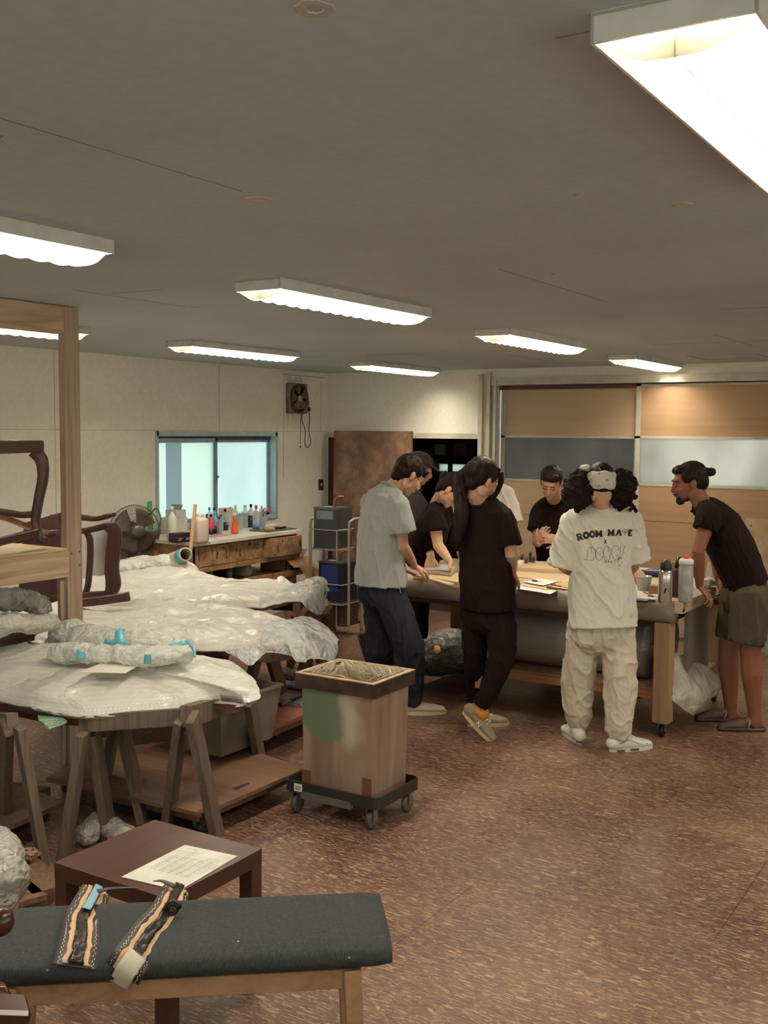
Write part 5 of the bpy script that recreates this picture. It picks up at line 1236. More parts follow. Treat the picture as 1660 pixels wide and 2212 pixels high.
def lay(pts, drop):
    out = []
    for p in pts:
        d = (V(p)-V((0, 0, 1.75))).normalized(); h_ = bv_c.ray_cast(V((0, 0, 1.75)), d)
        out.append(h_[0]-d*.006 if h_[0] is not None else (V(p) if not out else out[-1]))
    return out[:-1]+[V(pts[-1])] if drop else out
s1 = lay([(-2.22, 2.033, 0.447), (-2.238, 2.021, 0.423), (-2.172, 1.945, 0.423), (-2.099, 1.872, 0.426), (-2.027, 1.799, 0.433), (-2.036, 1.794, 0.388)], False)
strap('dark stitched strap at left on the bench, with a blue tape patch near its top', s1, (.080, .105), [(-2.172, 2.002, 0.478), (-2.154, 2.033, 0.48), (-2.104, 2.086, 0.475)],
      ('blue_tape_patch', -.13, .12, .028, plain('blue_tape_plain', S(140, 186, 198), .5), 8, 17, .001))
s2 = lay([(-2.061, 2.191, 0.432), (-2.028, 2.152, 0.431), (-1.986, 2.061, 0.431), (-1.946, 1.968, 0.434), (-1.9, 1.878, 0.434), (-1.922, 1.865, 0.398), (-1.93, 1.842, 0.365)], True)
st2 = strap('dark stitched strap on the bench with a white tape patch at its lower end', s2, (.075, .10), [(-2.017, 2.142, 0.478), (-2.062, 2.137, 0.485), (-2.082, 2.121, 0.485)],
      ('white_tape_patch', -.32, .2, .026, plain('masking_tape', S(216, 206, 186), .7), 36, 47, .001))
rl = MB(); q = V((-1.896, 2.002, 0.5)); rl.tube([q+ex*(.02*math.cos(k*.5)*(1-k/40))+UP*(.02*math.sin(k*.5)*(1-k/40)) for k in range(26)], .006, 6)
obj('leather_curl', rl, M_lea, st2, True)
# ================================================================== bits at lower left
pth = [(-2.816, 2.132, 0.45), (-2.738, 2.122, 0.41), (-2.685, 2.096, 0.357), (-2.71, 2.08, 0.268)]
o = obj('plastic_bag', lump(pth, rr_(pth, lambda u: .05+.02*math.sin(u*3)), .02, 14, .008, 9), film('bag_clear', S(206, 204, 192), .8, .2, 10, .8)); tag(o, 'crumpled clear plastic bag at the left edge above the bench', 'bag')
t = thing('pallet', 'low wooden pallet on the floor at left behind the dark low table', 'pallet', (-3.155, 2.598, 0.1))
for a_, b_ in ((((-3.728, 2.755, 0.1)), ((-2.958, 2.51, 0.1))), (((-3.461, 2.555, 0.1)), ((-2.954, 2.401, 0.1)))): obj('slat', MB().beam(a_, b_, .14, .02), M_saw2, t)
obj('bearer', MB().beam((-3.089, 2.621, 0.045), (-3.078, 2.42, 0.045), .06, .085), M_saw2, t)
obj('bearer', MB().beam((-3.688, 2.86, 0.045), (-3.461, 2.554, 0.045), .06, .085), M_saw2, t)
o = obj('board', MB().prism([(-4.07, 3.013, 0.13), (-3.983, 3.146, 0.13), (-3.577, 3.119, 0.13), (-3.54, 2.815, 0.13), (-3.639, 2.689, 0.13)], (0, 0, -.02)), M_saw2); tag(o, 'brown board lying low on the floor under the left sawhorse', 'board')
o = obj('board_support', MB().prism([(-4.241, 3.164, 0.01), (-3.827, 3.249, 0.01), (-3.797, 2.994, 0.01), (-3.892, 2.899, 0.01)], (0, 0, .098)), M_saw2); tag(o, 'low timber frame under the brown board at left', 'frame')
kn = MB(); q = V((-3.22, 2.625, 0.13))
kn.tube([q+V((.035*math.sin(k*1.1), .03*math.sin(k*1.7+1), .012*math.cos(k*.9)+.01)) for k in range(40)], .006, 6)
tag(obj('rope_knot', kn, plain('rope_tan', S(150, 120, 92), .9), smooth=True), 'small knot of tan rope lying on the pallet', 'rope')
o = obj('film_scrap', lump([(-3.357, 3.03, 0.06), (-3.388, 3.136, 0.06), (-3.227, 3.115, 0.06)], [.045]*7, .02, 16, .008, 4), film('bag_clear', S(206, 204, 192), .8)); tag(o, 'clear film scrap on the floor behind the dark low table', 'plastic')
# carved dark chair at the lower left edge
t = thing('carved_chair', 'carved dark brown glossy chair corner at the lower left edge', 'chair', (-1.984, 1.531, 0.509))
M_carv = plain('glossy_mahogany', S(66, 32, 22), .25, var=.15)
c_ = V((-1.981, 1.533, 0.564))
obj('post', MB().lathe((c_.x-.02, c_.y, .05), [(.03, 0), (.035, .1), (.028, .16), (.042, .22), (.03, .28), (.026, .34), (.04, .38), (.02, .42)], 18), M_carv, t, True)
obj('arm_scroll', MB().ball((-1.938, 1.501, 0.653), .03, (1, 1, 1.1)), M_carv, t, True)
obj('seat_block', MB().beam((-1.953, 1.433, 0.471), (-1.892, 1.53, 0.439), .09, .05, bev=.008), M_carv, t)

# ================================================================== big work table
M_canvas = plain('leather_cover', S(136, 120, 104), .55, var=.12, nscale=4, bump=.1)
M_pine = wood('pine_leg', S(170, 138, 106), S(142, 110, 84), 'z', .7, .5, True)
TX0, TX1, TY0, TY1, TZ = -3.80, -1.715, 5.93, 7.04, .80
t = thing('work_table', 'big wooden work table on casters with a grey brown padded edge', 'table', ((TX0+TX1)/2, 6.48, 0))
tp = MB(); prof = [(-.0, 0), (-.028, -.02), (-.036, -.07), (-.026, -.115), (-.0, -.13), (.06, -.13), (.06, -.005)]
n_ = 40; rg = []
for i in range(n_+1):
    x = TX0+(TX1-.05-TX0)*i/n_; k = 1+.25*noise.noise(V((x*3, 0, 0)))
    rg.append([V((x, TY0+.03+a*k, TZ+b*(1+.08*noise.noise(V((x*2, 5, 0)))))) for a, b in prof])
tp.rings(rg)
obj('padded_edge', tp, M_canvas, t, True)
obj('table_top', MB().box((TX0, TY0+.03, TZ-.035), (TX1, TY1, TZ), bev=.003).box((TX1-.05, TY0-.005, TZ-.06), (TX1, TY0+.04, TZ-.001), bev=.004).box((TX1-.05, TY0, TZ-.065), (TX1+.0, TY1, TZ-.036)), stained('table_top_worn', S(150, 124, 98), S(186, 164, 136), S(206, 188, 160), 4.0), t)
obj('apron', MB().box((TX0+.05, TY0+.10, TZ-.17), (TX1-.08, TY0+.13, TZ-.035)).box((TX0+.05, TY1-.12, TZ-.15), (TX1-.05, TY1-.09, TZ-.035)).box((TX1-.14, TY0+.1, TZ-.15), (TX1-.11, TY1-.1, TZ-.035)), plain('apron_dark', S(84, 62, 48), .6), t)
for (x, y, s_) in ((-1.835, 6.0, .095), (-1.80, 6.99, .095), (-3.68, 6.05, .09), (-3.68, 6.95, .09)):
    zt_ = TZ-.13 if y < 6.5 else TZ-.036
    lg = obj('leg', MB().box((x-s_/2, y-s_/2, .085), (x+s_/2, y+s_/2, zt_), bev=.004), M_pine, t)
    obj('caster', MB().lathe((x-.014, y, .034), [(.008, 0), (.03, 0), (.034, .004), (.034, .024), (.03, .028), (.008, .028)], 18, (1, 0, 0)), BK, lg, True)
    obj('caster_fork', MB().box((x-.022, y-.012, .03), (x-.017, y+.014, .084)).box((x+.017, y-.012, .03), (x+.022, y+.014, .084)).box((x-.03, y-.03, .078), (x+.03, y+.03, .085)), plain('steel', S(150, 150, 145), .3, .8), lg)
obj('lower_shelf', MB().box((TX0+.05, TY0+.08, .25), (TX1-.07, TY1-.08, .268)), M_pine, t)
obj('shelf_bearer', MB().box((TX0+.05, TY0+.055, .215), (TX1-.17, TY0+.08, .262)).box((TX0+.05, TY1-.1, .215), (TX1-.1, TY1-.07, .25)).box((-2.05, TY0+.1, .18), (-2.0, TY1-.1, .215)), wood('bearer_pine', S(170, 122, 84), S(140, 94, 62), 'x', .7, .5, False), t)
# rolls and things on the lower shelf
F_roll = film('bubble_roll_mat', S(176, 170, 164), .97, .14, 2.5, .3, 85)
t = thing('bubble_wrap_roll', 'thick grey roll of bubble wrap lying on the shelf under the work table', 'roll', (-2.5, 6.25, .27))
obj('roll', MB().lathe((-3.08, 6.27, .44), [(.17, 0), (.172, .02), (.17, 1.06), (.168, 1.08)], 48, (1, 0, 0)), F_roll, t, True)
obj('core', MB().lathe((-2.0, 6.27, .44), [(.045, 0), (.045, .03), (.04, .03), (.04, .0)], 20, (1, 0, 0), caps=False), M_card, t)
o = obj('foam_roll', MB().lathe((-3.0, 6.62, .44), [(.16, 0), (.17, .02), (.17, 1.0), (.16, 1.02)], 32, (1, 0, 0)), plain('foam_dark', S(86, 76, 72), .7), smooth=True); tag(o, 'darker grey roll behind the bubble wrap roll under the work table', 'roll')
o = obj('grey_panel', MB().box((-1.80+.03, 6.16, .27), (-1.745, 6.62, .73)), plain('grey_board', S(110, 100, 96), .7)); tag(o, 'flat grey board standing under the right end of the work table', 'board')
F_hang = film('bubble_loose', S(222, 214, 198), .45, .1, 5, .6, 75)
def hang(u_, v_):
    A = [V((-1.819, 6.056, 0.476)), V((-1.789, 6.252, 0.445)), V((-1.721, 6.412, 0.354)), V((-1.646, 6.518, 0.287))]; B_ = [V((-1.816, 5.999, 0.248)), V((-1.765, 6.031, 0.194)), V((-1.698, 6.132, 0.113)), V((-1.64, 6.463, 0.176))]
    f = u_*3; i = min(2, int(f)); f -= i
    p = A[i].lerp(A[i+1], f).lerp(B_[i].lerp(B_[i+1], f), v_)
    return p-FW*(.07*math.sin(v_*math.pi)*math.sin(u_*2.6))+V((0, 0, .012*noise.noise(V((u_*5, v_*5, 0)))))
o = obj('bubble_wrap_end', MB().grid(hang, 30, 24), F_hang, None, True); tag(o, 'loose shiny end of bubble wrap sticking out right of the table leg', 'bubble wrap')
o = obj('bubble_wrap_piece', lump([(-3.306, 5.894, 0.37), (-3.214, 5.892, 0.42), (-3.096, 5.907, 0.44)], [.07, .085, .09, .09, .085, .08, .07], .02, 20, .008, 3), film('bubble_grey', S(176, 172, 168), .6, .15, 6, .8, 60)); tag(o, 'crumpled bubble wrap behind the dark net bag under the table', 'bubble wrap')
o = obj('net_bag', lump([(-3.194, 5.669, 0.276), (-3.086, 5.677, 0.34), (-2.966, 5.693, 0.366), (-2.835, 5.775, 0.353)], [.035, .06, .08, .09, .095, .1, .1, .1, .09, .08], .012, 26, .007, 5), fabric('dark_net', S(40, 44, 36), S(14, 14, 12), .8, 600, .6)); tag(o, 'dark green net bag lying on the table shelf left of the roll', 'bag')
t = thing('wood_roll', 'small round wood piece with an orange end on the net bag', 'wood piece', (-3.154, 5.694, 0.401))
obj('piece', MB().lathe((-3.132, 5.648, 0.406), [(.02, 0), (.02, .1)], 16, tuple(FW)), plain('wood_round', S(186, 140, 92), .6), t, True); obj('ring', MB().lathe(V((-3.132, 5.648, 0.406))-FW*.002, [(.012, 0), (.012, .002)], 14, tuple(FW)), plain('orange_end', S(200, 110, 50), .5), t)
o = obj('clear_package', lump([(-3.406, 5.831, 0.288), (-3.306, 5.835, 0.297), (-3.207, 5.838, 0.314)], [.045]*7, .012, 18, .007, 6), film('package_film', S(120, 112, 110), .65, .12, 8, .8)); tag(o, 'glossy clear package lying at the left end of the table shelf', 'package')
# ---- on the table
M_ply3 = wood('work_ply', S(222, 196, 156), S(206, 176, 134), 'x', .6, .6, False, bump=.03); M_pap = plain('paper_white', S(226, 222, 210), .7)
def flat(name, lb, cat, pts, th, mt, lift=0.0, group=None):
    o = obj(name, MB().prism([(p[0], p[1], TZ+.001+lift) for p in pts], (0, 0, th)), mt); return tag(o, lb, cat, group)
flat('plywood_board', 'pale plywood board under the hands at the left of the work table', 'board', [(-3.489, 5.992, 0.8), (-3.103, 5.848, 0.8), (-3.3, 6.236, 0.8), (-3.589, 6.32, 0.8)], .012, M_ply3)
flat('cutting_mat', 'grey board lying on top of the pale plywood board', 'board', [(-3.468, 6.065, 0.815), (-3.26, 6.047, 0.815), (-3.365, 6.339, 0.815), (-3.579, 6.367, 0.815)], .008, plain('grey_board_top', S(150, 134, 112), .6), .0135)
flat('paper_sheet', 'white sheet under the leaning woman\'s fingers', 'paper', [(-3.536, 6.183, 0.825), (-3.418, 6.208, 0.825), (-3.483, 6.371, 0.825), (-3.604, 6.346, 0.825)], .001, M_pap, .023)
flat('paper_sheet', 'white sheet right under the pinching hand at the table left', 'paper', [(-3.463, 6.206, 0.825), (-3.315, 6.166, 0.825), (-3.426, 6.412, 0.825), (-3.563, 6.47, 0.825)], .001, M_pap, .0265)
o = obj('wooden_ruler', MB().beam((-3.381, 5.836, 0.835), (-2.94, 5.569, 0.83), .045, .008), M_ply3); tag(o, 'long pale wooden slat crossing the table edge left of the ponytailed woman', 'slat')
o = obj('clamp_block', MB().box(V((-3.372, 5.862, 0.8))+V((-.05, -.03, .001)), V((-3.372, 5.862, 0.8))+V((.05, .03, .02)), bev=.002), M_ply3); tag(o, 'small pale wood block at the table edge near the grey shirt', 'block')
flat('panel_board', 'thick pale wooden panel lying behind the papers in the middle of the table', 'board', [(-3.12, 6.653, 0.8), (-2.688, 6.725, 0.8), (-2.86, 7.15, 0.8), (-3.249, 7.036, 0.8)], .022, M_ply3)
flat('plywood_board', 'pale sheet of plywood in front of the thick panel', 'board', [(-2.976, 6.354, 0.8), (-2.505, 6.269, 0.8), (-2.653, 6.637, 0.8), (-3.058, 6.579, 0.8)], .004, M_ply3)
flat('paper_sheet', 'white paper with small black marks in the middle of the table', 'paper', [(-2.792, 6.132, 0.81), (-2.617, 6.057, 0.81), (-2.618, 6.28, 0.81), (-2.777, 6.351, 0.81)], .001, M_pap, .0055)
flat('paper_strip', 'white paper strip along the near table edge beside the dark shirt', 'paper', [(-2.718, 5.879, 0.8), (-2.457, 5.791, 0.8), (-2.481, 5.953, 0.8), (-2.793, 6.066, 0.8)], .001, M_pap, .0)
flat('paper_strip', 'narrow pale strip pointing to the brown handled tool', 'paper', [(-2.747, 6.001, 0.8), (-2.527, 5.92, 0.8), (-2.538, 5.981, 0.8), (-2.769, 6.083, 0.8)], .002, M_ply3, .002)
flat('pattern_card', 'tan pattern card beside the white shirt at the table edge', 'card', [(-2.566, 6.032, 0.8), (-2.367, 5.964, 0.8), (-2.54, 6.395, 0.8), (-2.589, 6.21, 0.8)], .002, plain('tan_card', S(196, 166, 120), .7), .0055)
t = thing('eraser_block', 'small teal block beside the hand of the ponytailed woman', 'block', (-2.758, 5.945, 0.8))
obj('block', MB().box(V((-2.742, 5.909, 0.8))+V((-.014, -.02, .001)), V((-2.742, 5.909, 0.8))+V((.014, .02, .02)), bev=.003), plain('teal', S(96, 168, 172), .5), t)
def hand_tool(lb, p, q_, mt, r=.009):
    p = V(p); q_ = V(q_); t = thing('hand_tool', lb, 'tool', p); m_ = p.lerp(q_, .55)
    obj('handle', MB().tube([p, p.lerp(m_, .3), m_], [r*.8, r, r*.7], 8), mt, t, True); obj('blade', MB().beam(m_, q_, .008, .002), plain('steel', S(150, 150, 145), .3, .8), t); return t
M_hnd = plain('tool_handle_brown', S(110, 62, 38), .4)
hand_tool('brown handled tool lying left of the white shirt on the table', (-2.561, 5.984, 0.812), (-2.416, 5.917, 0.81), M_hnd)
hand_tool('second brown handled tool just behind the first, left of the white shirt', (-2.579, 6.091, 0.812), (-2.441, 6.037, 0.81), M_hnd, .007)
hand_tool('small dark tool on the marked white paper', (-2.752, 6.185, 0.813), (-2.682, 6.184, 0.813), BK, .006)
t = thing('tape_roll', 'white roll of tape lying at the left of the thick wooden panel', 'tape', (-3.142, 6.759, 0.8))
c_ = V((-3.142, 6.759, 0.8)); obj('roll', MB().lathe(c_+V((0, 0, .03)), [(.016, 0), (.03, 0), (.03, .06), (.016, .06), (.016, 0)], 20, (.8, .5, 0), caps=False), W_, t, True); obj('core', MB().lathe(c_+V((0, 0, .03)), [(.0155, .002), (.0155, .058)], 16, (.8, .5, 0), caps=False), BK, t)
M_dred = plain('dark_red', S(88, 34, 38), .4)
for i, (px, hh, mt, lb) in enumerate((((-3.192, 6.912, 0.8), .05, M_dred, 'dark red tool at the left of the small upright cluster on the table'), ((-3.176, 6.956, 0.8), .07, BK, 'black tool beside the dark red one in the small cluster'), ((-3.129, 6.925, 0.8), .06, M_dred, 'dark red tool in the middle of the small upright cluster'), ((-3.127, 6.991, 0.8), .095, BK, 'tallest black tool of the small upright cluster'), ((-3.097, 6.98, 0.8), .06, BK, 'black tool at the right of the small upright cluster'))):
    c_ = V(px); t = thing('upright_tool', lb, 'tool', c_, 'tools standing behind the panel')
    obj('body', MB().lathe(c_+V((0, 0, .001)), [(.018, 0), (.018, .02), (.01, .03), (.008, hh*.6), (.013, hh*.8), (.006, hh)], 10), mt, t, True); obj('tip', MB().tube([c_+V((0, 0, hh)), c_+V((.015, .0, hh+.015))], .004, 6), plain('steel', S(150, 150, 145), .3, .8), t)
# right part of the table
def at_(p, dx=0, dy=0, dz=0): return V(p)+V((dx, dy, dz))
q = V((-2.22, 6.97, 0.8))
t = thing('blue_tray', 'navy blue oval tray with tan bits on the work table right of the white shirt', 'tray', q)
obj('tray', MB().rings([[q+V((math.cos(a_)*.14*k, math.sin(a_)*.10*k, z)) for a_ in [2*math.pi*i/28 for i in range(28)]] for k, z in ((.85, .001), (1, .045), (.96, .045), (.8, .008))]), plain('navy_plastic', S(38, 42, 92), .4), t, True)
for i in range(6):
    o = obj('leather_scrap', MB().ball(q+V((-.07+.028*i, .02*math.sin(i*2), .03)), .018, (1.2, .8, .6), 10), plain('tan_leather', S(206, 172, 132), .7)); tag(o, 'tan leather scrap among others in the blue tray', 'scrap', 'tan scraps in the blue tray')
q = V((-2.05, 6.254, 0.8))
t = thing('plastic_cup', 'clear plastic deli cup on the work table beside the white shirt', 'cup', q)
obj('cup', MB().lathe(q, [(.036, 0), (.048, .085), (.051, .085), (.051, .09), (.045, .09), (.034, .004), (.001, .004)], 28), film('cup_clear', S(206, 206, 196), .5, .15, 2, .02), t, True)
obj('contents', MB().lathe(q+V((0, 0, .005)), [(.033, 0), (.037, .03), (.001, .032)], 16), plain('cup_contents', S(90, 92, 84), .7), t)
o = obj('wood_block', MB().box(at_((-1.946, 6.17, 0.8), -.04, -.02, .001), at_((-1.946, 6.17, 0.8), .04, .04, .05), bev=.003), plain('block_brown', S(150, 108, 76), .6)); tag(o, 'brown wood block between the clear cup and the steel flask', 'block')
flat('paper_sheet', 'white sheet beside the flask with pens on it', 'paper', [(-2.058, 5.899, 0.8), (-1.88, 5.94, 0.8), (-1.924, 6.163, 0.8), (-2.166, 6.506, 0.8)], .001, M_pap)
hand_tool('red pen on the white sheet beside the flask', (-2.021, 6.158, 0.806), (-1.94, 6.083, 0.806), RD, .004)
hand_tool('blue pen beside the red pen near the flask', (-1.951, 6.032, 0.806), (-1.881, 6.018, 0.806), plain('pen_blue', S(50, 70, 120), .4), .005)
o = obj('phone', MB().prism([at_(p, 0, 0, .003) for p in ((-1.947, 5.793, 0.8), (-1.88, 5.8, 0.8), (-1.892, 5.892, 0.8), (-1.952, 5.87, 0.8))], (0, 0, .009)), BK); tag(o, 'black phone lying at the near edge of the table beside the white shirt', 'phone')
q = V((-1.806, 5.891, 0.8)); M_st = plain('brushed_steel', S(196, 190, 182), .2, .8, var=.04)
t = thing('vacuum_flask', 'steel vacuum flask with a black cap at the right end of the table', 'flask', q)
obj('body', MB().lathe(q, [(.037, 0), (.039, .004), (.039, .15), (.036, .17), (.030, .185)], 30), M_st, t, True)
obj('cap', MB().lathe(q, [(.031, .184), (.033, .188), (.031, .215), (.024, .235), (.015, .242), (.001, .243)], 26), BK, t, True)
mk = MB(); d_ = (V((0, 0, 1.75))-q); d_.z = 0; d_.normalize(); sd = d_.cross(UP)
mk.beam(q+d_*.0395+sd*.004+UP*.055, q+d_*.0395-sd*.004+UP*.085, .010, .0015, up=tuple(d_)); obj('logo_mark', mk, BK, t)
q = V((-1.715, 5.974, 0.8))
t = thing('water_bottle', 'translucent grey water bottle with white lid and red spout at the table corner', 'bottle', q)
obj('body', MB().lathe(q, [(.036, 0), (.040, .006), (.040, .085), (.038, .095), (.040, .105), (.041, .2), (.036, .212)], 28), film('bottle_grey', S(176, 176, 170), .8, .2, 3, .05), t, True)
obj('lid', MB().lathe(q, [(.041, .212), (.042, .235), (.034, .245), (.001, .246)], 26), W_, t, True); obj('spout', MB().lathe(q, [(.014, .245), (.014, .262), (.011, .268), (.001, .269)], 16), RD, t, True)
q = V((-1.812, 6.112, 0.8))
t = thing('brush_case', 'dark brown case with black handles standing between the flask and the water bottle', 'case', q)
obj('case', MB().lathe(q+V((0, .01, 0)), [(.03, 0), (.032, .15), (.026, .17)], 16), plain('case_brown', S(70, 50, 40), .6), t, True); obj('handle', MB().tube([q+V((0, .01, .17)), q+V((.01, .02, .235))], .014, 10), BK, t, True)
q = V((-1.877, 6.217, 0.8))
tag(obj('tool_roll', MB().beam(q+V((-.03, .05, .001)), q+V((.0, .06, .19)), .05, .03, bev=.006), plain('tan_canvas', S(176, 146, 108), .8)), 'tan canvas roll standing behind the steel flask', 'roll')
tag(obj('white_cloth', lump([(-1.763, 6.535, 0.83), (-1.763, 6.64, 0.835), (-1.73, 6.656, 0.83)], [.03]*7, .012, 30, .006, 3), plain('cloth_white', S(214, 204, 188), .8)), 'crumpled white cloth between the hands of the man at right', 'cloth')
q = V((-2.45, 6.9, .8))
tag(obj('board_stack', MB().box(q+V((-.12, -.02, .001)), q+V((.2, .1, .045)), bev=.002), M_ply3), 'stack of pale boards at the back of the table behind the white shirt', 'stack')
q = V((-2.171, 6.503, 0.8)); tag(obj('red_cup', MB().lathe(q, [(.02, 0), (.026, .06), (.001, .061)], 14), RD, smooth=True), 'small red pot half hidden by the white shirt', 'pot')
q = V((-1.799, 6.764, 0.8)); tag(obj('clear_bottle', MB().lathe(q+V((-.02, .08, 0)), [(.016, 0), (.016, .09), (.007, .11), (.007, .13)], 14), CL, smooth=True), 'small clear bottle standing behind the arm of the leaning man', 'bottle')
# board leaning at the right side of the shutters
o = obj('weathered_board', MB().box((-2.057, 8.80, 0), (-2.057+.9, 8.82, 1.073)), stained('weathered_ply', S(160, 134, 108), S(184, 156, 124), S(206, 186, 156), 6.0)); tag(o, 'pale weathered board standing before the shutters at the right edge', 'board')
o = obj('teal_board', MB().box((-1.859, 8.72, 0.0), (-1.859+.4, 8.73, 0.536)), plain('teal_grey', S(130, 150, 142), .6)); tag(o, 'grey green sheet leaning at the right edge behind the man in shorts', 'sheet')
o = obj('insulation_board', MB().box((-2.45-1.5, 8.845, 0.036), (-2.45+1.0, 8.86, .16)), plain('grey_insul', S(150, 138, 122), .7)); tag(o, 'long low grey board on the sill at the foot of the shutters', 'board')

# ================================================================== people
def cv(l, d, u=0.0): return (RT*l+FW*d+UP*u)
def seg(a, b, t): return V(a).lerp(V(b), t)
def hand(pr, w, d, n, thumb=1, curl=.35, s=1.0, spread=.08, curls=None):
    """palm, four unequal bending fingers and a thumb from the palm's side; d towards the fingertips, n = where the palm faces"""
    w = V(w); d = V(d).normalized(); n = V(n); n = (n-d*n.dot(d)).normalized(); sd = d.cross(n).normalized()*thumb
    pr.append(loft([w-d*.012*s, w+d*.03*s, w+d*.062*s, w+d*.088*s], [(.026*s, .019*s), (.038*s, .017*s), (.042*s, .0155*s), (.039*s, .012*s)], sd, 14))
    for i in range(4):
        u = (1.5-i); L_ = (.074, .082, .076, .060)[i]*s; c_ = curls[i] if curls else curl*(1+.12*i)
        p = w+d*(.084-(.006 if i in (0, 3) else 0))*s+sd*u*.0195*s
        dr = (d+sd*u*spread).normalized(); P = [p-dr*.02*s, p]; ang = c_*.6
        for k, f in enumerate((.46, .30, .24)):
            e = dr*math.cos(ang)+n*math.sin(ang); p = p+e*L_*f; P.append(p); ang += c_
        pr.append(loft(P, [.0095*s, .0092*s, .0085*s, .0078*s, .0068*s], sd, 8))
    b = w+d*.022*s+sd*.026*s; t1 = (d*.55+sd*.75+n*.25).normalized(); t2 = (d*.85+sd*.3+n*.4).normalized()
    pr.append(loft([b-t1*.01*s, b+t1*.03*s, b+t1*.042*s+t2*.02*s, b+t1*.042*s+t2*.042*s], [.015*s, .0125*s, .0105*s, .008*s], n, 8))
def head_prims(pr, c, f, u, k=1.0, jaw=1.0):
    c = V(c); f = V(f).normalized(); u = V(u); u = (u-f*u.dot(f)).normalized(); s = f.cross(u)
    A = basis(s, f, u)
    P = lambda x, y, z: c+(s*x+f*y+u*z)*k
    B_ = lambda x, y, z, a, b, g: pr.append(blob(P(x, y, z), (a*k, b*k, g*k), A))
    B_(0, -.012, .028, .074, .094, .088); B_(0, .022, -.02, .064, .072, .075); B_(0, .03, -.062, .050*jaw, .052, .050)
    B_(0, .066, -.094, .024, .020, .020); B_(0, .078, .028, .046, .016, .016)
    for sg in (-1, 1):
        B_(sg*.036, .066, -.026, .022, .022, .024); B_(sg*.074, -.006, -.014, .008, .018, .030); B_(sg*.079, -.012, -.004, .007, .014, .022)
        B_(sg*.031, .079, .004, .016, .012, .009); B_(sg*.011, .100, -.036, .009, .010, .008)
        B_(sg*.048, -.0, -.06, .014, .04, .04)
    pr.append(loft([P(0, .088, .018), P(0, .096, -.004), P(0, .108, -.026), P(0, .106, -.036)], [(.008*k, .01*k), (.009*k, .01*k), (.0125*k, .012*k), (.012*k, .009*k)], s, 10))
    B_(0, .093, -.060, .022, .009, .0055); B_(0, .091, -.070, .019, .009, .0065); B_(0, .086, -.05, .02, .01, .012)
    return P, A, (s, f, u)
def face_bits(par, P, ax, k=1.0, brow=True, eye=True, skin=None, hairm=None, closed=True, mouth=None):
    s, f, u = ax
    for sg in (-1, 1):
        if eye:
            obj('eyelid_line', MB().tube([P(sg*.046, .082, .001), P(sg*.038, .0905, -.003), P(sg*.028, .0915, -.003), P(sg*.017, .088, .001)], [.0012*k, .0024*k, .0024*k, .0012*k], 6), hairm or M_hair, par, True)
        if brow:
            obj('eyebrow', MB().tube([P(sg*.054, .078, .022), P(sg*.04, .091, .029), P(sg*.026, .0955, .029), P(sg*.013, .0945, .024)], [.0015*k, .0032*k, .0036*k, .0024*k], 6, flat=.6), hairm or M_hair, par, True)
    obj('lips', MB().tube([P(-.022, .096, -.065), P(-.01, .1025, -.064), P(0, .1035, -.0655), P(.01, .1025, -.064), P(.022, .096, -.065)], [.001*k, .0028*k, .003*k, .0028*k, .001*k], 6, flat=.8), mouth or plain('lip_brown', S(140, 82, 68), .5), par, True)
M_hair = fabric('black_hair', S(40, 27, 24), S(18, 11, 9), .5, 500, .5, (1, 1, .15)); M_hair.node_tree.nodes['Principled BSDF'].inputs['Specular IOR Level'].default_value = .12
M_curl = fabric('curly_hair', S(40, 25, 22), S(16, 9, 8), .8, 420, .9)
def skin(name, c): 
    m_ = plain(name, c, .5, var=.05, nscale=9, bump=.04, bscale=120, spec=.35); b = m_.node_tree.nodes['Principled BSDF']
    b.inputs['Subsurface Weight'].default_value = .12; b.inputs['Subsurface Radius'].default_value = (.01, .004, .002); b.inputs['Subsurface Scale'].default_value = .5; return m_
SK1 = skin('skin_warm', S(200, 156, 130)); SK2 = skin('skin_light', S(212, 170, 140)); SK3 = skin('skin_tan', S(138, 90, 70)); SK4 = skin('skin_mid', S(190, 146, 120))
BLKC = fabric('black_cotton', S(30, 19, 16), S(22, 13, 11), .95, 800, .2); BLKC2 = fabric('black_trouser', S(29, 19, 17), S(21, 13, 11), .95, 500, .2)
WHT = fabric('offwhite_cotton', S(222, 218, 204), S(208, 204, 190), .9, 700, .15); WHT2 = fabric('white_cotton', S(226, 218, 208), S(214, 206, 196), .9, 700, .15)
GRYC = fabric('heather_grey', S(172, 175, 168), S(152, 156, 150), .95, 900, .2); CHAR = fabric('charcoal_cotton', S(66, 58, 56), S(52, 44, 43), .95, 700, .2)
SWT = fabric('oatmeal_sweat', S(206, 196, 178), S(190, 180, 162), .95, 500, .25); NVT = fabric('navy_trouser', S(46, 46, 56), S(34, 34, 43), .95, 500, .3, (1, 1, .2))
OLV = fabric('olive_shorts', S(78, 70, 54), S(64, 56, 43), .9, 600, .2)
def folds(amp, sx=7.0, sz=2.6, seed=0, diag=0.0):
    def fn(p, n):
        q = V((p.x*sx+diag*p.z*3, p.y*sx-diag*p.z*3, p.z*sz+diag*(p.x+p.y)*2))+V((seed, seed, seed))
        a = noise.noise(q); r = 1-min(1, abs(noise.noise(q*1.9+V((5, 2, 8))))*3.2); r2 = 1-min(1, abs(noise.noise(q*3.7))*3.2)
        return n*amp*(.8*a+.7*r*r+.25*r2-.3)
    return fn
def limb(a, b, c, r, bend=None): return None
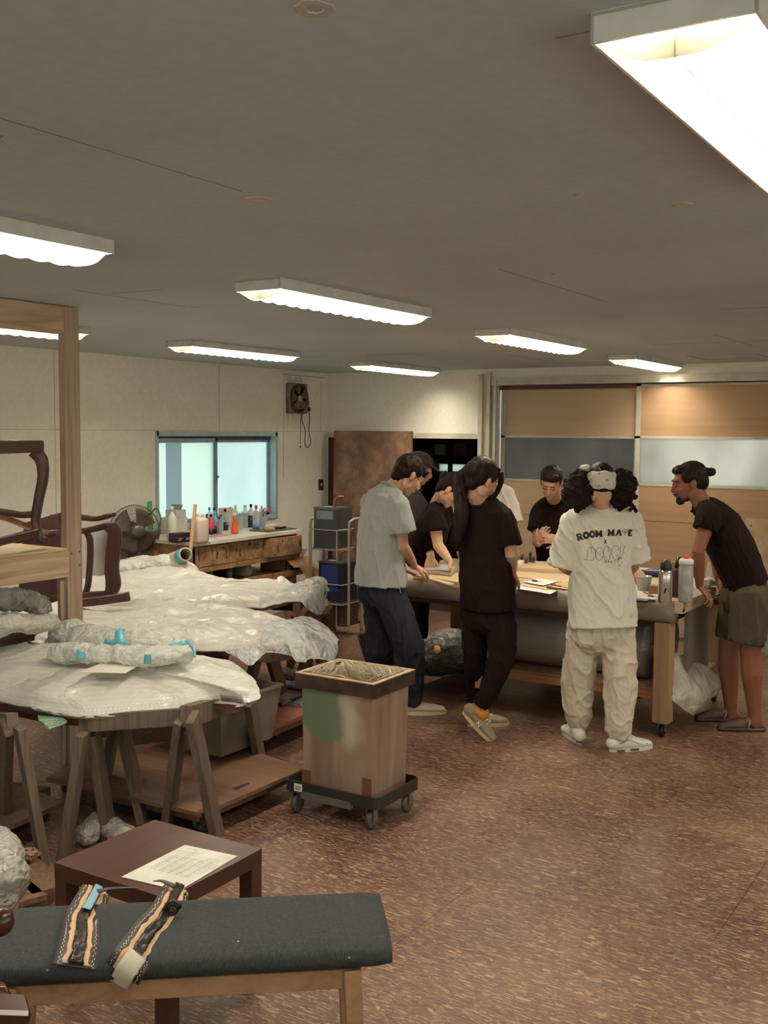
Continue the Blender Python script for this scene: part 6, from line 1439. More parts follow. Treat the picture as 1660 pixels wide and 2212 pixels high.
def person(lb, loc, o):
    """o: joints and sizes. Body skin is one mesh; clothes, hair and shoes hang on it as children."""
    t = thing('person', lb, 'person', (loc[0], loc[1], 0))
    pr = []; J = {k: V(v) for k, v in o['J'].items()}; sd = (J['shR']-J['shL']).normalized(); k = o.get('k', 1.0)
    P, A, ax = head_prims(pr, J['head'], o['face'], o['up'], o.get('hk', .96), o.get('jaw', 1))
    # trunk and neck
    nb = J['neck']; hb = J['head']-ax[2]*.055-ax[1]*.02
    pr.append(loft([seg(nb, J['chest'], .25), nb, seg(nb, hb, .55), hb+ax[2]*.03], [(.075, .062), (.058, .056), (.052, .054), (.054, .058)], sd, 16))
    pr.append(loft([seg(nb, J['chest'], .45), J['chest'], seg(J['chest'], J['pelvis'], .5), J['pelvis']], [(.10, .06), (.125, .08), (.11, .078), (.125, .085)], sd, 18))
    for S_ in 'LR':
        sh, el, wr = J['sh'+S_], J['el'+S_], J['wr'+S_]
        pr.append(loft([seg(sh, nb, .75)-UP*.03, seg(sh, nb, .3)-UP*.01, sh, seg(sh, el, .35), seg(sh, el, .8), el, seg(el, wr, .25), seg(el, wr, .7), wr], [.034, .042, .048, .045, .038, .037, .038, .030, (.026, .021)], cv(.3, .9, .2), 14))
        h = o['hand'+S_]
        if h: hand(pr, wr, h['d'], h['n'], h.get('t', 1), h.get('c', .35), h.get('s', .92), h.get('sp', .08), h.get('cs'))
        hp, kn, an = J['hip'+S_], J['kn'+S_], J['an'+S_]
        lr = o.get('lr', 1.0)
        pr.append(loft([hp, seg(hp, kn, .35), seg(hp, kn, .8), kn, seg(kn, an, .28), seg(kn, an, .6), seg(kn, an, .88), an], [.078*lr, .073*lr, .056*lr, .051*lr, .054*lr, .042*lr, .032*lr, .034*lr], sd, 16))
        ft = V(o['foot'+S_]).normalized(); hh = an-UP*.045-ft*.03
        if not o.get('lift'+S_): hh.z = .04
        else: hh = an-ft.cross(UP).cross(ft)*(-1 if ft.z < -.95 else -1)*0-ft*.03-((UP-ft*ft.z).normalized())*.045
        pr.append(loft([hh, an-UP*.02, seg(hh, hh+ft*.14, .5)+UP*.02, hh+ft*.15-UP*.005, hh+ft*.19-UP*.008], [.026, .032, .028, (.034, .016), (.028, .012)], ft.cross(UP), 12))
    body = obj('body', fuse(pr, o.get('vox', .0042), 2), o['skin'], t, True)
    face_bits(t, P, ax, eye=o.get('eyes', True), brow=o.get('eyes', True))
    # shirt
    sh = o['shirt']; ps = [loft([V(p) for p, r in sh['trunk']], [r for p, r in sh['trunk']], sd, 28, (False, False), 2.3)]
    for S_ in 'LR':
        a, b = J['sh'+S_], J['el'+S_]; e = sh.get('sl'+S_, .7); r0, r1 = sh.get('sr', (.075, .082)); d = (b-a).normalized()
        ps.append(loft([a, seg(a, b, e*.25), seg(a, b, e*.5), seg(a, b, e)], [r0*.9, r0, (r0+r1)/2, r1], cv(.3, .9, .2), 22, (True, False)))
    tc, (ta, td) = V(sh['trunk'][0][0]), sh['trunk'][0][1]
    ps.append(loft([J['shR'], seg(J['shR'], tc, .55)+UP*.004, tc-UP*.012, seg(J['shL'], tc, .55)+UP*.004, J['shL']], [sh.get('sr', (.075, 0))[0]*.9, .062, .068, .062, sh.get('sr', (.075, 0))[0]*.9], cv(.1, .9, 0), 20))
    def sfn(p, n, g=folds(sh.get('amp', .012), sh.get('fx', 7), sh.get('fz', 2.6), sh.get('seed', 0), sh.get('diag', .3))): return g(p, n)
    so = obj('shirt', fuse(ps, .0055, 3, sfn), sh['mat'], t, True)
    t2 = so
    if sh.get('collar', True):
        cr = []; nd = (seg(nb, hb, .5)-nb).normalized(); fo = nd.cross(sd).normalized()
        c0 = V(sh['trunk'][0][0])+nd*sh.get('cz', .006)
        cr = [c0+sd*math.cos(a_)*(sh['trunk'][0][1][0]-.006)+fo*math.sin(a_)*(sh['trunk'][0][1][1]-.006) for a_ in [2*math.pi*i/28 for i in range(28)]]
        obj('collar', MB().tube(cr, .009, 8, closed=True), sh['mat'], so, True)
    # trousers
    tr = o.get('trousers')
    if tr:
        pt = [loft([V(p) for p, r in tr['hip']], [r for p, r in tr['hip']], sd, 26, (True, True), 2.2)]
        for S_ in 'LR': 
            q = tr[S_]; pt.append(loft([V(p) for p, r in q], [r for p, r in q], sd, 22, (True, False)))
        obj(tr.get('name', 'trousers'), fuse(pt, .006, 3, folds(tr.get('amp', .012), tr.get('fx', 7), tr.get('fz', 3), tr.get('seed', 3), tr.get('diag', .4))), tr['mat'], t, True)
    return t, P, ax, J, so, body
def shoe(par, heel, d, L_=.27, mat=None, sole=None, pitch=0.0, low=1.0, name='shoe', roll=None, w_=1.0):
    """shoe: heel point on its sole, pointing along d; pitch > 0 lifts the heel"""
    d = V(d); d.z = 0; d.normalize(); s = d.cross(UP); R = Matrix.Rotation(-pitch, 3, s); e = R @ d; u = R @ UP; h = V(heel)-e*.06-u*.085
    if pitch == 0: h.z = 0
    Q = lambda a, b, c: h+e*a*L_+s*b+u*c
    pr = [loft([Q(.06, 0, .045), Q(.2, 0, .045), Q(.45, 0, .04), Q(.7, 0, .034), Q(.9, 0, .028)], [(.034*w_, .036), (.037*w_, .042*low), (.042*w_, .036*low), (.047*w_, .026), (.034*w_, .018)], s, 16),
          loft([Q(.17, 0, .05), Q(.19, 0, .05+.045*low)], [.040, .040], s, 14, (True, False))]
    sh = obj(name, fuse(pr, .0045, 2), mat, par, True)
    pts = []
    for i in range(24):
        a = 2*math.pi*i/24; x = .5+.5*math.cos(a); y = math.sin(a)*(.039+.010*math.cos(a-.2))*w_
        pts.append((x, y))
    obj('sole', MB().rings([[Q(x, y, z) for x, y in pts] for z in (.0, .022)]), sole, sh, False)
    return sh, Q
def hair(par, parts, vox=.005, amp=.006, sc=40, mat=None, name='hair', zs=.35):
    def fn(p, n): return n*amp*(noise.noise(V((p.x*sc, p.y*sc, p.z*sc*zs)))+.5*noise.noise(V((p.x*sc*2.3, p.y*sc*2.3, p.z*sc*zs*2))))
    return obj(name, fuse(parts, vox, 1, fn), mat or M_hair, par, True)
def cap_hair(P, A, k=.96, thick=1.0, back=0.0):
    """hair over skull, leaving the face"""
    g = [blob(P(0, -.024, .040), (.080*k*thick, .094*k*thick, .088*k*thick), A), blob(P(0, -.05, .0), (.074*k, .066*k, .075*k), A)]
    g.append(blob(P(0, .045, .085), (.056*k, .042*k, .030*k), A))
    for sg in (-1, 1): g.append(blob(P(sg*.058, .010, .04), (.022*k, .045*k, .04*k), A))
    if back: g.append(blob(P(0, -.062, -.04), (.055*k, .04*k, .05*k), A))
    return g

def JD(**k): return {a: V(b) for a, b in k.items()}
# ---- man in grey T-shirt, left of the table
f = cv(.75, .62)
J = JD(head=(-3.318, 5.591, 1.485), neck=(-3.416, 5.53, 1.388), chest=(-3.444, 5.513, 1.232), pelvis=(-3.46, 5.502, 0.811), shR=(-3.299, 5.438, 1.307), shL=(-3.603, 5.602, 1.297), elR=(-3.284, 5.471, 1.06), elL=(-3.576, 5.784, 0.978), wrR=(-3.293, 5.631, 0.925), wrL=(-3.474, 5.848, 0.859),
         hipR=(-3.39, 5.487, 0.753), hipL=(-3.527, 5.555, 0.733), knR=(-3.282, 5.555, 0.439), knL=(-3.501, 5.595, 0.407), anR=(-3.29, 5.609, 0.089), anL=(-3.614, 5.701, 0.035))
t, P, ax, J, so, _ = person('person in a grey T-shirt and wide navy trousers bending over the table', J['anR'], dict(J=J, face=cv(.72, .40, -.62), up=cv(.55, .3, .8), skin=SK1,
    handR=dict(d=cv(.75, .35, -.45), n=cv(-.2, .2, -1), t=-1, c=.55), handL=dict(d=cv(.85, .1, -.3), n=cv(0, 0, -1), t=1, c=.45), footR=cv(.95, .15), footL=cv(.9, .3), eyes=False,
    shirt=dict(mat=GRYC, trunk=[((-3.414, 5.532, 1.399), (.075, .068)), ((-3.44, 5.515, 1.354), (.155, .088)), ((-3.449, 5.51, 1.246), (.178, .122)), ((-3.462, 5.502, 1.046), (.172, .132)), ((-3.461, 5.502, 0.874), (.185, .140)), ((-3.46, 5.502, 0.808), (.19, .142))], slR=.64, slL=.64, sr=(.072, .085), amp=.011, seed=2, fz=2.2),
    trousers=dict(mat=NVT, hip=[((-3.461, 5.502, 0.846), (.145, .11)), ((-3.46, 5.503, 0.745), (.155, .12))],
      R=[((-3.395, 5.484, 0.782), .10), ((-3.326, 5.504, 0.614), .105), ((-3.272, 5.538, 0.429), .098), ((-3.276, 5.57, 0.279), .085), ((-3.285, 5.612, 0.109), .062), ((-3.283, 5.613, 0.054), .052)],
      L=[((-3.527, 5.555, 0.747), .09), ((-3.522, 5.582, 0.569), .092), ((-3.517, 5.609, 0.389), .088), ((-3.568, 5.671, 0.207), .082), ((-3.604, 5.707, 0.029), .075)], amp=.014, seed=11)))
hair(t, cap_hair(P, basis(*ax), .96, 1.06, 1)+[blob(P(.0, .07, .07), (.06, .03, .03), basis(*ax))], amp=.007)
obj('glasses', MB().tube([P(.078, .0, .0), P(.06, .075, -.002), P(.05, .1, -.006), P(.02, .112, -.01), P(-.02, .112, -.01), P(-.05, .1, -.006), P(-.078, 0, 0)], .002, 6), BK, t, True)
M_sh1 = plain('shoe_cream', S(200, 188, 166), .7, bump=.1); M_so1 = plain('sole_cream', S(206, 196, 176), .7)
shoe(t, J['anR'], cv(.97, .12), .28, M_sh1, M_so1, 0, .8); shoe(t, J['anL'], cv(.9, .3), .28, M_sh1, M_so1, 0, .8)
obj('pocket_tab', MB().beam((-3.26, 5.392, 0.833), (-3.25, 5.398, 0.791), .008, .002), W_, t)
# ---- person in cap behind him
J = JD(head=(-4.064, 7.012, 1.47), neck=(-4.104, 6.987, 1.293), chest=(-4.118, 6.978, 1.123), pelvis=(-4.123, 6.975, 0.696), shR=(-3.992, 6.88, 1.205), shL=(-4.291, 7.106, 1.18), elR=(-3.95, 6.847, 0.949), elL=(-4.273, 7.117, 0.907), wrR=(-3.902, 6.7, 0.794), wrL=(-4.124, 6.975, 0.75),
         hipR=(-4.076, 6.945, 0.632), hipL=(-4.175, 7.001, 0.618), knR=(-4.016, 6.924, 0.392), knL=(-4.161, 7.01, 0.365), anR=(-4.023, 6.919, 0.16), anL=(-4.153, 7.015, 0.13))
t, P, ax, J, so, _ = person('person in a dark cap and charcoal T-shirt, mostly hidden behind the grey T-shirt', J['anR'], dict(J=J, face=cv(.9, -.1, -.35), up=cv(.3, 0, .9), skin=SK1, vox=.006,
    handR=dict(d=cv(.3, -.8, -.3), n=cv(0, 0, -1), c=.5), handL=dict(d=cv(.3, -.8, -.3), n=cv(0, 0, -1), c=.5), footR=cv(.9, -.2), footL=cv(.9, -.2),
    shirt=dict(mat=CHAR, trunk=[((-4.104, 6.987, 1.3), (.07, .065)), ((-4.113, 6.981, 1.23), (.15, .08)), ((-4.117, 6.978, 1.088), (.165, .11)), ((-4.122, 6.976, 0.875), (.16, .115)), ((-4.123, 6.975, 0.668), (.165, .12))], seed=31),
    trousers=dict(mat=BLKC2, hip=[((-4.123, 6.975, 0.696), (.13, .10)), ((-4.123, 6.975, 0.607), (.135, .105))], R=[((-4.076, 6.945, 0.632), .085), ((-4.016, 6.924, 0.392), .07), ((-4.023, 6.919, 0.15), .06)], L=[((-4.175, 7.001, 0.618), .085), ((-4.161, 7.01, 0.365), .07), ((-4.153, 7.015, 0.119), .06)])))
hair(t, cap_hair(P, basis(*ax), .96, 1.0, 1))
cp = obj('cap', fuse([blob(P(0, -.01, .062), (.087, .1, .07), basis(*ax)), loft([P(0, .06, .055), P(0, .12, .045), P(0, .165, .03)], [(.07, .012), (.072, .008), (.05, .006)], ax[0], 16)], .005, 2), plain('cap_dark', S(44, 34, 32), .8), t, True)
shoe(t, J['anR'], cv(.9, -.2), .26, BK, BK); shoe(t, J['anL'], cv(.9, -.2), .26, BK, BK)
# ---- woman leaning over the table end, earring
J = JD(head=(-3.454, 6.391, 1.349), neck=(-3.582, 6.429, 1.241), chest=(-3.657, 6.5, 1.116), pelvis=(-3.883, 6.654, 0.756), shR=(-3.527, 6.286, 1.169), shL=(-3.685, 6.718, 1.177), elR=(-3.477, 6.259, 0.985), elL=(-3.807, 6.701, 0.926), wrR=(-3.362, 6.213, 0.891), wrL=(-3.565, 6.321, 0.894),
         hipR=(-3.826, 6.571, 0.728), hipL=(-3.962, 6.722, 0.708), knR=(-3.81, 6.581, 0.443), knL=(-3.991, 6.644, 0.399), anR=(-3.807, 6.583, 0.138), anL=(-4.16, 6.48, 0.234))
t, P, ax, J, so, _ = person('person with tied hair and a gold earring leaning over the table in black', (J['anR'].x, J['anR'].y, 0), dict(J=J, face=cv(.62, -.25, -.75), up=cv(.75, 0, .6), skin=SK2, liftL=True,
    handR=dict(d=cv(.15, -.35, -.85), n=cv(-.9, -.1, -.2), t=-1, c=.4), handL=dict(d=cv(-.15, -.35, -.85), n=cv(0, .9, -.4), t=1, c=.15, sp=.1), footR=cv(.9, -.3), footL=cv(.35, .1, -.9), hk=.92,
    shirt=dict(mat=BLKC, trunk=[((-3.574, 6.434, 1.247), (.07, .062)), ((-3.596, 6.455, 1.2), (.15, .08)), ((-3.634, 6.479, 1.112), (.17, .12)), ((-3.747, 6.562, 0.935), (.165, .125)), ((-3.838, 6.623, 0.772), (.165, .13)), ((-3.882, 6.654, 0.698), (.165, .13))], slR=.5, slL=.5, sr=(.078, .088), seed=21, amp=.009),
    trousers=dict(mat=BLKC2, hip=[((-3.867, 6.64, 0.758), (.14, .11)), ((-3.891, 6.649, 0.681), (.14, .11))], R=[((-3.826, 6.571, 0.712), .09), ((-3.807, 6.583, 0.443), .072), ((-3.807, 6.583, 0.128), .055)], L=[((-3.962, 6.722, 0.691), .088), ((-3.992, 6.644, 0.406), .07), ((-4.146, 6.489, 0.252), .052)])))
hair(t, cap_hair(P, basis(*ax), .95, 1.02, 1)+[blob(P(0, -.115, .03), (.04, .035, .04), basis(*ax))])
er = MB(); er.tube([P(.083, -.0, -.045)+ax[1]*math.cos(a_)*.009+ax[2]*math.sin(a_)*.010 for a_ in [2*math.pi*i/14 for i in range(14)]], .0024, 6, closed=True)
obj('earring', er, plain('gold', S(220, 180, 110), .25, .9), t, True)
M_dsh = plain('dark_trainer', S(44, 38, 40), .6); M_dso = plain('sole_dark', S(60, 50, 48), .7)
shoe(t, J['anR'], cv(.9, -.3), .25, M_dsh, M_dso)
shoe(t, J['anL'], cv(.9, .1), .25, M_dsh, M_dso, 1.25)
# ---- white T-shirt behind
J = JD(head=(-3.536, 7.047, 1.448), neck=(-3.585, 7.134, 1.347), chest=(-3.608, 7.179, 1.135), pelvis=(-3.625, 7.227, 0.689), shR=(-3.761, 7.083, 1.267), shL=(-3.432, 7.23, 1.279), elR=(-3.74, 7.038, 0.963), elL=(-3.368, 7.211, 0.972), wrR=(-3.54, 6.809, 0.842), wrL=(-3.263, 6.923, 0.824),
         hipR=(-3.664, 7.203, 0.636), hipL=(-3.58, 7.255, 0.637), knR=(-3.644, 7.157, 0.377), knL=(-3.542, 7.22, 0.378), anR=(-3.669, 7.199, 0.118), anL=(-3.555, 7.271, 0.119))
t, P, ax, J, so, _ = person('person in a white T-shirt behind the table, head hidden by the ponytailed woman', J['pelvis'], dict(J=J, face=cv(-.1, -.75, -.6), up=cv(0, -.4, .8), skin=SK4, vox=.006, hk=.88,
    handR=dict(d=cv(.2, -.8, -.3), n=cv(0, 0, -1), c=.5), handL=dict(d=cv(-.3, -.8, -.25), n=cv(0, 0, -1), t=-1, c=.5), footR=cv(0, -1), footL=cv(0, -1),
    shirt=dict(mat=WHT2, trunk=[((-3.585, 7.134, 1.354), (.075, .065)), ((-3.594, 7.152, 1.311), (.165, .085)), ((-3.608, 7.179, 1.135), (.19, .12)), ((-3.605, 7.181, 0.89), (.185, .125)), ((-3.625, 7.227, 0.654), (.19, .125))], slR=.66, slL=.66, sr=(.075, .09), seed=41),
    trousers=dict(mat=BLKC2, hip=[((-3.625, 7.227, 0.689), (.15, .10)), ((-3.624, 7.227, 0.618), (.15, .10))], R=[((-3.664, 7.203, 0.636), .088), ((-3.644, 7.157, 0.377), .075), ((-3.669, 7.2, 0.1), .06)], L=[((-3.58, 7.255, 0.637), .088), ((-3.542, 7.22, 0.378), .075), ((-3.555, 7.271, 0.101), .06)])))
hair(t, cap_hair(P, basis(*ax), .88, 1.0, 1))
# ---- short haired man facing the camera
J = JD(head=(-3.075, 7.217, 1.388), neck=(-3.129, 7.419, 1.24), chest=(-3.142, 7.47, 1.034), pelvis=(-3.14, 7.53, 0.605), shR=(-3.231, 7.391, 1.154), shL=(-3.001, 7.499, 1.151), elR=(-3.218, 7.304, 0.931), elL=(-2.964, 7.404, 0.911), wrR=(-3.099, 7.084, 0.957), wrL=(-2.972, 7.128, 0.982),
         hipR=(-3.178, 7.507, 0.551), hipL=(-3.094, 7.559, 0.552), knR=(-3.16, 7.459, 0.328), knL=(-3.059, 7.522, 0.329), anR=(-3.182, 7.504, 0.104), anL=(-3.068, 7.575, 0.106))
t, P, ax, J, so, _ = person('short haired person in a black T-shirt looking down at a strip in both hands', J['pelvis'], dict(J=J, face=cv(-.30, -.82, -.55), up=cv(-.05, -.5, .85), skin=SK4, hk=.98, vox=.0036,
    handR=dict(d=cv(.25, -.3, .9), n=cv(.6, .7, 0), t=1, sp=.1, cs=[.85, .7, .55, .45]), handL=dict(d=cv(-.9, -.3, .12), n=cv(-.2, .9, -.2), t=1, c=.6), footR=cv(0, -1), footL=cv(0, -1),
    shirt=dict(mat=BLKC, trunk=[((-3.129, 7.419, 1.247), (.075, .065)), ((-3.133, 7.44, 1.19), (.15, .085)), ((-3.142, 7.47, 1.034), (.17, .115)), ((-3.13, 7.478, 0.824), (.155, .12)), ((-3.139, 7.531, 0.587), (.16, .12))], slR=.62, slL=.66, sr=(.078, .085), seed=51, amp=.009),
    trousers=dict(mat=BLKC2, hip=[((-3.14, 7.53, 0.623), (.15, .10)), ((-3.138, 7.531, 0.534), (.15, .10))], R=[((-3.178, 7.507, 0.551), .088), ((-3.16, 7.459, 0.328), .075), ((-3.182, 7.504, 0.087), .06)], L=[((-3.094, 7.559, 0.552), .088), ((-3.059, 7.522, 0.329), .075), ((-3.068, 7.575, 0.088), .06)])))
A_ = basis(*ax)
hair(t, [blob(P(0, -.012, .062), (.080, .090, .062), A_), blob(P(0, .052, .088), (.062, .036, .026), A_), blob(P(0, -.05, .02), (.074, .056, .065), A_)]+[blob(P(sg*.066, -.012, .03), (.014, .04, .038), A_) for sg in (-1, 1)], .0045, .004, 90, zs=1)
tag(obj('thin_strip', MB().beam((-3.023, 6.955, 1.029), (-2.928, 7.014, 0.997), .009, .004), plain('leather_pink', S(214, 176, 156), .6)), 'thin pale strip held between the fingers of the short haired man', 'strip')
# ---- ponytailed woman in black seen from behind
J = JD(head=(-2.702, 5.363, 1.483), neck=(-2.732, 5.392, 1.345), chest=(-2.73, 5.428, 1.206), pelvis=(-2.713, 5.474, 0.775), shR=(-2.597, 5.428, 1.27), shL=(-2.857, 5.431, 1.257), elR=(-2.546, 5.425, 1.07), elL=(-2.939, 5.592, 1.03), wrR=(-2.621, 5.614, 0.933), wrL=(-2.959, 5.815, 0.931),
         hipR=(-2.643, 5.483, 0.713), hipL=(-2.787, 5.475, 0.7), knR=(-2.569, 5.411, 0.465), knL=(-2.802, 5.501, 0.421), anR=(-2.701, 5.363, 0.168), anL=(-2.83, 5.601, 0.077))
t, P, ax, J, so, body = person('person with a long black ponytail, dressed all in black, standing with crossed ankles', J['anL'], dict(J=J, face=cv(.72, .55, -.42), up=cv(.35, .15, .9), skin=SK1, hk=.97, liftR=True,
    handR=dict(d=cv(.15, .75, -.55), n=cv(-.5, .1, -.8), t=-1, c=.5), handL=dict(d=cv(.2, .8, -.4), n=cv(0, 0, -1), t=1, c=.5), footR=cv(.64, -.26, -.72), footL=cv(.95, .2), eyes=False,
    shirt=dict(mat=BLKC, trunk=[((-2.729, 5.393, 1.358), (.08, .07)), ((-2.727, 5.406, 1.313), (.145, .09)), ((-2.728, 5.429, 1.206), (.158, .12)), ((-2.719, 5.435, 1.046), (.150, .12)), ((-2.705, 5.455, 0.858), (.162, .13)), ((-2.706, 5.466, 0.749), (.166, .132))], slR=.80, slL=.7, sr=(.07, .078), seed=61, amp=.010),
    trousers=dict(mat=BLKC2, hip=[((-2.716, 5.472, 0.788), (.145, .12)), ((-2.71, 5.476, 0.68), (.150, .12))],
      R=[((-2.643, 5.483, 0.713), .092), ((-2.601, 5.45, 0.575), .085), ((-2.578, 5.405, 0.452), .074), ((-2.634, 5.382, 0.316), .06), ((-2.69, 5.359, 0.193), .048)],
      L=[((-2.783, 5.478, 0.7), .09), ((-2.796, 5.493, 0.492), .072), ((-2.824, 5.546, 0.285), .06), ((-2.835, 5.586, 0.113), .052)], amp=.009, seed=14)))
A_ = basis(*ax)
hair(t, cap_hair(P, A_, .97, 1.06, 1)+[blob(P(.0, -.085, .02), (.06, .05, .06), A_)], amp=.004)
pt_ = smooth_path([P(-.01, -.11, .03), (-2.811, 5.342, 1.497), (-2.802, 5.3, 1.407), (-2.776, 5.258, 1.293), (-2.776, 5.246, 1.19), (-2.789, 5.25, 1.111)], 4)
hair(t, [loft(pt_, [.022+.022*math.sin(min(1, i/9)*math.pi*.62)-(.030*max(0, (i-12)/8)) for i in range(len(pt_))], cv(1, 0), 16)], .005, .008, 30, name='ponytail', zs=.12)
hair(t, [loft(smooth_path([P(.05, .07, .08), P(.045, .1, .03), P(.04, .105, -.03), P(.04, .09, -.09), P(.045, .07, -.14)], 3), [(.02, .01)]*10+[(.012, .008)]*3, ax[1], 12)], .004, .003, 40, name='side_fringe', zs=.2)
obj('hair_tie', MB().lathe(P(-.0, -.118, .03), [(.022, -.006), (.026, 0), (.022, .006)], 14, tuple(ax[1])), plain('tie_silver', S(120, 110, 104), .4), t, True)
M_nb = fabric('grey_suede', S(150, 136, 116), S(130, 116, 98), .9, 500, .2); M_ns = plain('sole_gum', S(196, 172, 140), .7)
for nm, hp, dd, pit in (('R', J['anR'], cv(.85, -.35), .72), ('L', J['anL'], cv(.97, .12), 0.0)):
    s_, Q = shoe(t, hp, dd, .255, M_nb, M_ns, pit, .9)
    ln = MB()
    sg = 1
    Qn = lambda a, b, sdd=sg: Q(a, .0455, b)
    N_ = [(.42, .022), (.40, .058), (.52, .024), (.50, .060)]
    ln.beam(Q(.42, .046, .03), Q(.43, .045, .052), .005, .004, up=tuple(dd.cross(UP))); ln.beam(Q(.43, .045, .052), Q(.50, .048, .03), .005, .004, up=tuple(dd.cross(UP))); ln.beam(Q(.50, .048, .03), Q(.51, .047, .052), .005, .004, up=tuple(dd.cross(UP)))
    obj('side_letter', ln, W_, s_)
    lc = MB()
    for k in range(4): lc.beam(Q(.42+.08*k, .022, .080-.008*k), Q(.42+.08*k, -.022, .080-.008*k), .006, .004, up=tuple(Q(0, 0, 1)-Q(0, 0, 0)))
    obj('laces', lc, W_, s_)
obj('sock', fuse([loft([seg(J['knR'], J['anR'], .86), J['anR'], J['anR']-UP*.02+cv(.02, -.01)], [.042, .041, .043], cv(1, 0), 16)], .005, 1), plain('mustard_sock', S(196, 128, 58), .9), t, True)
obj('sock', fuse([loft([seg(J['knL'], J['anL'], .9), J['anL'], J['anL']-UP*.03], [.038, .038, .04], cv(1, 0), 16)], .005, 1), plain('mustard_sock', S(196, 128, 58), .9), t, True)
# ---- white outfit with two curly puffs
J = JD(head=(-2.067, 5.524, 1.47), neck=(-2.082, 5.585, 1.347), chest=(-2.09, 5.616, 1.201), pelvis=(-2.076, 5.601, 0.739), shR=(-1.951, 5.691, 1.26), shL=(-2.223, 5.544, 1.251), elR=(-1.933, 5.749, 1.039), elL=(-2.274, 5.536, 1.01), wrR=(-2.047, 5.914, 0.923), wrL=(-2.285, 5.824, 0.92),
         hipR=(-2.001, 5.636, 0.668), hipL=(-2.16, 5.584, 0.66), knR=(-1.969, 5.609, 0.412), knL=(-2.189, 5.589, 0.4), anR=(-1.948, 5.586, 0.097), anL=(-2.207, 5.625, 0.106))
t, P, ax, J, so, body = person('person in white with two curly hair puffs and printed letters on the back', (J['pelvis'].x, J['pelvis'].y, 0), dict(J=J, face=cv(-.05, .88, -.45), up=cv(0, .45, .88), skin=SK2, hk=.93, eyes=False,
    handR=dict(d=cv(-.3, .85, -.3), n=cv(0, 0, -1), t=-1, c=.5), handL=dict(d=cv(.3, .85, -.3), n=cv(0, 0, -1), t=1, c=.5), footR=cv(.75, .55), footL=cv(-.2, .95),
    shirt=dict(mat=WHT, trunk=[((-2.082, 5.585, 1.355), (.088, .072)), ((-2.085, 5.595, 1.321), (.155, .095)), ((-2.09, 5.616, 1.214), (.178, .125)), ((-2.084, 5.608, 1.073), (.168, .13)), ((-2.075, 5.601, 0.92), (.175, .135)), ((-2.064, 5.596, 0.766), (.186, .14)), ((-2.057, 5.589, 0.68), (.190, .142))], slR=1.0, slL=1.02, sr=(.080, .088), seed=71, amp=.013, fx=5, fz=3.2, diag=.9),
    trousers=dict(mat=SWT, hip=[((-2.075, 5.601, 0.713), (.165, .13)), ((-2.074, 5.602, 0.64), (.168, .135))],
      R=[((-1.997, 5.638, 0.668), .096), ((-1.978, 5.627, 0.511), .094), ((-1.959, 5.615, 0.36), .087), ((-1.954, 5.594, 0.222), .082), ((-1.949, 5.586, 0.121), .076), ((-1.947, 5.587, 0.071), .052)],
      L=[((-2.16, 5.584, 0.66), .096), ((-2.182, 5.594, 0.493), .094), ((-2.2, 5.606, 0.343), .089), ((-2.206, 5.614, 0.215), .084), ((-2.203, 5.627, 0.133), .075), ((-2.2, 5.629, 0.084), .052)], amp=.015, seed=17, fz=4.5)))
A_ = basis(*ax)
hair(t, cap_hair(P, A_, .93, .98, 0), .005, .002, 60)
pf = MB()
for (px, nm) in ((((-2.163, 5.464, 1.441)), 'l'), (((-1.971, 5.584, 1.448)), 'r')):
    c_ = V(px); rr = random.Random(nm); bl_ = [blob(c_, (.080, .075, .098), basis(RT, FW, UP))]
    for k in range(120):
        d = V((rr.gauss(0, 1), rr.gauss(0, 1), rr.gauss(0, 1))).normalized(); q = c_+RT*d.x*.082+FW*d.y*.078+UP*d.z*.102
        bl_.append(blob(q, (rr.uniform(.010, .017),)*3, None))
    for k in range(14 if nm == 'r' else 5): bl_.append(blob(c_+RT*rr.uniform(-.01, .085 if nm == 'r' else .0)-UP*rr.uniform(.06, .12)+FW*rr.uniform(-.03, .03), (.011,)*3, None))
    hair(t, bl_, .005, .006, 60, M_curl, 'hair_puff', 1)
# headband
hb_ = MB(); rg = []
ctr_ = P(0, -.022, .02); axu = (ax[2]*.9-ax[1]*.28).normalized(); fwd = axu.cross(ax[0]).normalized()
for z_, kx, ky in ((-.058, .068, .080), (-.056, .074, .088), (-.034, .080, .096), (-.01, .083, .100), (.015, .083, .1), (.032, .080, .096), (.036, .074, .090)):
    rg.append([ctr_+axu*(z_+.003*math.sin(a_*7))+ax[0]*math.cos(a_)*kx+fwd*math.sin(a_)*ky for a_ in [2*math.pi*i/40 for i in range(40)]])
hb_.rings(rg, caps=False)
hbo = obj('headband', hb_, fabric('headband_white', S(220, 216, 202), S(196, 190, 176), .9, 500, .2), t, True, solid=.002)
ey_ = MB()
bv_h = BVHTree.FromPolygons([v.co+wloc(hbo) for v in hbo.data.vertices], [p.vertices[:] for p in hbo.data.polygons])
CAMP = V((0, 0, 1.75))
def on_surf(bvh, p, off=.0015):
    d = (V(p)-CAMP).normalized(); h_ = bvh.ray_cast(CAMP, d)
    return h_[0]-d*off if h_[0] is not None else None
for px in ((-2.042, 5.445, 1.533), (-2.077, 5.423, 1.5), (-2.008, 5.467, 1.496), (-2.041, 5.446, 1.468)):
    c_ = on_surf(bv_h, px)
    if c_ is not None: obj('eyelet_print', MB().tube([c_+RT*math.cos(a_)*.008+UP*math.sin(a_)*.0045 for a_ in [2*math.pi*i/12 for i in range(12)]], .0014, 5, closed=True), BK, hbo, True)

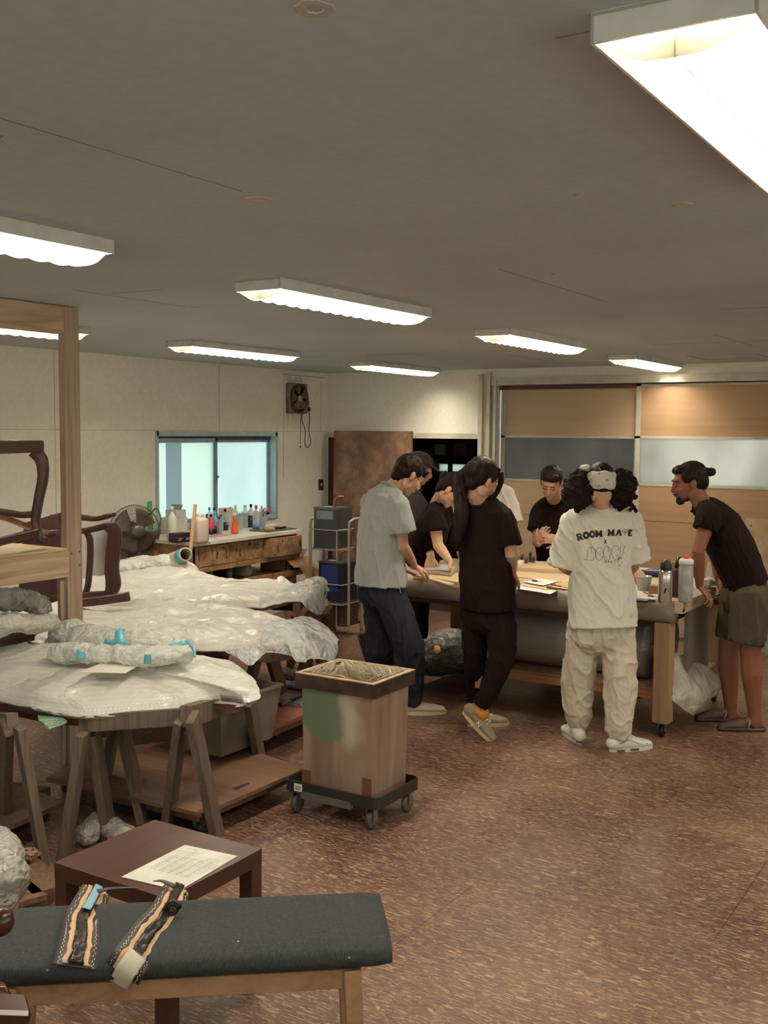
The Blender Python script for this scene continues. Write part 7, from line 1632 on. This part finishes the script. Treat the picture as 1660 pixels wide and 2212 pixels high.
obj('hair_scrunchie', fuse([blob((-2.13, 5.449, 1.563), (.026, .02, .015), basis(RT, FW, UP)), blob((-2.12, 5.456, 1.566), (.018, .018, .016), None)], .004, 1), W_, t, True)
ln = MB().tube([on_ for on_ in (V((-2.054, 5.461, 1.567)), V((-2.038, 5.448, 1.55))) ], .0018, 5); obj('parting', ln, SK2, t)
# print on the back of the shirt
bvs = BVHTree.FromPolygons([v.co+wloc(so) for v in so.data.vertices], [p.vertices[:] for p in so.data.polygons])
K = 5.72/2300/7.545          # metres per drawing unit
O_ = V((-2.295, 5.31, 1.637)); EX = V((-2.085, 5.442, 1.639))-O_; EX /= 754.5; EY = V((-2.291, 5.313, 1.388))-O_; EY /= 754.5
def stroke(mb, pts, w_, closed=False):
    """ink line laid on the cloth"""
    P2 = [V((x, y)) for x, y in pts]; fine = []
    for a, b in zip(P2, P2[1:]):
        n = max(1, int((b-a).length/14)); fine += [a.lerp(b, i/n) for i in range(n)]
    fine.append(P2[-1]); L_ = []
    for i, p in enumerate(fine):
        d = (fine[min(len(fine)-1, i+1)]-fine[max(0, i-1)]); d = d.normalized() if d.length else V((1, 0)); nn = V((-d.y, d.x))*w_/2
        a = on_surf(bvs, O_+EX*(p.x+nn.x)+EY*(p.y+nn.y)); b = on_surf(bvs, O_+EX*(p.x-nn.x)+EY*(p.y-nn.y))
        L_.append((a, b))
    for (a, b), (c, d) in zip(L_, L_[1:]):
        if None in (a, b, c, d): continue
        if (a-c).length > .05: continue
        mb.bm.faces.new([mb.bm.verts.new(x) for x in (a, c, d, b)])
def glyph(mb, ch, cx, cy, w_, h_, rot, sw):
    G = {'R': [([(.18, 0), (.18, 1)], 1.3), ([(.0, .03), (.55, .03), (.82, .12), (.85, .28), (.7, .45), (.3, .5)], 1), ([(.45, .5), (.72, .75), (.9, .97)], 1.3), ([(0, .97), (.38, .97)], .8), ([(.7, .97), (1.05, .97)], .8)],
         'O': [([(.5+.40*math.cos(a), .5+.42*math.sin(a)) for a in [2*math.pi*i/18 for i in range(19)]], 1.35)],
         'M': [([(.14, .04), (.14, .97)], 1.1), ([(.14, .04), (.5, .8), (.86, .04)], 1.1), ([(.86, .04), (.86, .97)], 1.3), ([(-.05, .97), (.32, .97)], .8), ([(.62, .97), (1.08, .97)], .8), ([(-.05, .04), (.25, .04)], .8), ([(.78, .04), (1.05, .04)], .8)],
         'A': [([(.5, .02), (.15, .97)], 1.0), ([(.5, .02), (.86, .97)], 1.4), ([(.28, .66), (.74, .66)], .7), ([(-.03, .97), (.35, .97)], .8), ([(.62, .97), (1.05, .97)], .8)],
         'E': [([(.2, 0), (.2, 1)], 1.3), ([(0, .05), (.9, .05), (.9, .25)], .9), ([(.2, .5), (.68, .5)], .9), ([(.68, .38), (.68, .62)], .6), ([(0, .95), (.92, .95), (.92, .74)], .9)],
         'X': [([(.1, 0), (.9, 1)], 1), ([(.9, 0), (.1, 1)], 1)],
         'T': [([(.0, .34), (.12, .12), (.5, .0), (.88, .12), (1.0, .34), (.5, .42), (.0, .34)], .45), ([(.38, .42), (.36, .8), (.5, .95), (.66, .8), (.62, .42)], .45), ([(.3, .2), (.36, .16)], .5), ([(.55, .16), (.62, .2)], .5)]}[ch]
    c, s_ = math.cos(rot), math.sin(rot)
    for pts, k in G:
        stroke(mb, [(cx+((x-.5)*w_*c-(y-.5)*h_*s_), cy+((x-.5)*w_*s_+(y-.5)*h_*c)) for x, y in pts], sw*k)
INK = plain('ink_black', S(34, 24, 22), .8)
for nm, ch, cx, cy, w_, h_, ro in (('letter_r', 'R', 552, 1362, 90, 104, -.28), ('letter_o', 'O', 657, 1334, 92, 104, -.18), ('letter_o', 'O', 760, 1316, 92, 102, -.10), ('letter_m', 'M', 868, 1306, 104, 98, -.05),
                                   ('letter_m', 'M', 1068, 1290, 104, 96, 0), ('letter_a', 'A', 1194, 1287, 100, 96, .03), ('letter_e', 'E', 1382, 1296, 56, 96, .08)):
    mb = MB(); glyph(mb, ch, cx, cy, w_, h_, ro, 27); obj(nm, mb, INK, so)
mb = MB(); glyph(mb, 'T', 1300, 1284, 96, 98, .04, 16); obj('mushroom_mark', mb, INK, so)
mb = MB(); glyph(mb, 'X', 976, 1438, 44, 74, 0, 11); obj('letter_x', mb, INK, so)
mb = MB(); sw = 6
for pts in ([(635, 1738), (668, 1725), (688, 1600), (712, 1535), (768, 1528), (812, 1590), (812, 1690), (765, 1745), (640, 1735)], [(742, 1540), (742, 1632)],
            [(880+60*math.cos(a), 1640+106*math.sin(a)) for a in [2*math.pi*i/16 for i in range(17)]], [(890, 1610), (885, 1662)],
            [(958, 1700), (945, 1600), (960, 1530), (1008, 1512), (1048, 1555), (1060, 1650), (1040, 1728), (1008, 1742)], [(1022, 1530), (1030, 1600)], [(1002, 1720), (982, 1680)],
            [(1200, 1570), (1180, 1520), (1130, 1503), (1090, 1550), (1074, 1640), (1110, 1718), (1170, 1738), (1202, 1690)], [(1150, 1572), (1200, 1576)], [(1145, 1666), (1195, 1660)],
            [(1225, 1500), (1214, 1630)], [(1305, 1495), (1262, 1620)], [(1282, 1630), (1242, 1680)], [(1240, 1765), (1262, 1792)], [(1195, 1805), (1220, 1850)],
            [(1218, 1668), (1182, 1740), (1240, 1690), (1168, 1790)], [(965, 1752), (1000, 1748)], [(980, 1740), (972, 1792)], [(1000, 1760), (990, 1795)], [(1030, 1745), (1030, 1790)], [(1015, 1765), (1062, 1760)], [(1080, 1745), (1072, 1792)], [(1062, 1775), (1100, 1770)], [(1112, 1750), (1150, 1748)], [(1130, 1750), (1126, 1785), (1155, 1786)]):
    stroke(mb, pts, sw)
obj('hand_drawn_tag', mb, INK, so)
M_wsh = plain('trainer_white', S(216, 212, 200), .5, bump=.05); M_wso = plain('sole_white', S(220, 214, 200), .5)
for hp, dd, L_, b_ in ((J['anR'], cv(.86, .30), .275, 1), (J['anL'], cv(-.15, .95), .275, 0)):
    s_, Q = shoe(t, hp, dd, L_, M_wsh, M_wso, 0, 1.0, w_=1.08)
    for k in (.08, .40):
        obj('air_window', MB().beam(Q(k, .043 if b_ else .0, .012), Q(k+.17, .050 if b_ else .0, .012), .004, .012), plain('air_dark', S(96, 86, 80), .3), s_)
    if not b_: obj('air_window', MB().box(Q(0, 0, 0)+V((-.025, -.006, .008)), Q(0, 0, 0)+V((.025, .004, .02))), plain('air_dark', S(96, 86, 80), .3), s_)
    obj('side_line', MB().tube([Q(.15, .041, .05), Q(.35, .045, .07), Q(.6, .049, .042), Q(.8, .042, .038)], .002, 5), plain('line_grey', S(150, 146, 136), .5), s_)
    lc = MB(); lc.tube(smooth_path([Q(.35, .0, .085), Q(.45, .03, .088), Q(.55, .04, .07)], 4), .0028, 6).tube(smooth_path([Q(.4, .0, .085), Q(.5, -.03, .08), Q(.55, -.04, .06)], 4), .0028, 6)
    for k in range(4): lc.beam(Q(.40+.07*k, .02, .080-.007*k), Q(.40+.07*k, -.02, .080-.007*k), .006, .004)
    obj('laces', lc, W_, s_)
# ---- bearded man with a bun leaning on the table corner
J = JD(head=(-1.799, 6.281, 1.463), neck=(-1.718, 6.296, 1.329), chest=(-1.631, 6.339, 1.199), pelvis=(-1.48, 6.409, 0.852), shR=(-1.721, 6.495, 1.281), shL=(-1.628, 6.116, 1.29), elR=(-1.712, 6.595, 1.019), elL=(-1.673, 6.053, 1.086), wrR=(-1.698, 6.603, 0.862), wrL=(-1.688, 6.161, 0.87),
         hipR=(-1.554, 6.481, 0.776), hipL=(-1.436, 6.319, 0.802), knR=(-1.592, 6.481, 0.448), knL=(-1.432, 6.345, 0.471), anR=(-1.582, 6.558, 0.035), anL=(-1.409, 6.419, 0.061))
t, P, ax, J, so, body = person('person with beard, hair bun, black T-shirt and olive shorts leaning on the table corner', (J['anL'].x, J['anL'].y, 0), dict(J=J, face=cv(-.97, .05, -.22), up=cv(-.2, 0, .97), skin=SK3, vox=.0036, lr=1.16, hk=.98,
    handR=dict(d=cv(.25, -.2, -.9), n=cv(-.9, 0, -.3), t=-1, c=.5), handL=dict(d=cv(.45, -.35, -.55), n=cv(-.5, .3, -.8), t=1, c=.5), footR=cv(-.97, .05), footL=cv(-.97, .0),
    shirt=dict(mat=BLKC, trunk=[((-1.722, 6.293, 1.323), (.08, .072)), ((-1.689, 6.314, 1.296), (.15, .095)), ((-1.629, 6.34, 1.199), (.175, .135)), ((-1.558, 6.373, 1.064), (.172, .135)), ((-1.501, 6.396, 0.929), (.168, .128)), ((-1.48, 6.409, 0.868), (.165, .128))], slR=.42, slL=.42, sr=(.072, .072), seed=81, amp=.008),
    trousers=dict(name='shorts', mat=OLV, hip=[((-1.49, 6.403, 0.868), (.15, .125)), ((-1.483, 6.408, 0.786), (.158, .135))],
      R=[((-1.544, 6.464, 0.779), .10), ((-1.576, 6.479, 0.619), .092), ((-1.588, 6.484, 0.533), .088)], L=[((-1.441, 6.316, 0.807), .108), ((-1.437, 6.319, 0.658), .108), ((-1.452, 6.309, 0.541), .104)], amp=.010, seed=23)))
A_ = basis(*ax)
hair(t, cap_hair(P, A_, .98, 1.0, 0), .0045, .003, 50)
hair(t, [blob(P(.0, -.135, .035), (.030, .028, .026), A_), blob(P(0, -.11, .045), (.022, .025, .022), A_)], .0045, .006, 60, name='bun')
hair(t, [blob(P(0, .074, -.098), (.030, .026, .026), A_), loft([P(-.05, .04, -.09), P(-.03, .07, -.1), P(0, .085, -.105), P(.03, .07, -.1), P(.05, .04, -.09)], [.009, .012, .014, .012, .009], UP, 10), loft([P(-.026, .092, -.058), P(0, .106, -.051), P(.026, .092, -.058)], [.004, .006, .004], UP, 8)], .0035, .003, 90, name='beard', zs=1)
M_sand = plain('clog_brown', S(84, 64, 54), .7, var=.15); M_ss = plain('clog_sole', S(52, 34, 28), .7)
for hp in (J['anL'], J['anR']):
    d = cv(-.99, .02); s_ = d.cross(UP); h_ = V((hp.x, hp.y, 0))-d*.06; L_ = .285; Q = lambda a, b, c: h_+d*a*L_+s_*b+UP*c
    ps = [loft([Q(.02, 0, .012), Q(.5, 0, .012), Q(.96, 0, .012)], [(.036, .011), (.044, .011), (.036, .011)], s_, 16), loft([Q(.42, 0, .045), Q(.6, 0, .04), Q(.8, 0, .03), Q(.93, 0, .022)], [(.046, .036), (.047, .03), (.042, .022), (.032, .014)], s_, 16, (False, True))]
    c_ = obj('clog', fuse(ps, .0045, 2), M_sand, t, True)
    obj('strap', MB().tube([Q(.40, .047, .02), Q(.36, .04, .06), Q(.33, 0, .084), Q(.36, -.04, .06), Q(.40, -.047, .02)], .006, 8, flat=.5), plain('clog_strap', S(128, 112, 100), .6), c_, True)
pk = MB(); bvp = None
